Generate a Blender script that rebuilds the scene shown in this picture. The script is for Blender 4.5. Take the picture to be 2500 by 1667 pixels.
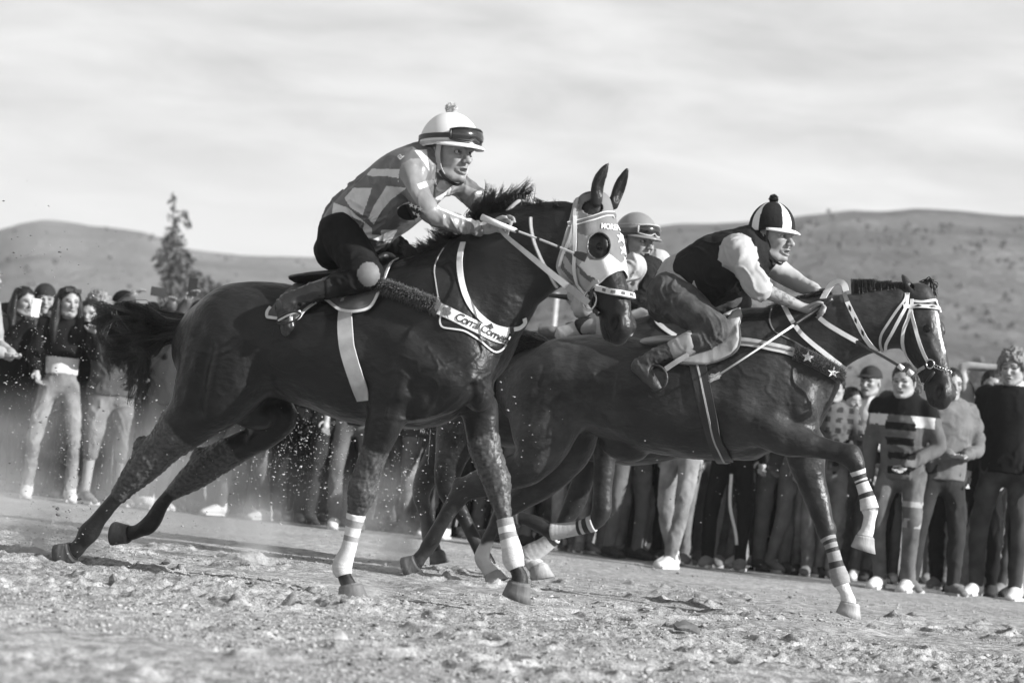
import bpy, bmesh, math, random, time
import numpy as np
from mathutils import Vector, Matrix
from mathutils.bvhtree import BVHTree

T0 = time.time()
random.seed(7)
rng = np.random.default_rng(7)
sc = bpy.context.scene
for _o in list(bpy.data.objects):
    bpy.data.objects.remove(_o)
COL = sc.collection

# ------------------------------------------------------------------ camera
CW, CH = 2500.0, 1667.0
FPX = 5421.0                       # focal length in pixels of the 2500 px frame (78 mm on 36 mm)
CAM_H = 0.61
PITCH = math.radians(3.28)
ROLL = math.radians(5.6)
CAM = np.array([0.0, 0.0, CAM_H])
FWD = np.array([0.0, math.cos(PITCH), math.sin(PITCH)])
_r0 = np.array([1.0, 0.0, 0.0]); _u0 = np.array([0.0, -math.sin(PITCH), math.cos(PITCH)])
RGT = math.cos(ROLL) * _r0 + math.sin(ROLL) * _u0
UPV = -math.sin(ROLL) * _r0 + math.cos(ROLL) * _u0
cd = bpy.data.cameras.new('camera'); cam = bpy.data.objects.new('camera', cd); COL.objects.link(cam)
cam.matrix_world = Matrix(((RGT[0], UPV[0], -FWD[0], CAM[0]), (RGT[1], UPV[1], -FWD[1], CAM[1]),
                           (RGT[2], UPV[2], -FWD[2], CAM[2]), (0, 0, 0, 1)))
cd.sensor_width = 36.0; cd.lens = 36.0 * FPX / CW
cd.clip_start = 0.1; cd.clip_end = 9000
cd.dof.use_dof = True; cd.dof.focus_distance = 10.5; cd.dof.aperture_fstop = 3.1
sc.camera = cam

# ------------------------------------------------------------------ world, sun, exposure
SUN_EL, SUN_AZ = math.radians(26), math.radians(27)   # azimuth measured from +X towards the camera
SUN_DIR = np.array([math.cos(SUN_EL) * math.cos(SUN_AZ), -math.cos(SUN_EL) * math.sin(SUN_AZ), math.sin(SUN_EL)])
w = bpy.data.worlds.new('World'); sc.world = w; w.use_nodes = True
nt = w.node_tree; nt.nodes.clear()
def wn(t, **k):
    n = nt.nodes.new(t)
    for a, b in k.items(): setattr(n, a, b)
    return n
out = wn('ShaderNodeOutputWorld'); bg = wn('ShaderNodeBackground'); sky = wn('ShaderNodeTexSky')
sky.sky_type = 'NISHITA'; sky.sun_disc = False; sky.sun_elevation = SUN_EL
sky.sun_rotation = math.atan2(SUN_DIR[0], SUN_DIR[1])
sky.dust_density = 1.5
bw = wn('ShaderNodeRGBToBW'); nt.links.new(sky.outputs[0], bw.inputs[0])
tc = wn('ShaderNodeTexCoord'); sep = wn('ShaderNodeSeparateXYZ'); nt.links.new(tc.outputs['Generated'], sep.inputs[0])
zz = wn('ShaderNodeMath', operation='ABSOLUTE'); nt.links.new(sep.outputs[2], zz.inputs[0])
za = wn('ShaderNodeMath', operation='ADD'); nt.links.new(zz.outputs[0], za.inputs[0]); za.inputs[1].default_value = 0.16
dx = wn('ShaderNodeMath', operation='DIVIDE'); nt.links.new(sep.outputs[0], dx.inputs[0]); nt.links.new(za.outputs[0], dx.inputs[1])
dy = wn('ShaderNodeMath', operation='DIVIDE'); nt.links.new(sep.outputs[1], dy.inputs[0]); nt.links.new(za.outputs[0], dy.inputs[1])
cb = wn('ShaderNodeCombineXYZ'); nt.links.new(dx.outputs[0], cb.inputs[0]); nt.links.new(dy.outputs[0], cb.inputs[1])
mp = wn('ShaderNodeMapping'); nt.links.new(cb.outputs[0], mp.inputs[0])
mp.inputs['Rotation'].default_value = (0, 0, math.radians(28)); mp.inputs['Scale'].default_value = (1.2, 1.65, 1)
n1 = wn('ShaderNodeTexNoise'); nt.links.new(mp.outputs[0], n1.inputs['Vector'])
n1.inputs['Scale'].default_value = 2.6; n1.inputs['Detail'].default_value = 10; n1.inputs['Roughness'].default_value = 0.60; n1.inputs['Distortion'].default_value = 0.35
r1 = wn('ShaderNodeMapRange'); nt.links.new(n1.outputs['Fac'], r1.inputs['Value'])
r1.inputs['From Min'].default_value = 0.30; r1.inputs['From Max'].default_value = 0.70
SKY_LO, SKY_HI = 3.7, 5.9
r1.inputs['To Min'].default_value = SKY_LO; r1.inputs['To Max'].default_value = SKY_HI
# thin overcast that gets brighter towards the horizon
hz = wn('ShaderNodeMapRange'); nt.links.new(zz.outputs[0], hz.inputs['Value'])
hz.inputs['From Min'].default_value = 0.06; hz.inputs['From Max'].default_value = 0.16
hz.inputs['To Min'].default_value = 1.0; hz.inputs['To Max'].default_value = 0.0
mxh = wn('ShaderNodeMix', data_type='FLOAT'); nt.links.new(hz.outputs[0], mxh.inputs[0])
nt.links.new(r1.outputs[0], mxh.inputs[2]); mxh.inputs[3].default_value = 5.5
mxs = wn('ShaderNodeMix', data_type='FLOAT')
veil = wn('ShaderNodeMapRange'); nt.links.new(zz.outputs[0], veil.inputs['Value'])     # the cloud veil thins out overhead
for _k, _v in (('From Min', .18), ('From Max', .75), ('To Min', .9), ('To Max', .35)): veil.inputs[_k].default_value = _v
nt.links.new(veil.outputs[0], mxs.inputs[0])
nt.links.new(bw.outputs[0], mxs.inputs[2]); nt.links.new(mxh.outputs[0], mxs.inputs[3])
nt.links.new(mxs.outputs[0], bg.inputs['Color']); bg.inputs['Strength'].default_value = 0.08
nt.links.new(bg.outputs[0], out.inputs['Surface'])

sl = bpy.data.lights.new('sun', 'SUN'); so = bpy.data.objects.new('sun', sl); COL.objects.link(so)
sl.energy = 5.0; sl.angle = math.radians(0.53); sl.color = (1.0, 1.0, 1.0)
so.rotation_euler = Vector(SUN_DIR).to_track_quat('Z', 'Y').to_euler(); so.location = (8, -4, 9)
vs = sc.view_settings
vs.view_transform = 'Standard'; vs.look = 'None'; vs.gamma = 1.0; vs.use_curve_mapping = False; vs.exposure = 1.0
cy = sc.cycles
try:
    cy.use_denoising = True; cy.denoiser = 'OPENIMAGEDENOISE'
except Exception: pass
cy.max_bounces = 6; cy.diffuse_bounces = 3; cy.glossy_bounces = 3; cy.transmission_bounces = 4; cy.volume_bounces = 1
cy.transparent_max_bounces = 12
cy.volume_step_rate = 1.0; cy.volume_max_steps = 128
cy.sample_clamp_indirect = 4.0

# ------------------------------------------------------------------ pixels <-> world
def ray(u, v):
    return FWD + RGT * ((u - CW / 2) / FPX) - UPV * ((v - CH / 2) / FPX)
def proj(P):
    d = np.atleast_2d(P) - CAM
    z = d @ FWD
    return np.stack([CW / 2 + FPX * (d @ RGT) / z, CH / 2 - FPX * (d @ UPV) / z], -1)
def at_depth(u, v, D):
    return CAM + ray(u, v) * D
def on_ground(u, v, z=0.0):
    r = ray(u, v); t = (z - CAM[2]) / r[2]
    return CAM + r * t

# zoom windows in which coordinates below were read (x0, y0, pixels per source pixel)
class Zm:
    def __init__(s, x0, y0, k): s.x0, s.y0, s.k = x0, y0, k
    def __call__(s, x, y): return (s.x0 + x / s.k, s.y0 + y / s.k)
    def L(s, rows):           # rows (x, y, half width, lateral...) -> source pixels
        return [(s.x0 + r[0] / s.k, s.y0 + r[1] / s.k, r[2] / s.k) + tuple(r[3:]) for r in rows]
    def P(s, rows): return [(s.x0 + r[0] / s.k, s.y0 + r[1] / s.k) + tuple(r[2:]) for r in rows]
zS = Zm(0, 0, 0.9408); zA = Zm(600, 240, 2.24); zB = Zm(1200, 380, 3.136); zC = Zm(200, 640, 1.96)
zD = Zm(750, 840, 2.375); zE = Zm(1480, 440, 2.8); zF = Zm(2000, 640, 3.92); zG = Zm(1900, 1000, 2.9035)
zH = Zm(0, 660, 2.529); zI = Zm(1200, 780, 2.24); zJ = Zm(60, 1100, 4.48); zK = Zm(2000, 840, 2.45)
zL = Zm(680, 960, 3.7935); zM = Zm(1020, 250, 7.127); zN = Zm(0, 420, 2.94); zO = Zm(1500, 460, 2.352); zQ = Zm(1820, 470, 7.84)

# ------------------------------------------------------------------ noise
def _h(i, j, k, seed):
    n = (i.astype(np.int64) * 374761393 + j.astype(np.int64) * 668265263 + k.astype(np.int64) * 2147483647 + seed * 974634777) & 0xffffffff
    n = ((n ^ (n >> 13)) * 1274126177) & 0xffffffff
    n = (n ^ (n >> 16)) & 0xffff
    return n.astype(np.float32) / 65535.0
def vnoise(P, seed=0):
    P = np.asarray(P, np.float32)
    i = np.floor(P).astype(np.int64); f = P - i; f = f * f * (3 - 2 * f)
    o = np.zeros(len(P), np.float32)
    for a in (0, 1):
        for b in (0, 1):
            for c in (0, 1):
                wgt = (f[:, 0] if a else 1 - f[:, 0]) * (f[:, 1] if b else 1 - f[:, 1]) * (f[:, 2] if c else 1 - f[:, 2])
                o += wgt * _h(i[:, 0] + a, i[:, 1] + b, i[:, 2] + c, seed)
    return o * 2 - 1
def fbm(P, octv=4, seed=0, gain=0.5):
    P = np.asarray(P, np.float32); o = np.zeros(len(P), np.float32); a = 1.0; t = 0
    for k in range(octv):
        o += a * vnoise(P * (2.03 ** k) + 17.3 * k, seed + k); t += a; a *= gain
    return o / t

# ------------------------------------------------------------------ splines
def cr(pts, n):
    """Catmull-Rom through rows of pts, n samples per span."""
    P = np.asarray(pts, float)
    if len(P) < 3:
        t = np.linspace(0, 1, n + 1)[:, None]; return P[0] * (1 - t) + P[-1] * t
    Q = np.vstack([2 * P[0] - P[1], P, 2 * P[-1] - P[-2]]); o = []
    for i in range(len(P) - 1):
        p0, p1, p2, p3 = Q[i:i + 4]
        for t in np.arange(n) / n:
            o.append(0.5 * ((2 * p1) + (-p0 + p2) * t + (2 * p0 - 5 * p1 + 4 * p2 - p3) * t * t + (-p0 + 3 * p1 - 3 * p2 + p3) * t ** 3))
    o.append(P[-1]); return np.array(o)
def nrm(v):
    v = np.asarray(v, float); return v / (np.linalg.norm(v) + 1e-12)

# ------------------------------------------------------------------ signed distance fields
class Field:
    def __init__(s, lo, hi, vox):
        s.lo = np.asarray(lo, float); s.vox = vox
        s.n = np.maximum(4, np.ceil((np.asarray(hi, float) - s.lo) / vox).astype(int) + 1)
        s.F = np.full(s.n, 9.0, np.float32)
        s.ax = [(s.lo[i] + np.arange(s.n[i]) * vox).astype(np.float32) for i in range(3)]
    def box(s, lo, hi):
        a = np.clip(np.floor((np.asarray(lo) - s.lo) / s.vox).astype(int), 0, s.n)
        b = np.clip(np.ceil((np.asarray(hi) - s.lo) / s.vox).astype(int) + 1, 0, s.n)
        return tuple(slice(int(a[i]), int(b[i])) for i in range(3))
    def coords(s, sl):
        return s.ax[0][sl[0]][:, None, None], s.ax[1][sl[1]][None, :, None], s.ax[2][sl[2]][None, None, :]
    def merge(s, sl, d, k, sub=False):
        a = s.F[sl]
        if a.size == 0: return
        if sub:
            if k <= 0: s.F[sl] = np.maximum(a, -d); return
            h = np.clip(0.5 - 0.5 * (a + d) / k, 0, 1); s.F[sl] = a * (1 - h) - d * h + k * h * (1 - h); return
        if k <= 0: s.F[sl] = np.minimum(a, d); return
        h = np.clip(0.5 + 0.5 * (d - a) / k, 0, 1); s.F[sl] = d * (1 - h) + a * h - k * h * (1 - h)
    def chain(s, pts, ru, rv, u, k=0.03, sub=False, n=6, smooth=True):
        """tube through pts with half widths ru along axis u and rv across it"""
        P = np.asarray(pts, float); ru = np.broadcast_to(np.asarray(ru, float), (len(P),)); rv = np.broadcast_to(np.asarray(rv, float), (len(P),))
        U = np.asarray(u, float)
        U = np.broadcast_to(U, (len(P), 3))
        A = np.hstack([P, ru[:, None], rv[:, None], U])
        if smooth and len(P) > 2: A = cr(A, n)
        m = max(k, 0) + 2.5 * s.vox
        R = np.maximum(A[:, 3], A[:, 4]).max()
        sl = s.box(A[:, :3].min(0) - R - m, A[:, :3].max(0) + R + m)
        sh = s.F[sl].shape
        if 0 in sh: return
        D = np.full(sh, 9.0, np.float32); off = [q.start for q in sl]
        for i in range(len(A) - 1):
            a, b = A[i, :3], A[i + 1, :3]; ab = b - a; L2 = float(ab @ ab) + 1e-12; w_ = ab / math.sqrt(L2)
            uu = (A[i, 5:8] + A[i + 1, 5:8]) * 0.5
            uu = uu - w_ * (uu @ w_); uu = nrm(uu) if np.linalg.norm(uu) > 1e-6 else nrm(np.cross(w_, [0.3, 0.5, 0.8])); vv = np.cross(w_, uu)
            r = max(A[i, 3], A[i, 4], A[i + 1, 3], A[i + 1, 4])
            q = s.box(np.minimum(a, b) - r - m, np.maximum(a, b) + r + m)
            x, y, z = s.coords(q)
            if 0 in (x.size, y.size, z.size): continue
            px, py, pz = x - np.float32(a[0]), y - np.float32(a[1]), z - np.float32(a[2])
            t = (px * np.float32(ab[0]) + py * np.float32(ab[1]) + pz * np.float32(ab[2])) / np.float32(L2)
            tc_ = np.clip(t, 0, 1)
            du = px * np.float32(uu[0]) + py * np.float32(uu[1]) + pz * np.float32(uu[2])
            dv = px * np.float32(vv[0]) + py * np.float32(vv[1]) + pz * np.float32(vv[2])
            dw = (t - tc_) * np.float32(math.sqrt(L2))
            a_ = A[i, 3] + (A[i + 1, 3] - A[i, 3]) * tc_; b_ = A[i, 4] + (A[i + 1, 4] - A[i, 4]) * tc_
            a_ = np.maximum(a_, 1e-4); b_ = np.maximum(b_, 1e-4); c_ = np.minimum(a_, b_)
            e1, e2, e3 = du / a_, dv / b_, dw / c_
            k0 = np.sqrt(e1 * e1 + e2 * e2 + e3 * e3); e1 /= a_; e2 /= b_; e3 /= c_
            k1 = np.sqrt(e1 * e1 + e2 * e2 + e3 * e3) + 1e-6
            d = (k0 * (k0 - 1) / k1)
            loc = tuple(slice(q[j].start - off[j], q[j].stop - off[j]) for j in range(3))
            D[loc] = np.minimum(D[loc], d)
        s.merge(sl, D, k, sub)
    def ell(s, c, r, axes=None, k=0.03, sub=False):
        c = np.asarray(c, float); r = np.broadcast_to(np.asarray(r, float), (3,))
        M = np.eye(3) if axes is None else np.array([nrm(q) for q in axes])
        m = max(k, 0) + 2.5 * s.vox
        e = np.sqrt(((M * r[:, None]) ** 2).sum(0)) + m
        sl = s.box(c - e, c + e); x, y, z = s.coords(sl)
        if 0 in (x.size, y.size, z.size): return
        p = (x - np.float32(c[0]), y - np.float32(c[1]), z - np.float32(c[2]))
        k0 = 0; k1 = 0
        for i in range(3):
            q = (p[0] * np.float32(M[i, 0]) + p[1] * np.float32(M[i, 1]) + p[2] * np.float32(M[i, 2])) / np.float32(r[i])
            k0 = k0 + q * q; k1 = k1 + (q / np.float32(r[i])) ** 2
        k0 = np.sqrt(k0); k1 = np.sqrt(k1) + 1e-6
        s.merge(sl, k0 * (k0 - 1) / k1, k, sub)
    def halfspace(s, c, nv, k=0.0):
        """remove everything on the side nv points to"""
        x, y, z = s.ax[0][:, None, None], s.ax[1][None, :, None], s.ax[2][None, None, :]
        d = (x - c[0]) * nv[0] + (y - c[1]) * nv[1] + (z - c[2]) * nv[2]
        s.F = np.maximum(s.F, d.astype(np.float32))
    def mesh(s, iso=0.0):
        F = s.F - np.float32(iso); F[F == 0] = 1e-6
        S = F < 0
        S[0] = S[-1] = False; S[:, 0] = S[:, -1] = False; S[:, :, 0] = S[:, :, -1] = False
        F = np.where(S, np.minimum(F, -1e-6), np.maximum(F, 1e-6))
        n = np.array(S.shape) - 1
        cnt = np.zeros(n, np.uint8)
        corners = [(a, b, c) for a in (0, 1) for b in (0, 1) for c in (0, 1)]
        for a, b, c in corners: cnt += S[a:a + n[0], b:b + n[1], c:c + n[2]]
        act = np.argwhere((cnt > 0) & (cnt < 8))
        if len(act) == 0: return np.zeros((0, 3)), np.zeros((0, 4), int)
        idx = np.full(n, -1, np.int32); idx[act[:, 0], act[:, 1], act[:, 2]] = np.arange(len(act))
        V = np.stack([F[act[:, 0] + a, act[:, 1] + b, act[:, 2] + c] for a, b, c in corners], 1)
        acc = np.zeros((len(act), 3)); num = np.zeros(len(act))
        C = np.array(corners, float)
        for i in range(8):
            for j in range(i + 1, 8):
                if np.abs(C[i] - C[j]).sum() != 1: continue
                x = (V[:, i] < 0) != (V[:, j] < 0)
                t = V[:, i] / (V[:, i] - V[:, j] + 1e-20); t = np.where(x, t, 0)
                acc += np.where(x[:, None], C[i] + t[:, None] * (C[j] - C[i]), 0); num += x
        pos = s.lo + (act + acc / num[:, None]) * s.vox
        faces = []
        for ax in range(3):
            o1, o2 = (ax + 1) % 3, (ax + 2) % 3
            a = [slice(None)] * 3; b = [slice(None)] * 3
            a[ax] = slice(0, -1); b[ax] = slice(1, None)
            for q in (a, b): q[o1] = slice(1, -1); q[o2] = slice(1, -1)
            A_, B_ = S[tuple(a)], S[tuple(b)]
            e = np.argwhere(A_ != B_)
            if len(e) == 0: continue
            flip = A_[e[:, 0], e[:, 1], e[:, 2]]
            e = e.copy(); e[:, o1] += 1; e[:, o2] += 1
            def cell(d1, d2):
                q = e.copy(); q[:, o1] += d1; q[:, o2] += d2
                return idx[q[:, 0], q[:, 1], q[:, 2]]
            f = np.stack([cell(-1, -1), cell(0, -1), cell(0, 0), cell(-1, 0)], 1)
            f[~flip] = f[~flip][:, ::-1]
            faces.append(f)
        return pos, np.vstack(faces)

def join(parts):
    V, Fc, o = [], [], 0
    for v, f in parts:
        if len(v) == 0: continue
        V.append(np.asarray(v, float))
        for q in ([f] if isinstance(f, np.ndarray) else [f]):
            Fc.extend([tuple(int(i) + o for i in r) for r in q])
        o += len(v)
    return (np.vstack(V) if V else np.zeros((0, 3))), Fc

# ------------------------------------------------------------------ objects
def mk(name, V, Fc, mats, parent=None, smooth=True, mi=None, attrs=None):
    me = bpy.data.meshes.new(name)
    V = np.asarray(V, np.float32)
    if isinstance(Fc, np.ndarray) and Fc.ndim == 2 and len(Fc):
        k = Fc.shape[1]; m = len(Fc)
        me.vertices.add(len(V)); me.vertices.foreach_set('co', V.ravel())
        me.loops.add(m * k); me.loops.foreach_set('vertex_index', np.ascontiguousarray(Fc, np.int32).ravel())
        me.polygons.add(m); me.polygons.foreach_set('loop_start', np.arange(0, m * k, k, dtype=np.int32))
    else:
        me.from_pydata([tuple(map(float, v)) for v in V], [], [tuple(int(i) for i in f) for f in Fc])
    if not isinstance(mats, (list, tuple)): mats = [mats]
    for m_ in mats: me.materials.append(m_)
    me.update(calc_edges=True); me.validate()
    if smooth: me.polygons.foreach_set('use_smooth', np.ones(len(me.polygons), bool))
    if mi is not None and len(mi) == len(me.polygons): me.polygons.foreach_set('material_index', np.asarray(mi, np.int32))
    if attrs:
        for an, av in attrs.items():
            at = me.attributes.new(an, 'FLOAT', 'POINT')
            if len(at.data) == len(av): at.data.foreach_set('value', np.asarray(av, np.float32))
    o = bpy.data.objects.new(name, me); COL.objects.link(o)
    if parent is not None: o.parent = parent
    return o
def tag(o, label=None, cat=None, group=None, kind=None):
    if label: o['label'] = label
    if cat: o['category'] = cat
    if group: o['group'] = group
    if kind: o['kind'] = kind
    return o
def empty(name, loc=(0, 0, 0), rz=0.0, parent=None):
    o = bpy.data.objects.new(name, None); COL.objects.link(o); o.location = loc; o.rotation_euler = (0, 0, rz)
    o.empty_display_size = 0.1
    if parent is not None: o.parent = parent
    return o
def vnormals(V, Fc):
    Fc = np.asarray(Fc); a = V[Fc[:, 0]]; b = V[Fc[:, 1]]; c = V[Fc[:, 2]]
    fn = np.cross(V[Fc[:, 2]] - a, V[Fc[:, -1]] - b)
    N = np.zeros_like(V)
    for i in range(Fc.shape[1]): np.add.at(N, Fc[:, i], fn)
    return N / (np.linalg.norm(N, axis=1, keepdims=True) + 1e-12)

# ------------------------------------------------------------------ simple shapes (verts, faces)
def tube(pts, r, seg=8, cap=True, flat=1.0, side=None):
    P = np.asarray(pts, float); n = len(P); r = np.broadcast_to(np.asarray(r, float), (n,))
    T = np.gradient(P, axis=0); T /= np.linalg.norm(T, axis=1, keepdims=True) + 1e-12
    ref = np.array([0.31, 0.52, 0.8]) if side is None else np.asarray(side, float)
    V = []; 
    for i in range(n):
        a = ref - T[i] * (ref @ T[i]); a = nrm(a); b = np.cross(T[i], a); ref = a if side is None else ref
        for k in range(seg):
            th = 2 * math.pi * k / seg
            V.append(P[i] + r[i] * (math.cos(th) * a + flat * math.sin(th) * b))
    F = []
    for i in range(n - 1):
        for k in range(seg):
            k2 = (k + 1) % seg
            F.append((i * seg + k, i * seg + k2, (i + 1) * seg + k2, (i + 1) * seg + k))
    if cap:
        F.append(tuple(range(seg - 1, -1, -1))); F.append(tuple((n - 1) * seg + k for k in range(seg)))
    return np.array(V), F
def boxm(c, s, M=None):
    c = np.asarray(c, float); s = np.asarray(s, float) / 2
    M = np.eye(3) if M is None else np.asarray(M)
    V = np.array([(a, b, d) for a in (-1, 1) for b in (-1, 1) for d in (-1, 1)], float) * s
    return V @ M + c, [(0, 1, 3, 2), (4, 6, 7, 5), (0, 4, 5, 1), (2, 3, 7, 6), (0, 2, 6, 4), (1, 5, 7, 3)]
def uvs(c, r, seg=12, rings=8, M=None):
    V, F = [], []
    r = np.broadcast_to(np.asarray(r, float), (3,))
    V.append((0, 0, 1))
    for i in range(1, rings):
        ph = math.pi * i / rings
        for k in range(seg):
            th = 2 * math.pi * k / seg; V.append((math.sin(ph) * math.cos(th), math.sin(ph) * math.sin(th), math.cos(ph)))
    V.append((0, 0, -1)); V = np.array(V) * r
    if M is not None: V = V @ np.asarray(M)
    for k in range(seg): F.append((0, 1 + k, 1 + (k + 1) % seg))
    for i in range(rings - 2):
        for k in range(seg):
            a = 1 + i * seg + k; b = 1 + i * seg + (k + 1) % seg; F.append((a, a + seg, b + seg, b))
    e = 1 + (rings - 1) * seg
    for k in range(seg): F.append((e, e - seg + (k + 1) % seg, e - seg + k))
    return V + np.asarray(c, float), F
def ribbon(P, N, width, thick, closed=False):
    """flat strap along P, facing N"""
    P = np.asarray(P, float); N = np.asarray(N, float); n = len(P)
    width = np.broadcast_to(np.asarray(width, float), (n,))
    T = np.gradient(P, axis=0); T /= np.linalg.norm(T, axis=1, keepdims=True) + 1e-12
    V = []
    for i in range(n):
        nn = nrm(N[i] - T[i] * (N[i] @ T[i])); sd = np.cross(nn, T[i])
        h = width[i] / 2
        V += [P[i] - sd * h - nn * thick * .5, P[i] + sd * h - nn * thick * .5, P[i] + sd * h * .96 + nn * thick * .5, P[i] - sd * h * .96 + nn * thick * .5]
    F = []
    for i in range(n - 1):
        for k in range(4):
            k2 = (k + 1) % 4; F.append((i * 4 + k, i * 4 + k2, i * 4 + 4 + k2, i * 4 + 4 + k))
    F.append((3, 2, 1, 0)); F.append(tuple((n - 1) * 4 + k for k in range(4)))
    return np.array(V), F
def strands(starts, mids, r0, r1, seg=9):
    """list of control-point rows per strand -> one mesh of tapered three-sided hairs"""
    V, F, o = [], [], 0
    for cps in mids:
        P = cr(cps, max(2, int(round(seg / (len(cps) - 1)))))
        n = len(P); t = np.linspace(0, 1, n); rr = r0 * (1 - t) + r1 * t
        T = np.gradient(P, axis=0); T /= np.linalg.norm(T, axis=1, keepdims=True) + 1e-12
        a = np.cross(T, [0.2, 0.9, 0.35]); a /= np.linalg.norm(a, axis=1, keepdims=True) + 1e-12; b = np.cross(T, a)
        for k in range(3):
            th = 2.0944 * k; V.append(P + rr[:, None] * (math.cos(th) * a + math.sin(th) * b))
        for i in range(n - 1):
            for k in range(3):
                k2 = (k + 1) % 3
                F.append((o + k * n + i, o + k2 * n + i, o + k2 * n + i + 1, o + k * n + i + 1))
        o += 3 * n
    return np.vstack(V), np.array(F)

# ------------------------------------------------------------------ materials (neutral greys: the place is seen in black and white)
MATS = {}
def mat(name, base, rough=0.6, spec=0.5, var=0.15, vscale=8.0, bump=0.0, bscale=60.0, bdist=0.01, detail=4, metal=0.0, sheen=0.0,
        stretch=None, attr=None, attr2=None, wave=None, coat=0.0, fold=0.0, fscale=7.0, dust=0.0, rvar=0.0):
    """base grey with noise variation and bump; attr=(name, grey) blends another colour where that vertex mark is 1"""
    if name in MATS: return MATS[name]
    m = bpy.data.materials.new(name); m.use_nodes = True; t = m.node_tree; N = t.nodes; Lk = t.links
    b = N['Principled BSDF']; b.inputs['Roughness'].default_value = rough; b.inputs['Specular IOR Level'].default_value = spec; b.inputs['Metallic'].default_value = metal
    if sheen: b.inputs['Sheen Weight'].default_value = sheen
    if coat: b.inputs['Coat Weight'].default_value = coat; b.inputs['Coat Roughness'].default_value = 0.2
    co = N.new('ShaderNodeTexCoord'); src = co.outputs['Object']
    if stretch:
        mpg = N.new('ShaderNodeMapping'); mpg.inputs['Scale'].default_value = stretch; Lk.new(src, mpg.inputs[0]); src = mpg.outputs[0]
    nz = N.new('ShaderNodeTexNoise'); nz.inputs['Scale'].default_value = vscale; nz.inputs['Detail'].default_value = detail; Lk.new(src, nz.inputs['Vector'])
    mr = N.new('ShaderNodeMapRange'); Lk.new(nz.outputs['Fac'], mr.inputs['Value'])
    mr.inputs['From Min'].default_value = 0.3; mr.inputs['From Max'].default_value = 0.7
    mr.inputs['To Min'].default_value = base * (1 - var); mr.inputs['To Max'].default_value = base * (1 + var)
    cur = mr.outputs[0]
    for at in (attr, attr2):
        if at:
            an = N.new('ShaderNodeAttribute'); an.attribute_name = at[0]
            mx = N.new('ShaderNodeMix'); mx.data_type = 'FLOAT'; Lk.new(an.outputs['Fac'], mx.inputs[0]); Lk.new(cur, mx.inputs[2])
            if len(at) > 2:       # noisy second colour
                n2 = N.new('ShaderNodeTexNoise'); n2.inputs['Scale'].default_value = at[2]; n2.inputs['Detail'].default_value = 3; Lk.new(src, n2.inputs['Vector'])
                m2 = N.new('ShaderNodeMapRange'); Lk.new(n2.outputs['Fac'], m2.inputs['Value']); m2.inputs['From Min'].default_value = .35; m2.inputs['From Max'].default_value = .65
                m2.inputs['To Min'].default_value = at[1] * .6; m2.inputs['To Max'].default_value = at[1] * 1.4; Lk.new(m2.outputs[0], mx.inputs[3])
            else: mx.inputs[3].default_value = at[1]
            cur = mx.outputs[0]
    if dust:          # dried dust, sweat and mottled sheen painted in patches, broken up by fine speckle
        dn = N.new('ShaderNodeTexNoise'); dn.inputs['Scale'].default_value = 3.2; dn.inputs['Detail'].default_value = 8; dn.inputs['Roughness'].default_value = .68; Lk.new(src, dn.inputs['Vector'])
        dm_ = N.new('ShaderNodeMapRange'); Lk.new(dn.outputs['Fac'], dm_.inputs['Value']); dm_.inputs['From Min'].default_value = .50; dm_.inputs['From Max'].default_value = .74; dm_.inputs['To Max'].default_value = dust
        da = N.new('ShaderNodeMath'); da.operation = 'ADD'; Lk.new(cur, da.inputs[0]); Lk.new(dm_.outputs[0], da.inputs[1]); cur = da.outputs[0]
    if rvar:
        rn_ = N.new('ShaderNodeTexNoise'); rn_.inputs['Scale'].default_value = 5; rn_.inputs['Detail'].default_value = 6; Lk.new(src, rn_.inputs['Vector'])
        rm = N.new('ShaderNodeMapRange'); Lk.new(rn_.outputs['Fac'], rm.inputs['Value']); rm.inputs['From Min'].default_value = .35; rm.inputs['From Max'].default_value = .65; rm.inputs['To Min'].default_value = rough - rvar; rm.inputs['To Max'].default_value = rough + rvar; Lk.new(rm.outputs[0], b.inputs['Roughness'])
    Lk.new(cur, b.inputs['Base Color'])
    if bump:
        nb = N.new('ShaderNodeTexNoise'); nb.inputs['Scale'].default_value = bscale; nb.inputs['Detail'].default_value = 5; Lk.new(src, nb.inputs['Vector'])
        h = nb.outputs['Fac']
        if wave:
            wv = N.new('ShaderNodeTexWave'); wv.inputs['Scale'].default_value = wave; wv.inputs['Distortion'].default_value = 1.0; Lk.new(src, wv.inputs['Vector'])
            ad = N.new('ShaderNodeMath'); ad.operation = 'ADD'; Lk.new(h, ad.inputs[0]); Lk.new(wv.outputs['Fac'], ad.inputs[1]); h = ad.outputs[0]
        bp = N.new('ShaderNodeBump'); bp.inputs['Strength'].default_value = bump; bp.inputs['Distance'].default_value = bdist
        Lk.new(h, bp.inputs['Height']); Lk.new(bp.outputs[0], b.inputs['Normal'])
        if fold:      # long ridges: cloth folds, or veins and skin creases
            nf = N.new('ShaderNodeTexNoise'); nf.noise_type = 'RIDGED_MULTIFRACTAL'; nf.inputs['Scale'].default_value = fscale; nf.inputs['Detail'].default_value = 2; nf.inputs['Distortion'].default_value = .4
            mpf = N.new('ShaderNodeMapping'); mpf.inputs['Rotation'].default_value = (.4, .7, .3); mpf.inputs['Scale'].default_value = (1, 1, .45); Lk.new(co.outputs['Object'], mpf.inputs[0]); Lk.new(mpf.outputs[0], nf.inputs['Vector'])
            bf = N.new('ShaderNodeBump'); bf.inputs['Strength'].default_value = 1.0; bf.inputs['Distance'].default_value = fold; Lk.new(nf.outputs['Fac'], bf.inputs['Height']); Lk.new(bf.outputs[0], bp.inputs['Normal'])
    MATS[name] = m
    return m

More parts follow.
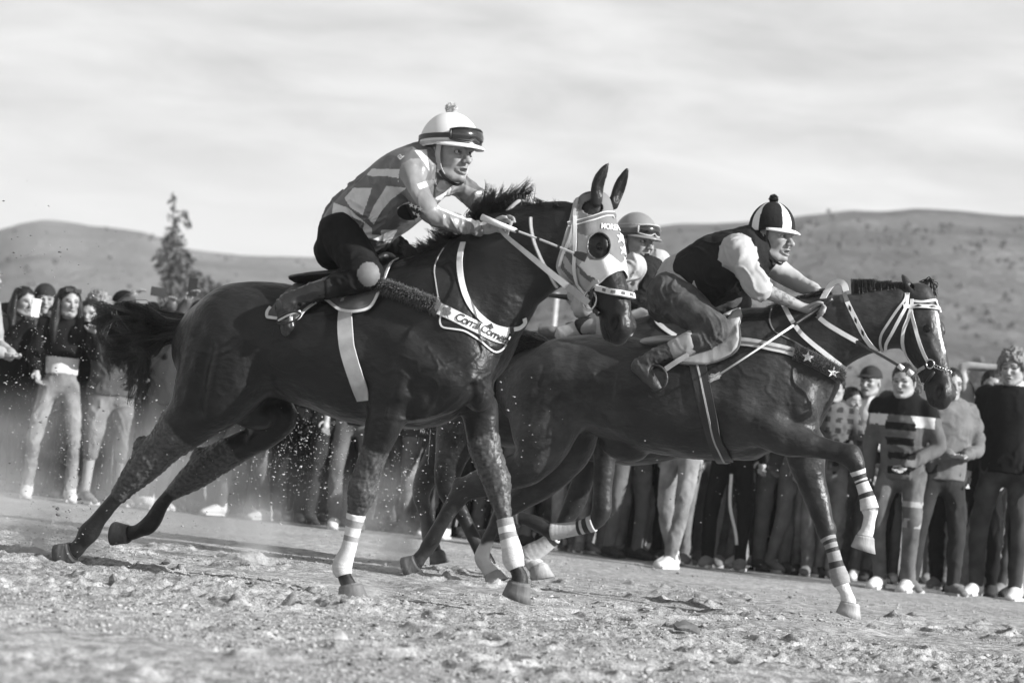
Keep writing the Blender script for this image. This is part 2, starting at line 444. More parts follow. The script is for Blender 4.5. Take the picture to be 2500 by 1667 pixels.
# ------------------------------------------------------------------ a body's own upright plane, addressed by pixels
class Frame:
    def __init__(s, psi, u, v, D):
        s.psi = psi; s.O = at_depth(u, v, D); s.O = np.array([s.O[0], s.O[1], 0.0])
        s.h = np.array([math.cos(psi), -math.sin(psi), 0]); s.n = np.array([math.sin(psi), math.cos(psi), 0]); s.z = np.array([0, 0, 1.0])
        s.R = np.stack([s.h, s.n, s.z])          # rows: local axes in the world
        s.c = s.R @ (CAM - s.O)
    def loc(s, P): return (np.asarray(P) - s.O) @ s.R.T
    def wor(s, p): return np.asarray(p) @ s.R + s.O
    def dir(s, u, v): return s.R @ ray(u, v)
    def P(s, u, v, lat=0.0, nn=None, o=None):
        """local point where the pixel's ray meets the plane at lateral offset lat"""
        d = s.dir(u, v)
        if nn is None: t = (lat - s.c[1]) / d[1]
        else: t = (lat + (np.asarray(o) - s.c) @ nn) / (d @ nn)
        return s.c + d * t
    def px(s, p): return proj(s.wor(p))
    def mpp(s, p):          # metres per source pixel at a local point
        return float((s.wor(p) - CAM) @ FWD) / FPX
    def rows(s, rows):      # (u, v, hw px, lat) -> points, radii in metres
        P = np.array([s.P(r[0], r[1], r[3]) for r in rows]); R = np.array([r[2] * s.mpp(p) for r, p in zip(rows, P)])
        return P, R
    def root(s, name): return empty(name, s.O, -s.psi)
# ================================================================== THE SETTING
def ground_height(X, Y):
    P = np.stack([X, Y, np.zeros_like(X)], -1)
    near = np.clip((22 - np.hypot(X, Y)) / 8, 0, 1)
    big = fbm(P * 0.9, 3, 3) * 0.018
    mid = fbm(P * np.array([3.2, 4.2, 1]), 3, 11)
    pit = np.clip(fbm(P * np.array([2.0, 2.6, 1]) + 40, 2, 21) - 0.22, 0, 1) + .45 * np.clip(fbm(P * np.array([6.5, 8, 1]) + 7, 2, 23) - 0.20, 0, 1)
    fine = fbm(P * np.array([21, 23, 1]), 3, 31, 0.6)
    rough = np.clip(0.75 + fbm(P * 0.55 + 9, 2, 41) * 1.5, 0.1, 1.3)
    clod = np.clip(fbm(P * np.array([27, 29, 1]), 2, 51) - 0.16, 0, 1)
    pr = np.zeros_like(X); rp = np.random.default_rng(55)          # hoof prints with a pushed-up rim
    m = (np.abs(X) < 5.5) & (Y > 5) & (Y < 14)
    for _ in range(210):
        px, py, a, r0 = rp.uniform(-5, 5), rp.uniform(5.6, 13.5), rp.normal() * .4, rp.uniform(.055, .085)
        dx, dy = X[m] - px, Y[m] - py; q = np.hypot((dx * math.cos(a) + dy * math.sin(a)) / 1.25, -dx * math.sin(a) + dy * math.cos(a)) / r0
        k = q < 2.2; v = np.zeros(q.shape); v[k] = -.046 * np.exp(-q[k] ** 4) + .026 * np.exp(-((q[k] - 1.25) / .3) ** 2); pr[m] += v
    far = np.clip((15.0 - Y) / 6.0, 0.12, 1.0)
    return (big + near * far * (mid * 0.024 - pit * 0.085 + rough * (np.abs(fine) * 0.019 + clod * 0.022)) + pr - 0.004)

def build_ground():
    az = np.unique(np.concatenate([np.radians(np.linspace(-20, 20, 600)), np.radians(np.linspace(21, 339, 90))]))
    rad = np.concatenate([[1.0, 2.0, 3.0, 3.8, 4.6], np.arange(5.2, 12.6, 0.0175), 12.6 * 1.0085 ** np.arange(0, 74), 23.5 * 1.05 ** np.arange(1, 115)])
    rad = rad[rad < 600]
    A_, R_ = np.meshgrid(az, rad)
    X = (np.sin(A_) * R_).ravel(); Y = (np.cos(A_) * R_).ravel()
    Z = ground_height(X, Y)
    n, m = len(rad), len(az)
    V = np.stack([X, Y, Z], 1); V = np.vstack([V, [[0, 0, 0]]])
    i = np.arange(n - 1)[:, None] * m; k = np.arange(m - 1)[None, :]
    F = np.stack([i + k, i + k + 1, i + k + 1 + m, i + k + m], -1).reshape(-1, 4)[:, ::-1]
    F = [tuple(f) for f in F.tolist()]
    for q in range(n - 1): F.append((q * m + m - 1, (q + 1) * m + m - 1, (q + 1) * m, q * m))
    c = len(V) - 1
    for q in range(m): F.append((c, q, (q + 1) % m)[::-1])
    g = mk('ground', V, F, M_ground); tag(g, kind='structure')
    return g

def ground_mat():
    m = bpy.data.materials.new('dry_dirt'); m.use_nodes = True; t = m.node_tree; N = t.nodes; Lk = t.links
    b = N['Principled BSDF']; b.inputs['Roughness'].default_value = 0.95; b.inputs['Specular IOR Level'].default_value = 0.12
    co = N.new('ShaderNodeTexCoord')
    def noise(scale, det, str_=None, rough=0.55):
        v = co.outputs['Object']
        if str_:
            mp_ = N.new('ShaderNodeMapping'); mp_.inputs['Scale'].default_value = str_; Lk.new(v, mp_.inputs[0]); v = mp_.outputs[0]
        n = N.new('ShaderNodeTexNoise'); n.inputs['Scale'].default_value = scale; n.inputs['Detail'].default_value = det; n.inputs['Roughness'].default_value = rough
        Lk.new(v, n.inputs['Vector']); return n.outputs['Fac']
    def rng_(x, a, b_, c, d):
        r = N.new('ShaderNodeMapRange'); Lk.new(x, r.inputs['Value'])
        for k_, q in zip(('From Min', 'From Max', 'To Min', 'To Max'), (a, b_, c, d)): r.inputs[k_].default_value = q
        return r.outputs[0]
    def mul(x, y):
        r = N.new('ShaderNodeMath'); r.operation = 'MULTIPLY'; Lk.new(x, r.inputs[0]); Lk.new(y, r.inputs[1]); return r.outputs[0]
    a = rng_(noise(1.3, 5), .3, .7, .29, .42)
    c2 = rng_(noise(16, 6, None, .65), .36, .64, .48, 1.25)
    c3 = rng_(noise(150, 4), .3, .7, .5, 1.3)
    Lk.new(mul(mul(a, c2), c3), b.inputs['Base Color'])
    bp = N.new('ShaderNodeBump'); bp.inputs['Strength'].default_value = 0.9; bp.inputs['Distance'].default_value = 0.02
    h1 = noise(38, 6, None, .65); Lk.new(h1, bp.inputs['Height']); Lk.new(bp.outputs[0], b.inputs['Normal'])
    return m
M_ground = ground_mat()
build_ground()

# ---- hills: ridge lines (full-frame pixels at 0.9408) set out on real distances
def hill(name, ridge, D0, D1, seed, mat_, spread=0.0):
    """ridge rows (x, y) in zS pixels, sorted by x; slope rises from D0 to the ridge at D1"""
    R = np.array([zS(*r) for r in ridge]); xs = np.linspace(R[0, 0], R[-1, 0], 150); ys = np.interp(xs, R[:, 0], R[:, 1])
    V = []; rows = 46
    for j in range(rows):
        f = j / (rows - 6)
        for x, y in zip(xs, ys):
            top = at_depth(x, y, D1 * (1 + spread * (x - 1250) / 1250))
            az = math.atan2(top[0], top[1]); Dr = math.hypot(top[0], top[1])
            r = D0 + (Dr - D0) * f
            s = min(f, 1.0); s = s * s * (3 - 2 * s) * 0.55 + s * 0.45
            z = top[2] * s
            if f > 1: z = top[2] * (1 - (f - 1) * 1.5)
            V.append((math.sin(az) * r, math.cos(az) * r, z - 0.6 if j else -3.0))
    V = np.array(V)
    amp = np.repeat([min(1, j / 8) * (1.0 if j < rows - 7 else .35) for j in range(rows)], len(xs))
    V[:, 2] += amp * (fbm(V * 0.014, 4, seed) * 7.0 + fbm(V * 0.07, 3, seed + 5) * 1.4) * (D1 / 420.0) * .6
    m = len(xs); F = np.array([(j * m + k, j * m + k + 1, j * m + m + k + 1, j * m + m + k) for j in range(rows - 1) for k in range(m - 1)])
    o = mk(name, V, F, mat_); tag(o, kind='structure'); HILLS.append(V[:(rows - 14) * m]); return o
HILLS = []
M_hill = mat('dry_grass_hill', 0.13, 0.95, 0.1, var=0.45, vscale=0.035, bump=0.8, bscale=0.5, bdist=0.8, detail=9)
M_hill2 = mat('scrub_hill', 0.08, 0.95, 0.1, var=0.5, vscale=0.06, bump=1.0, bscale=0.35, bdist=1.2, detail=10)
hill('hill', [(-700, 640), (-300, 575), (-60, 560), (0, 535), (40, 524), (95, 518), (200, 525), (330, 530), (360, 538), (400, 556), (440, 568), (520, 577), (600, 585), (680, 589), (760, 592), (900, 602), (1100, 640), (1300, 700), (1700, 820)], 90, 430, 3, M_hill)
hill('hill', [(700, 860), (900, 760), (1100, 640), (1300, 560), (1420, 520), (1500, 510), (1560, 502), (1640, 503), (1740, 498), (1850, 491), (1960, 482), (2030, 487), (2100, 484), (2200, 490), (2352, 506), (2600, 530), (3100, 640)], 110, 330, 9, M_hill2)

# ---- scrub dotted over the slopes
def scrub():
    r_ = np.random.default_rng(17); Vs, Fs, n = [], [], 0
    for H_, cnt, sz in ((HILLS[0], 700, .5), (HILLS[1], 5200, .5)):
        d = np.hypot(H_[:, 0], H_[:, 1]); ok = np.where((d > 130) & (np.abs(np.arctan2(H_[:, 0], H_[:, 1])) < .42))[0]
        for i in r_.choice(ok, cnt):
            if fbm(H_[i:i + 1] * .02, 2, 3)[0] < r_.uniform(-.45, .25): continue
            s_ = sz * r_.uniform(.35, 1.3); c = H_[i] + np.array([r_.normal() * 4, r_.normal() * 4, s_ * .2])
            for k in range(5):
                a = nrm(r_.normal(size=3)); b = nrm(np.cross(a, r_.normal(size=3))); q = c + r_.normal(size=3) * s_ * .4; Vs += [q - a * s_ * .6, q + b * s_ * .5, q + a * s_ * .6, q - b * s_ * .5]; Fs.append((n, n + 1, n + 2, n + 3)); n += 4
    o = mk('scrub', Vs, Fs, M_scrub, smooth=False); tag(o, 'low scrub dotted over the dry hillsides', kind='stuff')

# ---- haze: thin dusty air over the whole valley
def haze_box():
    lo, hi = np.array([-640, -640, -4.2]), np.array([640, 640, 62.0])
    V = np.array([(x, y, z) for x in (lo[0], hi[0]) for y in (lo[1], hi[1]) for z in (lo[2], hi[2])])
    F = [(0, 1, 3, 2), (4, 6, 7, 5), (0, 4, 5, 1), (2, 3, 7, 6), (0, 2, 6, 4), (1, 5, 7, 3)]
    m = bpy.data.materials.new('dusty_air'); m.use_nodes = True; t = m.node_tree; t.nodes.clear()
    o = t.nodes.new('ShaderNodeOutputMaterial'); v = t.nodes.new('ShaderNodeVolumePrincipled')
    v.inputs['Color'].default_value = (.9, .9, .9, 1); v.inputs['Density'].default_value = HAZE; v.inputs['Anisotropy'].default_value = 0.2
    t.links.new(v.outputs[0], o.inputs['Volume'])
    ob = mk('haze', V, F, m, smooth=False); tag(ob, 'thin dusty air over the valley and hills', kind='stuff'); return ob
HAZE = 0.0006
USE_HAZE = True
if USE_HAZE: haze_box()

# ---- trees
M_leaf = mat('dark_foliage', 0.09, 0.7, 0.2, var=0.5, vscale=3)
M_leaf2 = mat('grey_foliage', 0.11, 0.7, 0.2, var=0.4, vscale=3)
M_scrub = mat('dry_scrub', 0.062, 0.8, 0.1, var=.4, vscale=.3)
M_bark = mat('bark', 0.09, 0.9, 0.2, var=0.3, vscale=20, bump=0.5)
def leaves(centres, n, size, r_):
    V, F = [], []
    for c, rad in centres:
        k = max(6, int(n * rad * rad))
        d = r_.normal(size=(k, 3)); d /= np.linalg.norm(d, axis=1, keepdims=True); d *= (r_.random((k, 1)) ** 0.45) * rad * np.array([1, 1, .85])
        for q in d:
            a = nrm(r_.normal(size=3)); b = nrm(np.cross(a, r_.normal(size=3))); s = size * r_.uniform(.5, 1.3)
            o = len(V); p = c + q
            V += [p - a * s, p + b * s * .45, p + a * s, p - b * s * .45]; F.append((o, o + 1, o + 2, o + 3))
    return np.array(V), np.array(F)
def build_tree(foot, clumps, trunk_top, label, seed, leaf=M_leaf, n=430, size=0.12, r_tr=0.08):
    """foot = world base; clumps rows (x, y, radius m) in zS pixels at the foot's depth"""
    r_ = np.random.default_rng(seed); D = float((foot - CAM) @ FWD)
    t = empty('tree', foot); tag(t, label, 'tree')
    cs = [(at_depth(*zS(x, y), D) + np.array([0, r_.uniform(-.6, .6) * rad, 0]) - foot, rad) for x, y, rad in clumps]
    top = at_depth(*zS(*trunk_top), D) - foot
    tp = cr([(0, 0, -.2), top * .3 + np.array([.1, 0, 0]), top * .65, top], 6)
    parts = [tube(tp, np.linspace(r_tr, r_tr * .15, len(tp)), 8)]
    for c, rad in cs:
        k = int(np.clip(np.argmin(np.abs(tp[:, 2] - (c[2] - rad * .6))), 1, len(tp) - 2))
        parts.append(tube(cr([tp[k], (tp[k] + c) / 2 + np.array([0, 0, .1]), c], 4), np.linspace(r_tr * .35, r_tr * .08, 9), 5))
    V, F = join(parts); mk('trunk', V, F, M_bark, t)
    V, F = leaves(cs, n, size, r_); mk('crown', V, F, leaf, t, smooth=False)
    return t
def foot_at(x, D):
    """ground point under zS column x at distance D"""
    u, v = zS(x, 900); p = at_depth(u, v, D); return np.array([p[0], p[1], 0.0])
build_tree(foot_at(422, 62), [(398, 455, .16), (402, 480, .14), (399, 505, .2), (425, 498, .16), (398, 530, .24), (430, 520, .14), (392, 552, .34), (404, 560, .38), (396, 585, .42), (415, 590, .36),
     (374, 602, .34), (400, 615, .5), (428, 607, .33), (388, 632, .36), (410, 640, .46), (400, 665, .5), (422, 668, .45), (398, 692, .5), (424, 692, .45)], (398, 440),
     'tall thin ragged conifer rising behind the spectators with raised phones', 5)
build_tree(foot_at(462, 66), [(448, 640, .34), (458, 655, .42), (470, 672, .5), (448, 690, .5), (485, 690, .45), (470, 710, .6)], (456, 632),
     'low rounded dark tree standing beside the foot of the thin conifer', 6, n=800)
build_tree(foot_at(508, 70), [(498, 678, .45), (515, 690, .5), (505, 705, .5)], (508, 680), 'small faint shrub-like tree between the rounded tree and the rump of the front horse', 8, leaf=M_leaf2, n=600)
build_tree(foot_at(2246, 150), [(2247, 832, .35), (2246, 845, .5), (2245, 862, .55), (2247, 880, .6)], (2246, 822), 'small cypress far off under the hill behind the curly-haired man', 9, leaf=M_leaf2, n=900, size=.3, r_tr=.2)

# ---- far buildings and post
def far_house(x0, x1, y0, y1, D, label):
    a = at_depth(*zS(x0, y1), D); b = at_depth(*zS(x1, y0), D); wd = b[0] - a[0]; base = np.array([(a[0] + b[0]) / 2, (a[1] + b[1]) / 2, 0.0]); hgt = max(b[2], 2.5)
    t = empty('farm_house', base); tag(t, label, 'house')
    V, F = boxm((0, 2.5, hgt * .36), (wd, 5, hgt * .72)); mk('wall', V, F, M_pale, t, smooth=False)
    e = wd * .54; V = np.array([(-e, -.4, hgt * .725), (e, -.4, hgt * .725), (e, 5.4, hgt * .725), (-e, 5.4, hgt * .725), (-e, 2.5, hgt), (e, 2.5, hgt)])
    mk('roof', V, [(0, 1, 5, 4), (2, 3, 4, 5), (0, 4, 3), (1, 2, 5), (3, 2, 1, 0)], M_roof, t, smooth=False)
    for k in (-1, 0, 1):
        V, F = boxm((k * wd * .28, -.02, hgt * .38), (wd * .12, .06, hgt * .26)); wf = mk('window', V, F, M_roof, t, smooth=False)
M_pale = mat('pale_render', 0.62, 0.8, var=.08); M_roof = mat('roof_sheet', 0.2, 0.6)
scrub()
far_house(2206, 2242, 848, 868, 190, 'tiny pale farm house far off at the foot of the hill')
p = foot_at(1275, 42); tp = at_depth(*zS(1280, 672), 42)
V, F = tube([(0, 0, -.1), (tp[0] - p[0], 0, tp[2] * .5), (tp[0] - p[0], 0, tp[2])], [.055, .05, .04], 8)
pole = mk('pole', V, F, mat('galvanised', 0.4, 0.5)); pole.location = p; tag(pole, 'thin pale pole seen below the neck of the hooded horse', 'pole')
# ================================================================== HORSES
M_coat = mat('dark_horse_coat', 0.011, 0.43, 0.27, var=0.4, vscale=7, bump=0.55, bscale=40, bdist=0.011, fold=.016, fscale=6.5, dust=.010, rvar=.10, stretch=(.6, 1, 1), attr=('white', 0.48), attr2=('long_hair', 0.055, 75))
M_coat2 = mat('bay_horse_coat', 0.019, 0.44, 0.30, var=0.5, vscale=6, bump=0.55, bscale=40, bdist=0.011, fold=.016, fscale=6.0, dust=.045, rvar=.10, stretch=(.6, 1, 1), attr=('white', 0.48), attr2=('long_hair', 0.05, 55))
M_hair = mat('black_horse_hair', 0.012, 0.36, 0.55, var=0.3)
M_hoof = mat('hoof_horn', 0.09, 0.6, 0.4, var=0.45, vscale=18, bump=0.4, bscale=50, stretch=(1, 1, .25))
M_hoof_pale = mat('pale_hoof_horn', 0.24, 0.6, 0.4, var=0.35, vscale=18, bump=0.4, bscale=50, stretch=(1, 1, .25))
M_eye = mat('wet_dark_eye', 0.004, 0.05, 0.25, var=0)
M_white = mat('white_webbing', 0.56, 0.6, 0.3, var=.08, vscale=30, bump=.25, bscale=220, bdist=.003)
M_lgrey = mat('light_grey_webbing', 0.34, 0.65, 0.3, var=.1, vscale=30, bump=.25, bscale=220, bdist=.003)
M_mgrey = mat('mid_grey_cloth', 0.12, 0.75, 0.25, var=.12, vscale=20, bump=.3, bscale=160, bdist=.003)
M_black = mat('black_leather', 0.015, 0.42, 0.5, var=.3, bump=.2, bscale=120)
M_steel = mat('steel', 0.5, 0.25, 0.5, metal=1.0, var=.1)
M_wrap = mat('elastic_bandage', 0.48, 0.8, 0.2, var=.10, vscale=26, bump=.55, bscale=150, bdist=.004, stretch=(1, 1, 2.5))
M_wrap_dark = mat('dark_bandage_stripe', 0.03, 0.6, 0.3, var=.2, bump=.3, bscale=150)
M_wrap_mid = mat('grey_bandage', 0.24, 0.8, 0.2, var=.12, vscale=26, bump=.55, bscale=150, bdist=.004, stretch=(1, 1, 2.5))

def rot_rows(O, ex, ey, ez, L, rows): 
    rows = np.asarray(rows, float)
    return O + L * (rows[:, :1] * ex + rows[:, 1:2] * ey + rows[:, 2:3] * ez)

class HeadFrame:
    def __init__(s, fr, poll, muzzle, yaw):
        """poll, muzzle in source pixels on the plane turned by yaw towards the camera"""
        s.fr = fr; s.O = fr.P(poll[0], poll[1], 0.0)
        s.ey = np.array([math.sin(yaw), math.cos(yaw), 0.0])
        m = fr.P(muzzle[0], muzzle[1], 0.0, s.ey, s.O)
        s.ex = nrm(m - s.O); s.L = np.linalg.norm(m - s.O); s.ez = np.cross(s.ex, s.ey)
        s.M = np.stack([s.ex, s.ey, s.ez])
    def at(s, x, y, z): return s.O + s.L * (x * s.ex + y * s.ey + z * s.ez)
    def rows(s, R): return np.array([s.at(*r) for r in R])
    def loc(s, p): return ((np.asarray(p) - s.O) @ s.M.T) / s.L
    def plane(s, u, v, lat=0.0): return s.fr.P(u, v, lat * s.L, s.ey, s.O)

def horse_head(fd, H, ears=True, ear_near=None, ear_far=None):
    L = H.L; ey = H.ey
    def ch(rows, ru, rv, k, sub=False, n=5): fd.chain(H.rows(rows), np.array(ru) * L, np.array(rv) * L, ey, k * L, sub, n)
    # skull and muzzle: x down the face, z = 0 along the nose line
    ch([(0.0, 0, -.15), (.10, 0, -.175), (.22, 0, -.20), (.34, 0, -.195), (.46, 0, -.175), (.58, 0, -.15), (.70, 0, -.135), (.80, 0, -.13), (.90, 0, -.138), (.965, 0, -.155)],
       [.115, .135, .150, .150, .125, .100, .086, .083, .080, .058], [.135, .165, .195, .19, .165, .14, .125, .118, .112, .075], .04)
    ch([(.06, 0, -.24), (.18, 0, -.30), (.32, 0, -.31), (.45, 0, -.285), (.60, 0, -.245), (.74, 0, -.225), (.86, 0, -.225), (.93, 0, -.235)],
       [.085, .100, .098, .082, .066, .058, .062, .050], [.10, .13, .135, .10, .065, .05, .05, .035], .05)
    for sgn in (-1, 1):
        fd.ell(H.at(.20, .095 * sgn, -.27), np.array([.175, .045, .165]) * L, (H.ex, H.ey, H.ez), .05 * L)          # jowl
        ch([(.20, .125 * sgn, -.12), (.33, .132 * sgn, -.165), (.46, .112 * sgn, -.185), (.58, .085 * sgn, -.175)], [.026, .022, .02, .015], [.026, .022, .02, .015], .04)
        fd.ell(H.at(.325, .084 * sgn, -.030), np.array([.05, .018, .018]) * L, (H.ex, H.ey, H.ez), .03 * L)          # brow
        ch([(.300, .112 * sgn, -.066), (.322, .103 * sgn, -.047), (.352, .100 * sgn, -.044), (.390, .106 * sgn, -.070)], [.0065] * 4, [.006] * 4, .015)
        ch([(.302, .116 * sgn, -.076), (.345, .130 * sgn, -.096), (.388, .112 * sgn, -.078)], [.006] * 3, [.0055] * 3, .015)
        fd.ell(H.at(.885, .062 * sgn, -.088), np.array([.080, .028, .056]) * L, (nrm(H.ex + .35 * H.ez), H.ey, nrm(H.ez - .35 * H.ex)), .03 * L)   # nostril flare
        fd.ell(H.at(.890, .090 * sgn, -.100), np.array([.062, .046, .034]) * L, (nrm(H.ex - .75 * H.ez), H.ey, nrm(H.ez + .75 * H.ex)), .012 * L, True)
        ch([(.70, .105 * sgn, -.215), (.80, .100 * sgn, -.208), (.90, .085 * sgn, -.20), (.965, .05 * sgn, -.205)], [.022, .022, .022, .02], [.0065, .008, .009, .010], .008, True)
        ch([(.45, .092 * sgn, -.075), (.60, .064 * sgn, -.065), (.75, .054 * sgn, -.06)], [.012] * 3, [.02] * 3, .03)
        if ears:
            e = (ear_near if sgn < 0 else ear_far) or ((.015, .085, -.03), (-.19, .10, .16))
            b = np.array(e[0]) * np.array([1, sgn, 1]); t = np.array(e[1]) * np.array([1, sgn, 1])
            ax = t - b; ek = min(.86, .30 + np.linalg.norm(ax) * 2.0); mid1 = b + ax * .35 + np.array([-.03, .016 * sgn, 0]); mid2 = b + ax * .7 + np.array([-.022, .008 * sgn, 0])
            ch([b, mid1, mid2, t], np.array([.052, .056, .038, .006]) * ek, np.array([.044, .046, .032, .006]) * ek, .02)
            fo = np.array([.030, -.006 * sgn, .016])
            ch([b + ax * .22 + fo * 1.0, mid1 + fo * 1.15, mid2 + fo * 1.1, b + ax * .92 + fo * .6], np.array([.024, .034, .022, .004]) * ek, np.array([.026, .030, .022, .004]) * ek, .006, True)

def hoof_mesh(cor, sole, toe, lat, rt, rb, ht=None):
    """tapered hoof between coronet centre and sole centre; toe = direction of the toe"""
    cor, sole = np.asarray(cor), np.asarray(sole); a = nrm(sole - cor); toe = nrm(toe - a * (toe @ a)); lt = nrm(np.cross(a, toe))
    V, F, seg = [], [], 18
    prof = [(-.14, .84, -.06), (-.02, .97, -.01), (.04, 1.02, 0.0), (.10, .99, .02), (.55, 1.03, .09), (1.0, 1.08, .17), (1.02, 1.0, .17)]
    Hh = np.linalg.norm(sole - cor)
    for t, s_, sh in prof:
        r = rt + (rb - rt) * max(0, min(1, t)); c = cor + a * Hh * t + toe * sh * rt
        for k in range(seg):
            th = 2 * math.pi * k / seg; ct, st = math.cos(th), math.sin(th)
            rr = r * (1 + .10 * ct - .10 * max(0, -ct) ** 3) * (s_ / 1.06)
            dz = -0.12 * Hh * ct * (1 if t <= .2 else (1 - t) * .6)
            V.append(c + toe * ct * rr + lt * st * r * .90 * (s_ / 1.06) + a * dz)
    n = len(prof)
    for i in range(n - 1):
        for k in range(seg):
            k2 = (k + 1) % seg; F.append((i * seg + k, i * seg + k2, (i + 1) * seg + k2, (i + 1) * seg + k))
    c0 = len(V); V.append(sole - a * Hh * .05 + toe * .15 * rt); V.append(cor - a * Hh * .1)
    for k in range(seg):
        k2 = (k + 1) % seg; F.append((c0, (n - 1) * seg + k2, (n - 1) * seg + k)); F.append((c0 + 1, k, k2))
    return np.array(V), F

class Horse:
    def __init__(s, fr, lo, hi, vox): s.fr = fr; s.fd = Field(lo, hi, vox); s.white = []; s.long = []; s.veins = []
    def sections(s, rows, k=0.05, n=6):
        """rows (top px, bottom px, half width m, lat)"""
        P, ru, rv = [], [], []
        for tp, bt, hw, lat in rows:
            a, b = s.fr.P(tp[0], tp[1], lat), s.fr.P(bt[0], bt[1], lat); P.append((a + b) / 2); rv.append(np.linalg.norm(a - b) / 2); ru.append(hw)
        s.fd.chain(P, ru, rv, (0, 1, 0), k, n=n)
    def limb(s, rows, flat=0.85, k=0.04, n=6):
        P, R = s.fr.rows(rows); s.fd.chain(P, R * flat, R, (0, 1, 0), k, n=n); return P, R
    def blob(s, u, v, lat, r, k=0.05, tilt=0.0, sub=False):
        c, sn = math.cos(tilt), math.sin(tilt)
        s.fd.ell(s.fr.P(u, v, lat), r, ((c, 0, sn), (0, 1, 0), (-sn, 0, c)), k, sub)
    def finish(s, name, material, label, cat='horse', noise_amp=0.007):
        V, F = s.fd.mesh()
        V = V + vnormals(V, F) * (fbm(V * 8.0, 3, 5) * noise_amp + fbm(V * 30.0, 2, 8) * .0011)[:, None]
        att = {}
        for an, zones in (('white', s.white), ('long_hair', s.long)):
            a = np.zeros(len(V), np.float32)
            jit = fbm(V * 45.0, 2, 3) * 0.012
            for (p, q, r, ed) in zones:
                p, q = np.asarray(p), np.asarray(q); d = q - p; t = np.clip(((V - p) @ d) / (d @ d), 0, 1)
                al = ((V - p) @ d) / (d @ d) * np.linalg.norm(d); Ld = np.linalg.norm(d)
                dist = np.linalg.norm(V - (p + t[:, None] * d), axis=1)
                inside = (dist < r) 
                edge = np.minimum(al, Ld - al) + jit
                a = np.maximum(a, np.where(inside, np.clip(edge / ed + .5, 0, 1), 0))
            att[an] = a
        if len(s.long):
            a = att['long_hair']; m = a > .05
            Nn = vnormals(V, F)
            q = V[m] * np.array([125, 125, 50.]); V[m] += Nn[m] * ((np.abs(vnoise(q, 3)) * .008 + .001) * a[m])[:, None]
        if s.veins:
            b0 = BVHTree.FromPolygons(V.tolist(), F.tolist()); Nn = vnormals(V, F); add = np.zeros(len(V))
            for vn, wd, hh in s.veins:
                q = []
                for u, v in cr(np.array(vn), 10):
                    r = b0.ray_cast(Vector(s.fr.c), Vector(s.fr.dir(u, v)))
                    if r[0] is not None: q.append(np.array(r[0]))
                if len(q) < 2: continue
                q = np.array(q); lo, hi = q.min(0) - .04, q.max(0) + .04; m = np.where(((V > lo) & (V < hi)).all(1))[0]
                d = np.min(np.linalg.norm(V[m][:, None] - q[None], axis=2), axis=1); add[m] = np.where(np.abs(hh) * np.exp(-(d / wd) ** 2) > np.abs(add[m]), hh * np.exp(-(d / wd) ** 2), add[m])
            V = V + Nn * add[:, None]
        s.V, s.F = V, F
        s.bvh = BVHTree.FromPolygons(V.tolist(), F.tolist())
        o = mk(name, V, F, material, attrs=att); o.location = s.fr.O; o.rotation_euler = (0, 0, -s.fr.psi)
        tag(o, label, cat); s.ob = o
        return o
    # ---- things laid on the body
    def hit(s, u, v, lat=None, bvh=None):
        b = bvh or s.bvh
        d = s.fr.dir(u, v); r = b.ray_cast(Vector(s.fr.c), Vector(d))
        if r[0] is None:
            p = s.fr.P(u, v, lat or 0.0); r = b.find_nearest(Vector(p))
        return np.array(r[0]), np.array(r[1])
    def lay(s, px, n=10, off=0.006, bvh=None, smooth=3, lat=None):
        q = cr(np.array([p[:2] for p in px], float), n); P, N = [], []
        for u, v in q:
            a, b = s.hit(u, v, lat, bvh); P.append(a); N.append(b)
        P, N = np.array(P), np.array(N)
        for _ in range(smooth):
            P[1:-1] = (P[:-2] + 2 * P[1:-1] + P[2:]) / 4; N[1:-1] = (N[:-2] + 2 * N[1:-1] + N[2:]) / 4
        N /= np.linalg.norm(N, axis=1, keepdims=True)
        return P + N * off, N
    def strap(s, name, px, width_px, material, parent, thick=0.004, off=0.005, n=10, bvh=None, smooth=3, lat=None):
        P, N = s.lay(px, n, off, bvh, smooth, lat)
        wd = np.array([s.fr.mpp(p) for p in P]) * width_px
        V, F = ribbon(P, N, wd, thick); return mk(name, V, F, material, parent, smooth=False)
    def mirror_lay(s, P, plane_o, plane_n, off, bvh=None):
        b = bvh or s.bvh; Q, N = [], []
        for p in P:
            r = p - 2 * ((p - plane_o) @ plane_n) * plane_n; h = b.find_nearest(Vector(r)); Q.append(np.array(h[0])); N.append(np.array(h[1]))
        Q, N = np.array(Q), np.array(N)
        for _ in range(4): Q[1:-1] = (Q[:-2] + 2 * Q[1:-1] + Q[2:]) / 4; N[1:-1] = (N[:-2] + 2 * N[1:-1] + N[2:]) / 4
        N /= np.linalg.norm(N, axis=1, keepdims=True)
        return Q + N * off, N
    def plane_loop(s, o, nv, up, a0, a1, n, off, bvh=None):
        """points on the body where a plane through o cuts it, from angle a0 to a1 about o (0 = up, positive towards the camera side)"""
        b = bvh or s.bvh; side = nrm(np.cross(nv, up)); P, N = [], []
        for a in np.linspace(a0, a1, n):
            d = math.cos(a) * up + math.sin(a) * side
            r = b.ray_cast(Vector(o + d * 1.2), Vector(-d))
            if r[0] is None: continue
            P.append(np.array(r[0])); N.append(np.array(r[1]))
        P, N = np.array(P), np.array(N)
        for _ in range(3): P[1:-1] = (P[:-2] + 2 * P[1:-1] + P[2:]) / 4; N[1:-1] = (N[:-2] + 2 * N[1:-1] + N[2:]) / 4
        N /= np.linalg.norm(N, axis=1, keepdims=True)
        return P + N * off, N
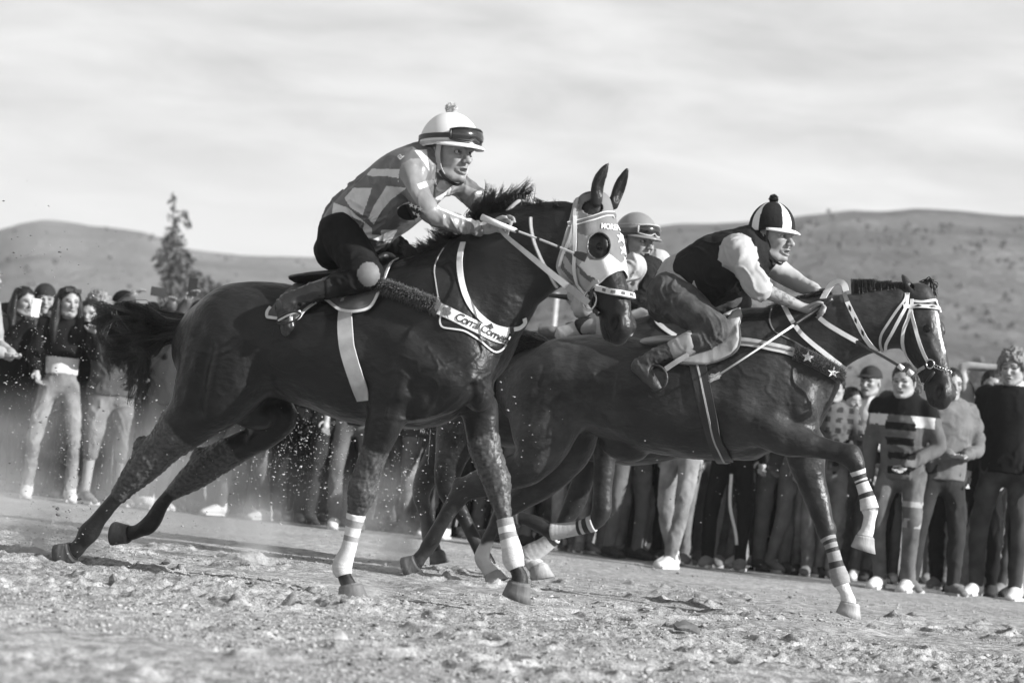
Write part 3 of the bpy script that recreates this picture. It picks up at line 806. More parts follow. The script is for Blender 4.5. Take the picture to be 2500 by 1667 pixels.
    def print_on(s, name, V2, F2, material, parent, off=0.004, bvh=None):
        """flat print: 2D pixel mesh laid on the surface below it"""
        V = []
        for u, v in V2:
            a, b = s.hit(u, v, None, bvh); V.append(a + b * off)
        return mk(name, np.array(V), F2, material, parent, smooth=False)

def wrap(fr, rows, bands, name, parent, flat=.9, lat_ax=(0, 1, 0), grow=1.16, seg=20, per=10):
    """leg bandage: rows as limb; bands = [(t0, t1, material index)] along it; materials: 0 wrap 1 dark 2 mid 3 white"""
    P, R = fr.rows(rows); A = cr(np.hstack([P, R[:, None]]), per); P, R = A[:, :3], A[:, 3] * grow
    n = len(P); T = np.gradient(P, axis=0); T /= np.linalg.norm(T, axis=1, keepdims=True); V, F, mi = [], [], []
    for i in range(n):
        a = np.array(lat_ax, float); a = nrm(a - T[i] * (a @ T[i])); b = np.cross(T[i], a)
        rr = R[i] * (1 + .015 * math.sin(i * 2.1)) * (0.97 if i in (0, n - 1) else 1)
        for k in range(seg):
            th = 2 * math.pi * k / seg; V.append(P[i] + rr * flat * math.cos(th) * a + rr * math.sin(th) * b)
    for i in range(n - 1):
        t = (i + .5) / (n - 1); q = 0
        for t0, t1, m_ in bands:
            if t0 <= t < t1: q = m_
        for k in range(seg):
            k2 = (k + 1) % seg; F.append((i * seg + k, i * seg + k2, (i + 1) * seg + k2, (i + 1) * seg + k)); mi.append(q)
    F.append(tuple(range(seg - 1, -1, -1))); F.append(tuple((n - 1) * seg + k for k in range(seg))); mi += [0, 0]
    return mk(name, V, F, [M_wrap, M_wrap_dark, M_wrap_mid, M_white], parent, mi=mi)

def star2d(c, r, rot=0.0, squash=1.0):
    V = [(c[0] + r * (1 if k % 2 == 0 else .40) * math.sin(rot + k * math.pi / 5) * squash, c[1] - r * (1 if k % 2 == 0 else .40) * math.cos(rot + k * math.pi / 5)) for k in range(10)]
    V.append(c); return V, [(10, (k + 1) % 10, k) for k in range(10)]
def text2d(txt, origin, dir_, up, size, shear=0.0, bold=0.0, space=1.0, curve=0.0):
    """text outline as a filled 2D pixel mesh; origin = baseline start, dir_/up unit pixel vectors"""
    cu = bpy.data.curves.new('lettering', 'FONT'); cu.body = txt; cu.size = 1.0; cu.shear = shear; cu.offset = bold; cu.space_character = space; cu.resolution_u = 3
    o = bpy.data.objects.new('lettering', cu); COL.objects.link(o); dg = bpy.context.evaluated_depsgraph_get(); dg.update()
    me = bpy.data.meshes.new_from_object(o.evaluated_get(dg)); bpy.data.objects.remove(o); bpy.data.curves.remove(cu)
    bm = bmesh.new(); bm.from_mesh(me); bmesh.ops.triangulate(bm, faces=bm.faces)
    bmesh.ops.subdivide_edges(bm, edges=[e for e in bm.edges if e.calc_length() > .25], cuts=2); bmesh.ops.triangulate(bm, faces=bm.faces)
    V = np.array([v.co[:2] for v in bm.verts]); F = [tuple(v.index for v in f.verts) for f in bm.faces]; bm.free(); bpy.data.meshes.remove(me)
    d, u_ = np.array(dir_, float), np.array(up, float); 
    y = V[:, 1] + curve * (V[:, 0] ** 2)
    return np.array(origin) + size * (V[:, :1] * d + y[:, None] * u_), F

# ------------------------------------------------------------------ FRONT HORSE
def build_horse1():
    fr = Frame(math.radians(22), 900, 850, 9.7); lo = [-1.75, -.55, -.05]; hi = [1.3, .55, 1.95]
    h = Horse(fr, lo, hi, 0.0075); fd = h.fd
    S = lambda a, b, w_, l=0.0: (zS(*a), zS(*b), w_, l)
    h.sections([S((508, 745), (485, 855), .12), S((528, 700), (478, 905), .21), S((565, 664), (530, 925), .27), S((640, 655), (640, 915), .285), S((740, 668), (735, 940), .29),
                S((840, 668), (835, 975), .29), S((920, 618), (920, 985), .265), S((990, 600), (995, 975), .235), S((1050, 640), (1060, 930), .20), S((1090, 700), (1095, 890), .15)], .05)
    h.sections([S((930, 606), (1010, 940), .15), S((985, 578), (1090, 880), .165), S((1040, 548), (1135, 820), .155), S((1110, 500), (1178, 745), .125), S((1175, 475), (1215, 705), .108), S((1245, 462), (1255, 672), .098), S((1315, 462), (1305, 640), .085)], .07)
    # shoulder, breast, thigh, croup masses
    for sg in (-1, 1):
        h.blob(*zS(1000, 790), .15 * sg, (.19, .085, .30), .07, .35)
        h.blob(*zS(955, 890), .15 * sg, (.15, .09, .14), .06, .3)
        h.blob(*zS(1085, 850), .10 * sg, (.085, .095, .125), .04)
        h.blob(*zS(1100, 905), .075 * sg, (.06, .07, .075), .025)
        h.blob(*zS(530, 790), .15 * sg, (.20, .12, .24), .07, -.3)
        h.blob(*zS(600, 730), .13 * sg, (.20, .12, .14), .08)
    HD = HeadFrame(fr, zB(888, 335), zB(1105, 1365), math.radians(24)); h.HD = HD
    horse_head(fd, HD, True)
    # legs
    h.nf = zD.L([(470, 330, 130, -.17), (462, 400, 116, -.175), (425, 510, 100, -.17), (393, 610, 82, -.165), (362, 710, 76, -.16), (325, 800, 76, -.155), (312, 850, 78, -.15), (300, 930, 68, -.145), (284, 985, 50, -.14), (262, 1090, 40, -.135), (238, 1190, 40, -.135), (203, 1285, 52, -.13), (215, 1340, 42, -.13), (242, 1400, 44, -.13)])
    h.ff = zD.L([(1000, 370, 110, .15), (1010, 450, 104, .155), (1022, 550, 96, .155), (1045, 650, 84, .15), (1090, 790, 74, .145), (1116, 880, 64, .14), (1130, 950, 50, .135), (1145, 1010, 43, .13), (1163, 1100, 45, .13), (1186, 1190, 52, .13), (1196, 1250, 55, .13), (1214, 1300, 43, .13), (1232, 1345, 46, .13), (1228, 1385, 52, .13)])
    h.nh = [zS(560, 770) + (130 / .9408, -.13), zS(508, 870) + (108 / .9408, -.15), zS(455, 945) + (70 / .9408, -.15), zS(414, 985) + (54 / .9408, -.15), zS(378, 1022) + (41 / .9408, -.15), zS(341, 1058) + (39 / .9408, -.15), zS(308, 1097) + (31 / .9408, -.15)] + \
           zJ.L([(1010, 510, 84, -.15), (880, 660, 80, -.15), (780, 790, 92, -.15), (700, 905, 112, -.15), (625, 1000, 82, -.15), (570, 1070, 84, -.15), (515, 1100, 92, -.15)])
    h.fh = zC.L([(700, 600, 160, .14), (870, 690, 122, .14), (945, 752, 82, .14), (850, 838, 72, .14), (740, 890, 74, .14), (640, 948, 74, .14), (590, 985, 70, .14), (520, 1035, 58, .14)]) + \
           zJ.L([(1600, 470, 84, .14), (1490, 600, 78, .14), (1400, 750, 96, .14), (1345, 815, 98, .14), (1260, 865, 78, .14), (1190, 890, 78, .14), (1140, 895, 84, .14)])
    pts = {}
    for nm in ('nf', 'ff', 'nh', 'fh'): pts[nm] = h.limb(getattr(h, nm))
    # tendons, hock points, knee boards
    for nm, i in (('nf', 6), ('ff', 4)):
        P, R = pts[nm]; fd.ell(P[i] + np.array([R[i] * .35, 0, 0]), (R[i] * .75, R[i] * .8, R[i] * .9), None, .03)
    for nm, i5 in (('nh', 5), ('fh', 6)):
        P, R = pts[nm]; P, R = np.roll(P, 5 - i5, 0), np.roll(R, 5 - i5); fd.ell(P[5] + np.array([-R[5] * .55, 0, R[5] * .75]), (R[5] * .45, R[5] * .4, R[5] * .6), None, .03)
    h.blob(*zC(790, 715), .02, (.13, .08, .07), .05, -.3)     # sheath
    def groove(px, lat, r, k=.05, add=False, n=5):
        P, N = [], []
        P = np.array([fr.P(*p, l) for p, l in zip(px, lat)]); fd.chain(P, [r] * len(P), [r] * len(P), (0, 1, 0), k, not add, n)
    for sg in (-1, 1):
        groove([zS(890, 700), zS(880, 790), zS(875, 870), zS(862, 930)], [.335 * sg, .335 * sg, .32 * sg, .30 * sg], .035, .06)       # behind the shoulder
        groove([zS(470, 800), zS(455, 880), zS(445, 940)], [.335 * sg, .31 * sg, .275 * sg], .028, .07)                              # thigh split
        groove([zS(620, 800), zS(600, 860), zS(612, 910)], [.33 * sg, .325 * sg, .31 * sg], .035, .06)                              # flank
        groove([zS(1010, 870), zS(1040, 900), zS(1050, 940)], [.275 * sg, .25 * sg, .23 * sg], .02, .04)
        groove([zD(560, 60), zD(560, 170), zD(530, 290)], [.235 * sg, .25 * sg, .25 * sg], .02, .05, True)
    VN = lambda z, px, wd=.0065, hh=.0058: h.veins.append(([z(*p) for p in px], wd, hh))
    for px in (((540, 60), (640, 95), (730, 60), (800, 115), (880, 90)), ((640, 95), (650, 170), (720, 190), (760, 240), (740, 330), (700, 380)), ((820, 160), (900, 150), (1000, 60)), ((700, 20), (760, 130), (720, 190)), ((860, 330), (940, 250), (1060, 170)), ((380, 120), (440, 170), (520, 150), (600, 200)),
               ((1000, 200), (1030, 260), (1010, 330)), ((1090, 180), (1060, 250), (1090, 300)), ((420, 260), (470, 330), (460, 420)), ((540, 440), (640, 430), (760, 400), (860, 330))): VN(zD, px)
    VN(zD, ((955, 240), (962, 300), (940, 360), (880, 420)), .018, -.012); VN(zD, ((800, 300), (880, 250), (950, 200)), .02, .010); VN(zD, ((600, 250), (620, 330), (600, 420)), .02, -.008)
    for px in (((520, 330), (560, 420), (540, 520), (600, 600)), ((560, 420), (640, 440), (700, 420)), ((900, 480), (980, 520), (1060, 500)), ((760, 600), (860, 580), (960, 640))): VN(zC, px, .008, .004)
    VN(zC, ((560, 330), (510, 480), (470, 640)), .035, -.010); VN(zC, ((880, 300), (840, 450), (860, 600)), .05, -.010)
    for sg in (-1, 1):
        fd.chain([fr.P(*zD(*q), l * sg) for q, l in (((330, -150), .20), ((520, -40), .215), ((680, 90), .215), ((820, 210), .19))], [.05, .06, .06, .05], [.05, .06, .06, .05], (0, 1, 0), .05)
        h.blob(*zD(480, 190), .195 * sg, (.10, .05, .14), .04, .3); h.blob(*zD(860, 225), .155 * sg, (.075, .06, .085), .025)
        fd.chain([fr.P(*zD(*q), l * sg) for q, l in (((540, 330), .19), ((510, 450), .195), ((450, 600), .185))], [.05, .045, .025], [.04, .035, .02], (0, 1, 0), .025)
    # marks: unclipped long hair round the knees and hocks
    for nm, a, b in (('nf', 3, 8), ('ff', 2, 7), ('nh', 3, 7), ('fh', 4, 8)):
        P, R = pts[nm]
        for i in range(a, b): h.long.append((P[i] - (P[i + 1] - P[i]) * (.1 if i > a else 0), P[i + 1] + (P[i + 1] - P[i]) * (.1 if i < b - 1 else 0), R[i] * 1.9, .012))
    o = h.finish('horse', M_coat, 'dark galloping horse in a patterned hood with stars, nearest to the camera')
    h.pts = pts
    # hooves
    def hoof(cor, sole, toe, lat, rt, rb, m=M_hoof):
        c, s_ = fr.P(*cor, lat), fr.P(*sole, lat); t_ = fr.P(*toe, lat) - s_
        V, F = hoof_mesh(c, s_, t_, (0, 1, 0), rt, rb); return mk('hoof', V, F, m, o)
    hoof(zD(245, 1405), zD(248, 1490), zD(330, 1495), -.13, .058, .072)
    hoof(zD(1222, 1385), zD(1192, 1468), zD(1300, 1517), .13, .056, .068, M_hoof)
    hoof(zJ(520, 1090), zJ(370, 1120), zJ(350, 1260), -.15, .052, .062)
    hoof(zJ(1130, 895), zJ(985, 865), zJ(940, 1010), .14, .048, .058)
    # bandages on the fore legs
    wrap(fr, h.nf[8:13], [(0, .08, 3), (.08, .17, 2), (.17, .29, 3), (.29, .38, 2)], 'leg_wrap', o)
    wrap(fr, h.ff[7:12], [(0, .13, 2), (.13, .23, 3), (.23, .33, 2), (.33, .46, 3)], 'leg_wrap', o)
    # eyes
    for sg in (-1, 1):
        V, F = uvs(HD.at(.345, .092 * sg, -.070), .035 * HD.L, 14, 10); mk('eye', V, F, M_eye, o)
    return h
H1 = build_horse1()
# ================================================================== PEOPLE: shared head, hands, heads' wear
M_skin = mat('bare_skin', 0.25, 0.5, 0.35, var=.10, vscale=30, bump=.15, bscale=180, bdist=.003, attr=('dark_mark', 0.025), attr2=('lip_mark', 0.20))  # even skin tone shared by jockeys and spectators
M_hairm = mat('dark_hair', 0.008, 0.5, 0.25, var=.4, vscale=40, bump=.6, bscale=120, stretch=(1, 1, .15))
M_hair_fair = mat('fair_hair', 0.15, 0.6, 0.3, var=.6, vscale=60, bump=.8, bscale=70)
M_eyew = mat('eye_white', 0.4, 0.15, 0.5, var=.05); M_iris = mat('iris', 0.01, 0.1, 0.6, var=0)

class HumanHead:
    def __init__(s, centre, fwd, up, scale=1.0):
        s.O = np.asarray(centre, float); s.z = nrm(up); f = np.asarray(fwd, float); s.x = nrm(f - s.z * (f @ s.z)); s.y = np.cross(s.z, s.x); s.k = scale
    def at(s, x, y, z): return s.O + s.k * (x * s.x + y * s.y + z * s.z)
    def rows(s, R): return np.array([s.at(*r) for r in R])
    def loc(s, p): return np.stack([(np.asarray(p) - s.O) @ s.x, (np.asarray(p) - s.O) @ s.y, (np.asarray(p) - s.O) @ s.z], -1) / s.k
    axes = property(lambda s: (s.x, s.y, s.z))

def human_head(fd, H, mouth=0.3, detail=True, jaw=1.0, smile=0.0):
    k_ = H.k
    E = lambda c, r, k=.02, sub=False, ax=None: fd.ell(H.at(*c), np.array(r) * k_, ax or H.axes, k * k_, sub)
    def C(rows, r, k, sub=False, n=4): fd.chain(H.rows(rows), np.array(r) * k_, np.array(r) * k_, H.y, k * k_, sub, n)
    E((-.012, 0, .035), (.096, .075, .088), .02)
    E((.030, 0, -.022), (.060, .059 * jaw, .084), .03)
    E((.020, 0, .045), (.068, .064, .060), .03)
    for s in (-1, 1):
        C([(-.012, .056 * jaw * s, -.035), (.004, .054 * jaw * s, -.072), (.052, .026 * s, -.100)], [.020, .020, .017], .025)
        E((.062, .040 * s, -.020), (.024, .019, .017), .02)
        E((-.012, .079 * s, -.008), (.021, .009, .032), .008, ax=(nrm(H.x + .25 * H.y * s), nrm(H.y * s - .25 * H.x), H.z))
        if detail:
            E((-.008, .087 * s, -.004), (.011, .006, .019), .004, True)
            E((.092, .031 * s, .0), (.016, .017, .011), .012, True)
            C([(.080, .048 * s, .017), (.094, .030 * s, .021), (.092, .012 * s, .016)], [.007, .009, .007], .012)
            E((.080, .032 * s, -.014), (.012, .016, .006), .010)
            E((.101, .013 * s, -.038), (.010, .008, .008), .006)
            E((.107, .007 * s, -.046), (.005, .004, .004), .003, True)
            C([(.094, .018 * s, -.040), (.086, .031 * s, -.062)], [.004, .003], .008, True, 2)
    E((.066, 0, -.101), (.024, .023, .018), .018)
    C([(.088, 0, .010), (.101, 0, -.012), (.116, 0, -.034)], [.0085, .0095, .0125], .012)
    m = .006 + .012 * mouth
    C([(.074, -.025, -.066 + .006 * smile), (.092, -.010, -.0615), (.094, 0, -.063), (.092, .010, -.0615), (.074, .025, -.066 + .006 * smile)], [.005, .0065, .0065, .0065, .005], .007)
    C([(.074, -.023, -.068 - m * .5 + .006 * smile), (.089, -.008, -.072 - m), (.089, .008, -.072 - m), (.074, .023, -.068 - m * .5 + .006 * smile)], [.005, .0075, .0075, .005], .007)
    if mouth > .05: E((.090, 0, -.067 - m * .55), (.020, .019 + .004 * smile, .003 + m * .55), .004, True)

def head_marks(V, H, mouth=0.3, beard=0.0):
    """colour marks on skin: brows, lids, mouth, stubble"""
    q = H.loc(V); x, y, z = q[:, 0], np.abs(q[:, 1]), q[:, 2]
    fr = x > .05
    brow = fr & (np.abs(z - (.0255 - .12 * np.abs(y - .028))) < .0058) & (y > .010) & (y < .052)
    eye = fr & ((y - .031) ** 2 / .0165 ** 2 + (z - .001) ** 2 / .0055 ** 2 < 1) & (x < .092)
    mo = (x > .04) & ((y / .026) ** 2 + ((z + .0665 + .006 * mouth) / (.0025 + .010 * mouth)) ** 2 < 1)
    d = np.where(brow, .85, 0.0); d = np.maximum(d, np.where(eye, .8, 0)); d = np.maximum(d, np.where(mo, 1.0 if mouth > .05 else .5, 0))
    if beard:
        bz = (x > -.01) & (z < -.052) & (q[:, 2] > -.125) & ~mo
        d = np.maximum(d, np.where(bz, beard * (.7 + .3 * vnoise(V * 300, 1)), 0))
    lip = (x > .06) & ((y / .028) ** 2 + ((z + .068) / (.014 + .010 * mouth)) ** 2 < 1)
    return d.astype(np.float32), lip.astype(np.float32)

def eyeballs(H, parent, look=(1, 0, 0)):
    lk = nrm(H.x * look[0] + H.y * look[1] + H.z * look[2])
    for s in (-1, 1):
        c = H.at(.0765, .031 * s, .0); V, F = uvs(c, .0118 * H.k, 14, 10)
        mi = [1 if nrm(np.mean(V[list(f)], 0) - c) @ lk > .86 else 0 for f in F]
        mk('eye', V, F, [M_eyew, M_iris], parent, mi=mi)

def finger(fd, pts, r, k=.004):
    pts = np.asarray(pts, float); n = len(pts); fd.chain(pts, np.linspace(r, r * .78, n), np.linspace(r, r * .78, n), (.3, .5, .8), k, n=3)

def wrinkle(V, F, amp, scale, seed, stretch=(1, 1, 1)):
    """cloth folds: long narrow ridges running obliquely, over soft lumps"""
    N = vnormals(V, F); P = V * np.asarray(stretch); c, s_ = math.cos(.7), math.sin(.7)
    Q = np.stack([P[:, 0] * c + P[:, 2] * s_, P[:, 1] * 1.0, (-P[:, 0] * s_ + P[:, 2] * c) * .38], 1)
    w_ = fbm(P * 6.0, 2, seed + 3) * .12
    a = np.clip(1 - np.abs(fbm((Q + w_[:, None]) * scale * 1.15, 2, seed)) * 3.2, 0, 1) ** 1.5; b = fbm(P * scale * .42, 2, seed + 9)
    m = np.clip(.55 + fbm(P * 4.0, 2, seed + 5) * 1.6, .1, 1.2)
    return V + N * ((a * 1.15 * m + b * .7 - .35) * amp)[:, None]
def in_poly(uv, poly):
    P = np.asarray(poly, float); x, y = uv[:, 0], uv[:, 1]; r = np.zeros(len(uv), bool); j = len(P) - 1
    for i in range(len(P)):
        c = ((P[i, 1] > y) != (P[j, 1] > y)) & (x < (P[j, 0] - P[i, 0]) * (y - P[i, 1]) / (P[j, 1] - P[i, 1] + 1e-12) + P[i, 0]); r ^= c; j = i
    return r
from mathutils.geometry import delaunay_2d_cdt
def fill2d(poly, step, holes=()):
    """triangulated pixel polygon with interior points every step px"""
    pts, edges = [], []
    def loop(pl):
        P = np.asarray(pl, float); o = len(pts); q = []
        for i in range(len(P)):
            a, b = P[i], P[(i + 1) % len(P)]; n = max(1, int(np.linalg.norm(b - a) / step))
            for t in np.arange(n) / n: q.append(tuple(a * (1 - t) + b * t))
        pts.extend(q); edges.extend([(o + i, o + (i + 1) % len(q)) for i in range(len(q))]); return q
    bd = loop(poly)
    for h in holes: loop(h)
    B = np.array(bd); gx = np.arange(B[:, 0].min(), B[:, 0].max(), step); gy = np.arange(B[:, 1].min(), B[:, 1].max(), step)
    G = np.array([(x + (step / 2 if k % 2 else 0), y) for k, y in enumerate(gy) for x in gx]); ok = in_poly(G, bd)
    for h in holes: ok &= ~in_poly(G, h)
    G = G[ok]
    D = np.min(np.linalg.norm(G[:, None] - np.array(pts)[None], axis=2), axis=1) if len(G) else np.zeros(0)
    pts2 = pts + [tuple(g) for g in G[D > step * .45]]
    r = delaunay_2d_cdt([Vector(p) for p in pts2], edges, [], 1, 1e-4)
    V = np.array([tuple(v) for v in r[0]]); F = [tuple(f) for f in r[2]]
    c = np.array([V[list(f)].mean(0) for f in F]); keep = in_poly(c, bd)
    for h in holes: keep &= ~in_poly(c, h)
    return V, [f for f, k in zip(F, keep) if k]
def shell(V, F, N, thick):
    """give a laid sheet (verts, triangles, normals) a thickness"""
    V = np.asarray(V); n = len(V); T = V + np.asarray(N) * thick
    Fo = [tuple(f) for f in F]; ed = {}
    for f in Fo:
        for i in range(len(f)):
            a, b = f[i], f[(i + 1) % len(f)]; ed[(a, b)] = ed.get((a, b), 0) + 1
    G = [tuple(i + n for i in f) for f in Fo] + [f[::-1] for f in Fo]
    for (a, b) in ed:
        if (b, a) not in ed: G.append((a, b, b + n, a + n))
    return np.vstack([V, T]), G
def patch(h, name, poly, step, material, parent, off=.008, thick=.006, bvh=None, holes=(), smooth=2):
    V2, F2 = fill2d(poly, step, holes); P, N = [], []
    for u, v in V2:
        a, b = h.hit(u, v, None, bvh); P.append(a); N.append(b)
    P, N = np.array(P), np.array(N)
    nb = [set() for _ in P]
    for f in F2:
        for i in f: nb[i].update(f)
    for _ in range(smooth):
        N = np.array([N[list(q)].mean(0) if q else N[i] for i, q in enumerate(nb)]); N /= np.linalg.norm(N, axis=1, keepdims=True) + 1e-9
    # make triangles face the normals
    f0 = F2[len(F2) // 2]; fn = np.cross(P[f0[1]] - P[f0[0]], P[f0[2]] - P[f0[0]])
    if fn @ N[f0[0]] < 0: F2 = [f[::-1] for f in F2]
    V, F = shell(P + N * off, F2, N, thick); return mk(name, V, F, material, parent)
# ================================================================== FRONT HORSE: hair and tack
M_fleece = mat('dark_fleece', 0.035, 0.9, 0.2, var=.5, vscale=60, sheen=.4)
M_cloth = mat('grey_saddle_cloth', 0.10, 0.8, 0.2, var=.15, vscale=18, bump=.3, bscale=140)
M_hood_mid = mat('hood_mid_grey', 0.15, 0.7, 0.25, var=.10, vscale=14, bump=.2, bscale=160)
M_hood_light = mat('hood_light_grey', 0.33, 0.7, 0.25, var=.10, vscale=14, bump=.2, bscale=160)
M_hood_white = mat('hood_white', 0.62, 0.7, 0.25, var=.06, vscale=14, bump=.2, bscale=160)
M_hood_dark = mat('hood_stripe_grey', 0.11, 0.7, 0.25, var=.1, vscale=14, bump=.2, bscale=160)
M_print = mat('white_print', 0.7, 0.6, 0.3, var=.03)
M_ink = mat('black_print', 0.012, 0.6, 0.3, var=.05)

def hair_px(h, rows, r0, r1, seg, lat_j, name, parent, material=M_hair):
    """rows: list of strands, each a list of (u, v, lat)"""
    M = [[h.fr.P(u, v, l) for u, v, l in st] for st in rows]
    V, F = strands(None, M, r0, r1, seg); return mk(name, V, F, material, parent)

def tack1():
    h = H1; fr = h.fr; o = h.ob; HD = h.HD; r_ = np.random.default_rng(3)
    # tail: streams back to the left, wisps dropping under it
    st = []
    for lock in range(95):
        t = (lock + r_.random()) / 95; y0 = 738 + 30 * t + r_.normal() * 3; l0 = r_.normal() * .03; lj = l0 + r_.normal() * .06
        x1, y1 = 392 - r_.random() * 28, 730 + (y0 - 738) * 1.1 + r_.normal() * 5 + t * 18
        x2, y2 = 304 + r_.normal() * 18, 706 + t * 110 + r_.normal() * 7
        if r_.random() < .68: x3, y3 = 218 + r_.exponential(16) + t * 34, 714 + t * 112 + r_.normal() * 13; x4, y4 = x3 + r_.uniform(-10, 26), y3 + 4 + r_.exponential(15)
        else: x3, y3 = 336 - min(50, r_.exponential(24)), 795 + r_.random() * 50; x4, y4 = x3 - 8 + r_.normal() * 16, y3 + 10 + min(80, r_.exponential(34))
        for k in range(24):
            g = lambda q: r_.normal() * q
            st.append([zS(447 + r_.uniform(0, 14), y0 + g(2)) + (l0,), zS(x1 + g(3), y1 + g(3)) + (l0 + g(.01),), zS(x2 + g(5), y2 + g(5)) + (lj + g(.02),), zS(x3 + g(5.5), y3 + g(5.5)) + (lj * 1.3 + g(.02),), zS(x4 + g(5), y4 + g(6)) + (lj * 1.5 + g(.01),)])
    for i in range(300):      # thick dock
        y0 = 742 + r_.uniform(-4, 20); l0 = r_.normal() * .02
        st.append([zS(455, y0) + (l0,), zS(400 + r_.normal() * 6, y0 - 4 + r_.normal() * 5) + (l0,), zS(330 + r_.normal() * 20, y0 + 4 + r_.normal() * 16) + (l0,)])
    hair_px(h, st, .0021, .0005, 24, 0, 'tail', o)
    # mane: tufts blown up and back
    st = []
    crest = cr([zS(*p) for p in ((968, 594), (1010, 562), (1050, 538), (1090, 512), (1130, 488), (1175, 468), (1230, 461), (1300, 462))], 30)
    for lock in range(96):
        q = crest[r_.integers(0, len(crest))]; x = q[0] * .9408
        if x < 1040: d, ln = (-1.0, -.20), 60 + 40 * r_.random() * (x < 1015)
        elif x < 1100: d, ln = (-.95, -.35), 58 + 30 * r_.random()
        elif x < 1205: d, ln = (-.50 + .75 * (x - 1100) / 100, -1.0), 46 + 26 * r_.random()
        else: d, ln = (-1, -.14), 48 + 22 * r_.random()
        d = np.array(d) + r_.normal(size=2) * .10; ln *= r_.uniform(.6, 1.05); l0 = r_.normal() * .012; l1 = l0 + r_.normal() * .05; bend = r_.uniform(6, 16) * (1 if 1100 < x < 1205 else .5)
        nx, ny = -d[1], d[0]
        for k in range(24):
            b = (q[0] + r_.normal() * 9, q[1] + 9 + r_.random() * 8); f = r_.uniform(.7, 1.0)
            m = (b[0] + d[0] * ln * .5 * f - nx * bend + r_.normal() * 1.5, b[1] + d[1] * ln * .5 * f - ny * bend + r_.normal() * 1.5)
            e = (q[0] + d[0] * ln * f + nx * bend * .6 + r_.normal() * 3.5, q[1] + 9 + d[1] * ln * f + ny * bend * .6 + r_.normal() * 3.5 + (7 if x < 1100 else 0) * r_.random())
            st.append([b + (l0,), m + ((l0 + l1) / 2,), e + (l1,)])
    hair_px(h, st, .0021, .0005, 10, 0, 'mane', o)
    # ---- hood
    fd = Field(HD.O - np.array([.42, .42, .75]), HD.O + np.array([.75, .42, .35]), .0055)
    horse_head(fd, HD, False)
    P, ru, rv = [], [], []
    for tp, bt, w_ in (((1245, 462), (1255, 672), .098), ((1315, 462), (1305, 640), .085)):
        a, b = fr.P(*zS(*tp)), fr.P(*zS(*bt)); P.append((a + b) / 2); rv.append(np.linalg.norm(a - b) / 2); ru.append(w_)
    fd.chain(P, ru, rv, (0, 1, 0), .04)
    V, F = fd.mesh(.009)
    q = HD.loc(V); near = HD.O + HD.L * (q[:, :1] * HD.ex - np.abs(q[:, 1:2]) * HD.ey + q[:, 2:3] * HD.ez)
    uv = fr.px(near); c = uv[F].mean(1)
    pg = lambda *p: [zB(*a) for a in p]
    hood = in_poly(c, pg((640, 330), (600, 500), (545, 680), (503, 820), (508, 880), (560, 965), (640, 1045), (740, 1040), (800, 990), (830, 962), (880, 920), (950, 882), (1030, 866), (1140, 880), (1140, 600), (1000, 420), (930, 330), (850, 270), (700, 300)))
    th = np.linspace(0, 2 * math.pi, 28)[:-1]
    eye_hole = [zB(822 + 88 * math.cos(a), 690 + 102 * math.sin(a)) for a in th]
    hood &= ~in_poly(c, eye_hole)
    hood &= ~in_poly(c, [zB(772 + 82 * math.cos(a), 396 + 58 * math.sin(a)) for a in th])
    mi = np.zeros(len(F), int)
    mi[in_poly(c, pg((600, 300), (668, 300), (655, 600), (630, 900), (560, 1000), (480, 900), (480, 800), (590, 500)))] = 1
    mi[in_poly(c, pg((655, 590), (750, 620), (735, 700), (725, 770), (670, 840), (640, 840)))] = 1
    mi[in_poly(c, pg((560, 960), (630, 900), (665, 840), (780, 935), (830, 965), (740, 1045), (640, 1050)))] = 1
    mi[in_poly(c, pg((725, 770), (760, 800), (830, 795), (905, 750), (960, 800), (1005, 832), (1150, 832), (1150, 900), (1030, 870), (950, 886), (880, 924), (830, 968), (780, 935), (735, 915), (670, 835)))] = 2
    for d in (((590, 700), (560, 760), (632, 865), (652, 830)), ((540, 808), (522, 852), (600, 950), (648, 992), (648, 945), (570, 870)), ((662, 842), (676, 905), (758, 972), (795, 940), (735, 915))):
        mi[in_poly(c, pg(*d))] = 3
    Fh, mi = F[hood], mi[hood]; used = np.unique(Fh); rm = np.full(len(V), -1); rm[used] = np.arange(len(used))
    hv = V[used]; hb = BVHTree.FromPolygons(V.tolist(), F.tolist())
    hd = mk('hood', hv, rm[Fh], [M_hood_mid, M_hood_light, M_hood_white, M_hood_dark], o, mi=mi)
    so_ = hd.modifiers.new('thickness', 'SOLIDIFY'); so_.thickness = .004; so_.offset = -1
    h.hood_bvh = hb
    S = lambda name, px, wd, m, par, zz=zB, off=.006, bv=hb, th=.004, lat=None, n=10: h.strap(name, [zz(*p) for p in px], wd / zz.k, m, par, th, off, n, bv, 3, lat)
    # piping round the eye hole and the lower edge
    S('piping', [(822 + 90 * math.cos(a), 690 + 104 * math.sin(a)) for a in np.linspace(0, 2 * math.pi, 15)], 9, M_hood_mid, hd, off=.002)
    S('piping', [(735, 1035), (800, 985), (832, 960), (880, 918), (950, 880), (1030, 864), (1062, 872)], 26, M_white, hd, off=.002)
    S('piping', [(640, 345), (602, 500), (548, 680), (507, 820), (512, 880), (562, 962), (640, 1040)], 18, M_lgrey, hd, off=.002)
    S('brow_band', [(584, 528), (690, 506), (780, 480), (860, 452), (920, 448), (980, 462)], 44, M_white, hd, off=.004)
    S('brow_stripe', [(584, 528), (690, 506), (780, 480), (860, 452), (920, 448), (980, 462)], 24, M_mgrey, hd, off=.0075, th=.003)
    # print on the hood
    for (x, y, r) in ((992, 632, 52), (1010, 722, 46), (1026, 790, 30)):
        V2, F2 = star2d(zB(x, y), r / zB.k, .12, .82); h.print_on('star', V2, F2, M_print, hd, .004, hb)
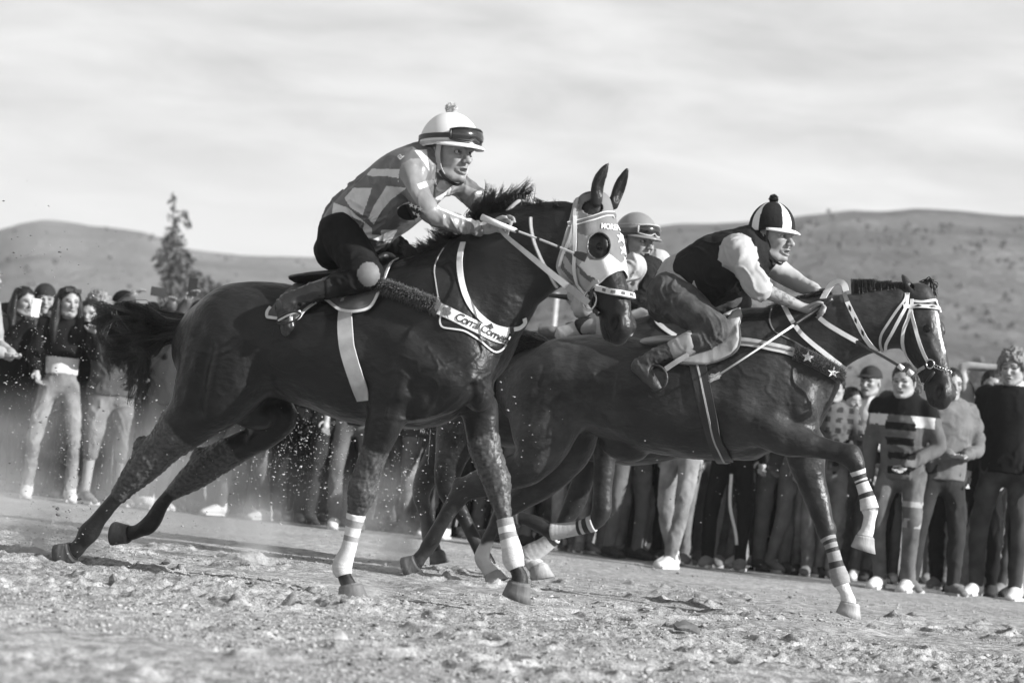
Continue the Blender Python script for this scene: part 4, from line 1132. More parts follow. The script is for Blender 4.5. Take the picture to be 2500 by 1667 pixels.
    V2, F2 = text2d('MORENA', zB(838, 560), nrm((1.0, .12)) * .74, nrm((.05, -1.0)), 60 / zB.k, 0, .006, .92); h.print_on('lettering', V2, F2, M_print, hd, .004, hb)
    # ---- bridle over the hood
    b = empty('bridle', (0, 0, 0), 0, o)
    S('cheek_strap', [(640, 470), (644, 620), (640, 760), (638, 870), (662, 965), (700, 1020), (735, 1062)], 27, M_white, b, off=.010)
    S('crown_strap', [(668, 330), (640, 420), (628, 520), (600, 640), (545, 760), (520, 850)], 22, M_lgrey, b, off=.008)
    S('jaw_strap', [(540, 930), (600, 985), (660, 1040), (720, 1085), (760, 1095)], 34, M_lgrey, b, off=.010)
    S('jaw_strap', [(745, 1035), (785, 985), (828, 962)], 26, M_lgrey, b, off=.011)
    nb = S('noseband', [(805, 1008), (850, 1024), (930, 1046), (1010, 1066), (1070, 1078), (1118, 1072)], 46, M_white, b, off=.010, th=.012)
    for k, x in enumerate((880, 940, 1000, 1050, 1092)):
        y = np.interp(x, (805, 930, 1010, 1070, 1118), (1008, 1046, 1066, 1078, 1072)); dx = 13 if k < 3 else 9
        S('check', [(x - dx, y - 4), (x, y), (x + dx, y + 4)], 24, M_mgrey, nb, off=.0185, th=.002, n=3)
    # bit: rubber cheek, ring and buckle
    V, F = tube([h.hit(*zB(x, y), None, hb)[0] + np.array([0, -.02, 0]) for x, y in ((782, 1035), (775, 1100), (765, 1160), (757, 1235))], .008, 8); mk('bit_bar', V, F, M_black, b)
    th = np.linspace(0, 2 * math.pi, 25); c0 = h.hit(*zB(760, 1110), None, hb)[0] + np.array([0, -.012, 0])
    V, F = tube([c0 + .042 * (math.cos(a) * np.array([.75, -.2, 0]) + math.sin(a) * np.array([0, 0, 1])) for a in th], .0055, 6, cap=False); mk('bit_ring', V, F, M_steel, b)
    V, F = tube([h.hit(*zB(x, y), None, hb)[0] + np.array([0, -.014, 0]) for x, y in ((705, 1125), (770, 1170), (825, 1215))], .011, 8); mk('chin_strap', V, F, M_black, b)
    # ---- neck strap, yoke and breast collar
    S('neck_strap', [(302, 480), (306, 560), (330, 670), (380, 790), (430, 880), (480, 975), (500, 1000)], 26, M_lgrey, b, off=.006, bv=h.bvh)
    S('neck_strap_line', [(302, 480), (306, 560), (330, 670), (380, 790), (430, 880), (480, 975), (500, 1000)], 10, M_white, b, off=.009, bv=h.bvh, th=.003)
    bc = empty('breast_collar', h.fr.wor(fr.P(*zA(1200, 1200), -.2)), -fr.psi); tag(bc, 'white lettered breast collar with dark fleece pad across the front horse', 'breast collar')
    off_ = fr.loc(np.array(bc.location))
    def toC(ob):
        me = ob.data; n = len(me.vertices); a = np.zeros(n * 3, np.float32); me.vertices.foreach_get('co', a); a = a.reshape(-1, 3) - off_.astype(np.float32); me.vertices.foreach_set('co', a.ravel()); return ob
    hb2 = h.bvh
    toC(S('yoke', [(1192, 790), (1176, 850), (1172, 920), (1182, 1010), (1205, 1090), (1245, 1160), (1300, 1215), (1360, 1252), (1420, 1268), (1458, 1262)], 34, M_white, bc, zA, .006, hb2))
    toC(S('yoke', [(1450, 1262), (1490, 1252), (1520, 1225), (1518, 1200)], 24, M_white, bc, zA, .010, hb2, lat=.1))
    toC(S('yoke_keeper', [(1330, 1236), (1340, 1262)], 26, M_black, bc, zA, .012, hb2, n=3)); toC(S('yoke_keeper', [(1448, 1246), (1452, 1284)], 22, M_black, bc, zA, .012, hb2, n=3))
    band = toC(S('collar_band', [(1036, 1142), (1110, 1176), (1200, 1222), (1290, 1268), (1360, 1296), (1422, 1312)], 66, M_white, bc, zA, .010, hb2, th=.005))
    toC(S('collar_end', [(1036, 1138), (1062, 1152)], 66, M_mgrey, bc, zA, .017, hb2, th=.003, n=4))
    toC(S('cord', [(1085, 822), (1050, 880), (1032, 940), (1042, 1020), (1056, 1110)], 6, M_lgrey, bc, zA, .004, hb2))
    toC(S('panel_edge', [(1068, 1190), (1064, 1225), (1080, 1252), (1140, 1262), (1200, 1275), (1270, 1320), (1330, 1372), (1370, 1386), (1410, 1360), (1442, 1300)], 9, M_white, bc, zA, .006, hb2))
    pn = patch(h, 'panel', [zA(*p) for p in ((1070, 1195), (1068, 1225), (1085, 1250), (1140, 1258), (1200, 1270), (1270, 1315), (1330, 1366), (1368, 1380), (1405, 1352), (1436, 1300), (1360, 1296), (1200, 1222))], 14, M_black, bc, .003, .003); toC(pn)
    V2, F2 = text2d('Corral Corneta', zA(1138, 1212), nrm((1, .455)), nrm((.36, -1)), 62 / zA.k, .28, .006, .80, -.001); toC(h.print_on('lettering', V2, F2, M_ink, bc, .0165, hb2))
    cl = []
    for k in range(4):
        a = math.pi / 4 + k * math.pi / 2; cl.append(zA(1102 + 15 * math.cos(a), 1168 + 15 * math.sin(a)))
    Vs, Fs, n0 = [], [], 0
    for c_ in cl:
        Vs += [(c_[0] + 12 / zA.k * math.cos(t), c_[1] + 12 / zA.k * math.sin(t)) for t in np.linspace(0, 2 * math.pi, 9)[:-1]]; Fs.append(tuple(range(n0, n0 + 8))); n0 += 8
    Vs += [zA(1104, 1180), zA(1112, 1206), zA(1108, 1207), zA(1099, 1181)]; Fs.append((n0, n0 + 1, n0 + 2, n0 + 3))
    toC(h.print_on('clover', Vs, Fs, M_mgrey, bc, .0165, hb2))
    for k in range(3):
        V2 = [zA(1392 + 11 * k + q * 5, 1290 + 3 * k + q * 26 - (q == 1) * 4) for q in (0, 1)] + [zA(1398 + 11 * k + q * 5, 1291 + 3 * k + q * 26) for q in (1, 0)]
        toC(h.print_on('lettering', V2, [(0, 1, 2, 3)], M_ink, bc, .0165, hb2))
    # fleece pad: tube with short tufts
    P, N = h.lay([zA(*p) for p in ((690, 1040), (760, 1040), (860, 1068), (960, 1105), (1050, 1142))], 10, .014)
    V, F = tube(P, .031, 12, True, .62, side=(0, 0, 1)); st = []
    for i in range(2600):
        j = r_.integers(0, len(P) - 1); c_ = P[j] + (P[j + 1] - P[j]) * r_.random(); n_ = N[j] * r_.uniform(-.1, 1) + np.array([0, 0, 1]) * r_.normal() * .9; n_ = nrm(n_)
        b0 = c_ + n_ * .024; e0 = b0 + n_ * r_.uniform(.006, .017) + r_.normal(size=3) * .006 + np.array([.004, 0, -.006]); st.append([b0, e0])
    V3, F3 = strands(None, st, .0022, .0006, 2); V, F = join([(V, F), (V3, F3)]); toC(mk('fleece_pad', V, F, M_fleece, bc))
    # ---- saddle: cloth, girth, small racing seat
    sd = empty('saddle', fr.wor(fr.P(*zA(560, 1010), 0)), -fr.psi); tag(sd, 'racing saddle with white-edged grey cloth on the front horse', 'saddle'); off_ = fr.loc(np.array(sd.location))
    out_ = [(118, 1186), (172, 1208), (282, 1216), (318, 1178), (370, 1138), (430, 1112), (480, 1142), (522, 1166), (600, 1172), (688, 1150), (738, 1062), (770, 985), (826, 858), (770, 900), (700, 960), (560, 985), (420, 1000), (330, 1008), (262, 1030), (190, 1095)]
    toC(patch(h, 'saddle_cloth', [zA(*p) for p in out_], 11, M_cloth, sd, .008, .008))
    toC(S('cloth_edge', [(140, 1150), (118, 1186), (172, 1210), (282, 1220), (318, 1182), (370, 1142), (430, 1114), (480, 1144), (522, 1168), (600, 1174), (686, 1154), (738, 1064), (775, 975), (826, 862)], 17, M_white, sd, zA, .017, hb2, n=8))
    P, N = h.lay([zA(*p) for p in ((572, 1070), (552, 1160), (548, 1260), (556, 1350), (575, 1430), (605, 1520), (630, 1590), (650, 1650))], 10, .012)
    V, F = ribbon(P, N, 88 / zA.k * fr.mpp(P[0]), .006); toC(mk('girth', V, F, M_lgrey, sd, smooth=False))
    fs = Field(fr.P(*zA(560, 1010)) - np.array([.5, .35, .35]), fr.P(*zA(560, 1010)) + np.array([.5, .35, .35]), .009)
    rows = [(300, 1012, .02), (420, 1000, .022), (560, 990, .028), (690, 945, .03), (780, 890, .024)]
    Ps = np.array([fr.P(*zA(x, y)) + np.array([0, 0, .015]) for x, y, t in rows]); fs.chain(Ps, [.12, .15, .14, .11, .07], [r[2] for r in rows], (0, 1, 0), .02)
    V, F = fs.mesh(); toC(mk('seat', V, F, M_black, sd))
    P, N = h.lay([zA(*p) for p in ((540, 1065), (470, 1085), (380, 1110), (300, 1150), (250, 1180))], 6, .03)
    V, F = ribbon(P, N, .022, .004); toC(mk('stirrup_strap', V, F, M_black, sd, smooth=False))
    c0 = fr.P(*zA(235, 1200), -.36); th = np.linspace(0, 2 * math.pi, 25)
    V, F = tube([c0 + np.array([.070 * math.cos(a), -.03 * math.cos(a), .022 * math.sin(a) + .015 * math.cos(a)]) for a in th], .0045, 6, cap=False); toC(mk('stirrup_iron', V, F, M_black, sd))
tack1()
# ================================================================== JOCKEYS
M_jersey = mat('racing_silks_mid', 0.11, 0.5, 0.4, var=.12, vscale=20, bump=.35, bscale=30, bdist=.006, fold=.018, fscale=8)
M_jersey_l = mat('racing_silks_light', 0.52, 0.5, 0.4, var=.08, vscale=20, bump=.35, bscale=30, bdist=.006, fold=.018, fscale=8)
M_jersey_s = mat('racing_silks_sleeve', 0.18, 0.36, 0.6, var=.2, vscale=14, bump=.4, bscale=30, bdist=.006, fold=.030, fscale=9)
M_trous = mat('black_riding_jeans', 0.009, 0.8, 0.12, var=.3, vscale=26, bump=.4, bscale=60, bdist=.004)
M_denim = mat('blue_jeans_worn', 0.055, 0.8, 0.25, var=.45, vscale=18, bump=.4, bscale=70, bdist=.004, fold=.013, fscale=11)
M_knee = mat('shaded_knee_skin', 0.13, 0.6, 0.3, var=.15, vscale=30)  # skin colour darkened to stand in for weaker sun on the knee
M_boot = mat('polished_black_boot', 0.012, 0.26, 0.6, var=.3, bump=.3, bscale=40, bdist=.005, fold=.02, fscale=11)
M_boot2 = mat('worn_brown_boot', 0.045, 0.5, 0.4, var=.5, vscale=22, bump=.4, bscale=60)
M_helm = mat('white_helmet_cloth', 0.62, 0.5, 0.35, var=.03)
M_vest = mat('black_safety_vest', 0.014, 0.8, 0.12, var=.3, bump=.3, bscale=60)
M_shirt = mat('white_shirt', 0.32, 0.75, 0.2, var=.06, vscale=16, bump=.3, bscale=40, bdist=.005, fold=.014, fscale=13)
M_lens = mat('smoked_lens', 0.01, 0.06, 0.7, var=0, coat=.5)
M_tape = mat('white_tape', 0.6, 0.55, 0.3, var=.1, bump=.3, bscale=200)
M_helm_g = mat('grey_helmet_shell', 0.17, 0.35, 0.45, var=.05)

class Rider:
    def __init__(s, fr, centre_px, size, vox):
        s.fr = fr; c = fr.P(centre_px[0], centre_px[1], 0); s.lo = c - np.array([size[0], size[1], size[2]]); s.hi = c + np.array(size); s.vox = vox; s.root = None
    def field(s, vox=None): return Field(s.lo, s.hi, vox or s.vox)
    def sections(s, fd, z, rows, k=.04, grow=0.0, n=6):
        P, ru, rv = [], [], []
        for b, f, hw, lat in rows:
            a, c = s.fr.P(*z(*b), lat), s.fr.P(*z(*f), lat); P.append((a + c) / 2); rv.append(np.linalg.norm(a - c) / 2 + grow); ru.append(hw + grow)
        fd.chain(P, ru, rv, (0, 1, 0), k, n=n)
    def limb(s, fd, z, rows, k=.03, grow=0.0, flat=1.0, n=6):
        P, R = s.fr.rows(z.L(rows)); fd.chain(P, (R + grow) * flat, R + grow, (0, 1, 0), k, n=n); return P, R
    def px(s, V): return s.fr.px(V)
    def part(s, name, fd, mats, wr=None, paint=None, iso=0.0, keep=None):
        V, F = fd.mesh(iso)
        if wr:
            W = wrinkle(V, F, *wr)
            if keep is not None: W[in_poly(s.fr.px(V), keep)] = V[in_poly(s.fr.px(V), keep)]
            V = W
        mi = None
        if paint:
            uv = s.fr.px(V)[F].mean(1); mi = np.zeros(len(F), int)
            for poly, k in paint: mi[in_poly(uv, poly)] = k
        o = mk(name, V, F, mats, s.root, mi=mi); return o

def helmet(H, root, material, fd_vox=.0045, r=(.136, .113, .132), cz=.035, cut=.028, brim=True, brim_mat=None, paint=None, mats=None):
    fd = Field(H.at(0, 0, 0) - .26, H.at(0, 0, 0) + .26, fd_vox)
    fd.ell(H.at(-.008, 0, cz), np.array(r) * H.k, H.axes, 0)
    n = nrm(-H.z + .06 * H.x); fd.halfspace(H.at(0, 0, cut - .006), n)
    fd.ell(H.at(-.008, 0, cz), np.array(r) * H.k * .93, H.axes, .004, True)
    V, F = fd.mesh(); mi = None
    if paint is not None:
        q = H.loc(V[F].mean(1)); mi = paint(q)
    o = mk('helmet', V, F, mats or material, root, mi=mi)
    if brim:
        rows, M_ = [], []
        th = np.linspace(-1.25, 1.25, 19); V, F = [], []
        for j, (k0, dz) in enumerate(((.93, .0), (1.06, -.004), (1.22, -.014), (1.30, -.021))):
            for a in th:
                e = 1 + (k0 - 1) * max(0, math.cos(a * 1.15)) ** .8 if k0 > 1 else k0
                V.append(H.at(-.008 + r[0] * e * math.cos(a), r[1] * (1 + (e - 1) * .35) * math.sin(a), cut + .004 + dz * max(0, math.cos(a)) ** .6))
        m = len(th)
        for j in range(3):
            for i in range(m - 1): F.append((j * m + i, j * m + i + 1, (j + 1) * m + i + 1, (j + 1) * m + i))
        b = mk('visor', V, F, brim_mat or material, o); sm = b.modifiers.new('thickness', 'SOLIDIFY'); sm.thickness = .007; sm.offset = 0
    return o
def band(H, root, name, material, r, cz, z0, w_, a0, a1, off=.003, thick=.004, tilt=0.0):
    P, N = [], []
    for a in np.linspace(a0, a1, 40):
        zz = z0 + tilt * math.cos(a); f = math.sqrt(max(.05, 1 - ((zz - cz) / r[2]) ** 2))
        P.append(H.at(-.008 + (r[0] * f + off) * math.cos(a), (r[1] * f + off) * math.sin(a), zz)); N.append(H.x * math.cos(a) + H.y * math.sin(a))
    V, F = ribbon(P, N, w_ * H.k, thick); return mk(name, V, F, material, root, smooth=False)
def goggles(H, root, r, cz, z0, lens=M_lens, strap=M_black, frame=M_black):
    g = band(H, root, 'goggle_strap', strap, r, cz, z0 - .004, .020, .5, 2 * math.pi - .5, .004, .004)
    V, F = [], []; m = 22; ths = np.linspace(-.80, .80, m)
    prof = (-1, -.55, 0, .55, 1)
    for a in ths:
        f = math.sqrt(max(.05, 1 - ((z0 - cz) / r[2]) ** 2))
        hh = .030 * (1 - .35 * abs(a / .8) ** 3); nose = .014 * math.exp(-(a / .13) ** 2)
        for t in prof:
            zz = z0 + t * hh + (nose if t == -1 else nose * .5 if t == -.55 else 0)
            bul = .020 * (1 - .6 * t * t) * (1 - .5 * abs(a / .8) ** 4)
            P = H.at(-.008 + (r[0] * f + .004 + bul) * math.cos(a), (r[1] * f + .004 + bul) * math.sin(a), zz); V.append(P)
    k = len(prof)
    for i in range(m - 1):
        for j in range(k - 1): F.append((i * k + j, (i + 1) * k + j, (i + 1) * k + j + 1, i * k + j + 1))
    L_ = mk('goggles', V, F, lens, root); sm = L_.modifiers.new('thickness', 'SOLIDIFY'); sm.thickness = .006; sm.offset = -1
    for j in (0, k - 1):
        e = [V[i * k + j] for i in range(m)]; v, f = tube(e, .0042, 6); mk('goggle_frame', v, f, frame, L_)
    e0 = [V[j] for j in range(k)]; v, f = tube(e0, .006, 6); mk('goggle_frame', v, f, frame, L_)
    return L_
def pompom(H, root, c, r, material, n=500, seed=1):
    r_ = np.random.default_rng(seed); C_ = H.at(*c); V, F = uvs(C_, r * .72, 14, 10); st = []
    for i in range(n):
        d = nrm(r_.normal(size=3)); st.append([C_ + d * r * .6, C_ + d * r * r_.uniform(.92, 1.08) + r_.normal(size=3) * r * .05])
    v, f = strands(None, st, .0022, .0012, 2); V, F = join([(V, F), (v, f)]); return mk('pompom', V, F, material, root)
def strap3(H, root, name, pts, w_, material, outward=True, thick=.003):
    P = cr([H.at(*p) for p in pts], 8); c = H.at(0, 0, -.02); N = P - c; N = N - np.outer(N @ H.z, H.z) * .6; N /= np.linalg.norm(N, axis=1, keepdims=True)
    V, F = ribbon(P, N, w_, thick); return mk(name, V, F, material, root, smooth=False)

def rider_hand(fd, fr, z, palm, fingers, thumb, r=.0092):
    P, R = fr.rows(z.L(palm)); fd.chain(P, R * .62, R, (0, 1, 0), .012)
    for f in fingers: finger(fd, [fr.P(*z(a, b), l) for a, b, l in f], r)
    finger(fd, [fr.P(*z(a, b), l) for a, b, l in thumb], r * 1.1)

# ------------------------------------------------------------------ rider of the front horse
def jockey1():
    fr = H1.fr; R = Rider(fr, zA(900, 700), (.95, .55, .85), .0068)
    hc = zM(560, 905); a = math.radians(46)
    ctr = fr.P(hc[0], hc[1], 0.0); fwd = fr.R @ np.array([math.cos(a), -math.sin(a), -.10]); up = fr.R @ nrm([-.04, 0, 1.0])
    H = HumanHead(ctr, fwd, up, 1.06)
    torso = [((418, 790), (600, 880), .145, 0), ((432, 690), (690, 800), .155, 0), ((500, 575), (770, 760), .15, 0), ((585, 490), (868, 700), .155, 0), ((690, 400), (960, 640), .17, 0), ((800, 325), (1035, 545), .175, 0), ((900, 300), (1090, 470), .12, 0), ((985, 325), (1090, 430), .075, 0)]
    armn = [(885, 415, 74, -.165), (930, 500, 70, -.20), (985, 590, 63, -.215), (1030, 640, 58, -.205), (1120, 672, 50, -.17), (1210, 700, 42, -.13), (1270, 712, 36, -.105)]
    armf = [(1085, 430, 66, .17), (1180, 490, 58, .20), (1262, 560, 50, .19), (1330, 610, 42, .14), (1395, 635, 36, .09)]
    thn = [(520, 740, 112, -.12), (580, 830, 108, -.16), (630, 910, 92, -.20), (668, 965, 74, -.225)]
    shn = [(668, 968, 72, -.225), (600, 995, 70, -.235), (520, 1015, 64, -.25), (450, 1040, 58, -.265)]
    bot = [(470, 1030, 62, -.26), (400, 1050, 60, -.275), (320, 1075, 52, -.29), (255, 1105, 48, -.30), (218, 1140, 48, -.305)]
    foot = [(215, 1120, 46, -.305), (222, 1180, 48, -.31), (226, 1240, 42, -.315), (222, 1285, 26, -.315)]
    thf = [(640, 760, 105, .12), (760, 815, 88, .17), (860, 860, 70, .215), (905, 890, 62, .22)]
    shf = [(905, 890, 58, .22), (820, 950, 56, .235), (700, 1000, 54, .25), (560, 1060, 48, .28), (440, 1130, 44, .30), (420, 1220, 36, .30)]
    # body
    fd = R.field(.0075)
    R.sections(fd, zA, torso, grow=-.02)
    for rows in (armn, armf, thn, shn, thf, shf, bot): R.limb(fd, zA, rows, grow=-.012)
    fd.chain([fr.P(*zA(1000, 385)), H.at(-.02, 0, -.06)], [.062, .056], [.062, .056], (0, 1, 0), .03)
    rider_hand(fd, fr, zA, [(1262, 712, 30, -.105), (1320, 708, 40, -.095), (1365, 700, 42, -.085)],
        [[(1385, 672, -.10), (1430, 648, -.11), (1462, 655, -.125), (1470, 678, -.125)], [(1392, 686, -.10), (1430, 672, -.12), (1452, 682, -.135), (1442, 704, -.135)],
         [(1388, 704, -.09), (1425, 705, -.12), (1440, 720, -.13), (1425, 734, -.12)], [(1375, 722, -.09), (1410, 732, -.11), (1432, 742, -.115), (1418, 752, -.10)]],
        [(1330, 690, -.12), (1365, 668, -.135), (1400, 650, -.14), (1425, 652, -.14)])
    rider_hand(fd, fr, zA, [(1390, 635, 30, .09), (1430, 640, 36, .06), (1460, 650, 34, .04)],
        [[(1450, 620, .02), (1480, 625, .0), (1490, 645, .0)], [(1450, 640, .01), (1478, 650, -.01), (1480, 668, -.01)], [(1445, 655, .01), (1468, 668, -.01), (1468, 684, 0)], [(1438, 668, .02), (1458, 682, 0), (1454, 695, 0)]], [(1420, 625, .03), (1448, 608, .01), (1470, 610, 0)])
    V1, F1 = fd.mesh()
    fh = Field(H.at(0, 0, -.02) - .2, H.at(0, 0, -.02) + .2, .0036); human_head(fh, H, .25, jaw=.98); fh.chain([fr.P(*zA(1000, 385)), H.at(-.02, 0, -.06)], [.062, .056], [.062, .056], (0, 1, 0), .03)
    fh.halfspace(H.at(-.03, 0, -.125), nrm(-H.z - .3 * H.x))
    V2, F2 = fh.mesh(); V, F = join([(V1, F1), (V2, F2)]); dm, lm = head_marks(V, H, .25, .25); dm[:len(V1)] = 0; lm[:len(V1)] = 0
    o = mk('person', V, F, M_skin, attrs={'dark_mark': dm, 'lip_mark': lm}); o.location = fr.O; o.rotation_euler = (0, 0, -fr.psi); R.root = o
    tag(o, 'jockey in striped silks and white pompom helmet riding the hooded front horse', 'person')
    eyeballs(H, o)
    # silks
    c0 = fr.P(*zA(900, 540), 0); fd = Field(c0 - np.array([.60, .36, .48]), c0 + np.array([.60, .36, .40]), .0046)
    R.sections(fd, zA, [((455, 650), (700, 775), .165, 0)] + torso[2:], grow=.004)
    R.limb(fd, zA, armn, .045, .004); R.limb(fd, zA, armf, .045, .004)
    fd.ell(fr.P(*zA(905, 405), -.14), (.085, .07, .085), None, .05); fd.ell(fr.P(*zA(1060, 420), .14), (.085, .07, .085), None, .05)
    fd.chain([fr.P(*zA(1000, 385)), H.at(-.02, 0, -.085)], [.066, .056], [.066, .056], (0, 1, 0), .03)
    Z = lambda *p: [zA(*q) for q in p]
    paint = [(Z((600, 300), (1400, 200), (1500, 900), (900, 760), (830, 430)), 0),
             (Z((690, 385), (845, 390), (835, 460), (660, 420)), 1), (Z((640, 430), (760, 425), (845, 440), (830, 455), (720, 480), (600, 492)), 0),
             (Z((590, 490), (690, 492), (640, 640), (570, 595), (540, 545)), 1), (Z((770, 480), (880, 490), (790, 560), (740, 620), (700, 690), (670, 660), (700, 590)), 1),
             (Z((480, 570), (560, 600), (700, 720), (830, 720), (790, 790), (600, 760), (470, 640)), 1), (Z((560, 640), (650, 680), (640, 720), (600, 700)), 0), (Z((690, 700), (740, 700), (740, 750), (690, 745)), 0),
             (Z((835, 420), (850, 360), (905, 330), (990, 330), (1000, 400), (980, 450), (1130, 440), (1300, 520), (1500, 620), (1290, 760), (1020, 690), (920, 560)), 2),
             (Z((1035, 500), (1060, 450), (1105, 455), (1125, 500), (1100, 560), (1040, 555)), 1), (Z((935, 470), (985, 455), (1000, 480), (950, 500)), 1), (Z((1052, 578), (1130, 592), (1190, 628), (1240, 655), (1228, 674), (1150, 645), (1045, 602)), 1), (Z((1238, 660), (1266, 668), (1252, 745), (1226, 742)), 0),  # forearm strip: white pattern with the upper edge's sunlit sheen put into colour
             (Z((920, 285), (990, 280), (1005, 400), (975, 350)), 1)]
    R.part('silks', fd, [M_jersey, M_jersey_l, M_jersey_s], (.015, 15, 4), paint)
    # black crest print on the side
    bv = BVHTree.FromPolygons(*[q.tolist() for q in fd.mesh(.010)])
    th = np.linspace(0, 2 * math.pi, 30)[:-1]
    def deco(V2, F2, m, name, off):
        Vp = [np.array(bv.ray_cast(Vector(fr.c), Vector(fr.dir(u, v)))[0] or bv.find_nearest(Vector(fr.P(u, v, -.2)))[0]) for u, v in V2]; N = [nrm(fr.c - p) for p in Vp]
        mk(name, np.array(Vp) + np.array(N) * off, F2, m, o, smooth=False)
    V2, F2 = fill2d([zA(892 + 64 * math.cos(t) , 622 + 46 * math.sin(t)) for t in th], 9); deco(V2, F2, M_ink, 'crest', .001)
    V2, F2 = text2d('EL', zA(842, 338), nrm((.75, -.66)), nrm((-.66, -.75)), 34 / zA.k, 0, .02); deco(V2, F2, M_jersey_l, 'lettering', .002)
    for k in range(5):
        c_ = zA(905 + 12 * k, 585 + (k % 2) * 40 + 5 * k); V2, F2 = star2d(c_, 7, k); deco(V2, F2, M_jersey_l, 'crest_mark', .003)
    # jeans, boots, bare knee
    fd = R.field()
    R.sections(fd, zA, torso[:2], .05, .006); R.limb(fd, zA, thn, .045, .004); R.limb(fd, zA, shn, .03, .003); R.limb(fd, zA, thf, .045, .004); R.limb(fd, zA, shf[:4], .03, .003)
    fd.halfspace(fr.P(*zA(560, 660)), nrm([-.35, 0, 1.0]))
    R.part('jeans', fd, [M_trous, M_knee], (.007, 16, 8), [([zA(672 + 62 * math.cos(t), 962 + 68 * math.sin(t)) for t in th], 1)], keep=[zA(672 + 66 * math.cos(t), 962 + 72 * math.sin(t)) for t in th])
    fd = R.field(); R.limb(fd, zA, bot, .02); R.limb(fd, zA, foot, .03, flat=.8)
    R.part('boot', fd, [M_boot], (.006, 22, 3))
    fd = R.field(); R.limb(fd, zA, shf[3:], .02, .002); R.part('boot', fd, [M_boot], (.006, 22, 3))
    P, _ = fr.rows(zA.L([(178, 1215, 5, -.35), (235, 1185, 5, -.36), (300, 1163, 5, -.35)])); V, F = tube(cr(P, 5), .0045, 6); mk('boot_piping', V, F, M_white, o)
    # helmet
    r, cz = (.136, .113, .136), .038
    he = helmet(H, o, M_helm, r=r, cz=cz, cut=.030)
    goggles(H, he, r, cz, .066); pompom(H, he, (-.008, 0, cz + r[2] + .016), .027, M_tape)
    band(H, he, 'seam', M_lgrey, (.137, .114, .137), cz, .036, .012, 0, 6.283, .001, .003)
    for s in (-1, 1):
        strap3(H, he, 'chin_strap', [(.028, .088 * s, .03), (.020, .084 * s, -.02), (.022, .074 * s, -.065), (.030, .060 * s, -.095)], .024, M_lgrey)
        strap3(H, he, 'chin_strap', [(-.085, .074 * s, .03), (-.06, .080 * s, -.03), (-.015, .078 * s, -.072), (.020, .072 * s, -.080)], .016, M_helm)
    strap3(H, he, 'chin_buckle', [(.026, -.074, -.078), (.040, -.052, -.108), (.050, 0, -.128), (.040, .052, -.108), (.026, .074, -.078)], .014, M_black)
    # whip
    P = [fr.P(*zA(1290, 650), -.16), fr.P(*zA(1380, 688), -.155), fr.P(*zA(1478, 724), -.16)]
    wh = empty('whip', fr.wor(P[1]), -fr.psi); tag(wh, 'white-handled banded whip held by the jockey of the front horse', 'whip'); off = P[1]
    V, F = tube(np.array(P) - off, [.0145, .0125, .010], 10); mk('handle', V, F, M_tape, wh)
    Q = [fr.P(*zB(*p), l) for p, l in (((165, 566), -.16), ((350, 634), -.20), ((510, 697), -.26), ((640, 752), -.33))]
    Qs = cr(Q, 8); V, F = tube(Qs - off, .0046, 8); mk('shaft', V, F, M_tape, wh)
    for i in (1, 8, 16): V, F = tube(Qs[i:i + 2] - off, .0058, 8); mk('ring', V, F, M_black, wh)
    a_, b_ = fr.P(*zB(635, 750), -.33), fr.P(*zB(725, 783), -.36); V, F = ribbon([a_ - off, (a_ + b_) / 2 - off, b_ - off], [(0, -1, .1)] * 3, [.02, .034, .037], .005); mk('flap', V, F, M_black, wh, smooth=False)
    # reins of the front horse
    rn = empty('reins', fr.wor(P[2]), -fr.psi); tag(rn, 'pale reins from the bit of the hooded horse to its jockey', 'reins'); off = P[2]
    Q = np.array([fr.P(*zB(*p), l) for p, l in (((60, 560), -.115), ((110, 615), -.13), ((235, 720), -.17), ((400, 855), -.20), ((585, 1005), -.21))]); Qs = cr(Q, 6)
    V, F = ribbon(Qs - off, [np.array([-.3, -1, .4])] * len(Qs), np.linspace(.013, .028, len(Qs)), .004); mk('rein', V, F, M_lgrey, rn, smooth=False)
    Q = np.array([fr.P(*zB(*p), l) for p, l in (((580, 1000), -.212), ((650, 1060), -.21), ((740, 1130), -.20))]); V, F = ribbon(Q - off, [np.array([-.3, -1, .4])] * 3, .030, .005); mk('rein_end', V, F, M_mgrey, rn, smooth=False)
    Q = np.array([fr.P(*zB(*p), l) for p, l in (((110, 440), -.03), ((150, 395), -.03), ((200, 355), -.02), ((250, 345), .0))]); V, F = tube(cr(Q, 6) - off, .009, 8); mk('rein_loop', V, F, M_lgrey, rn)
jockey1()

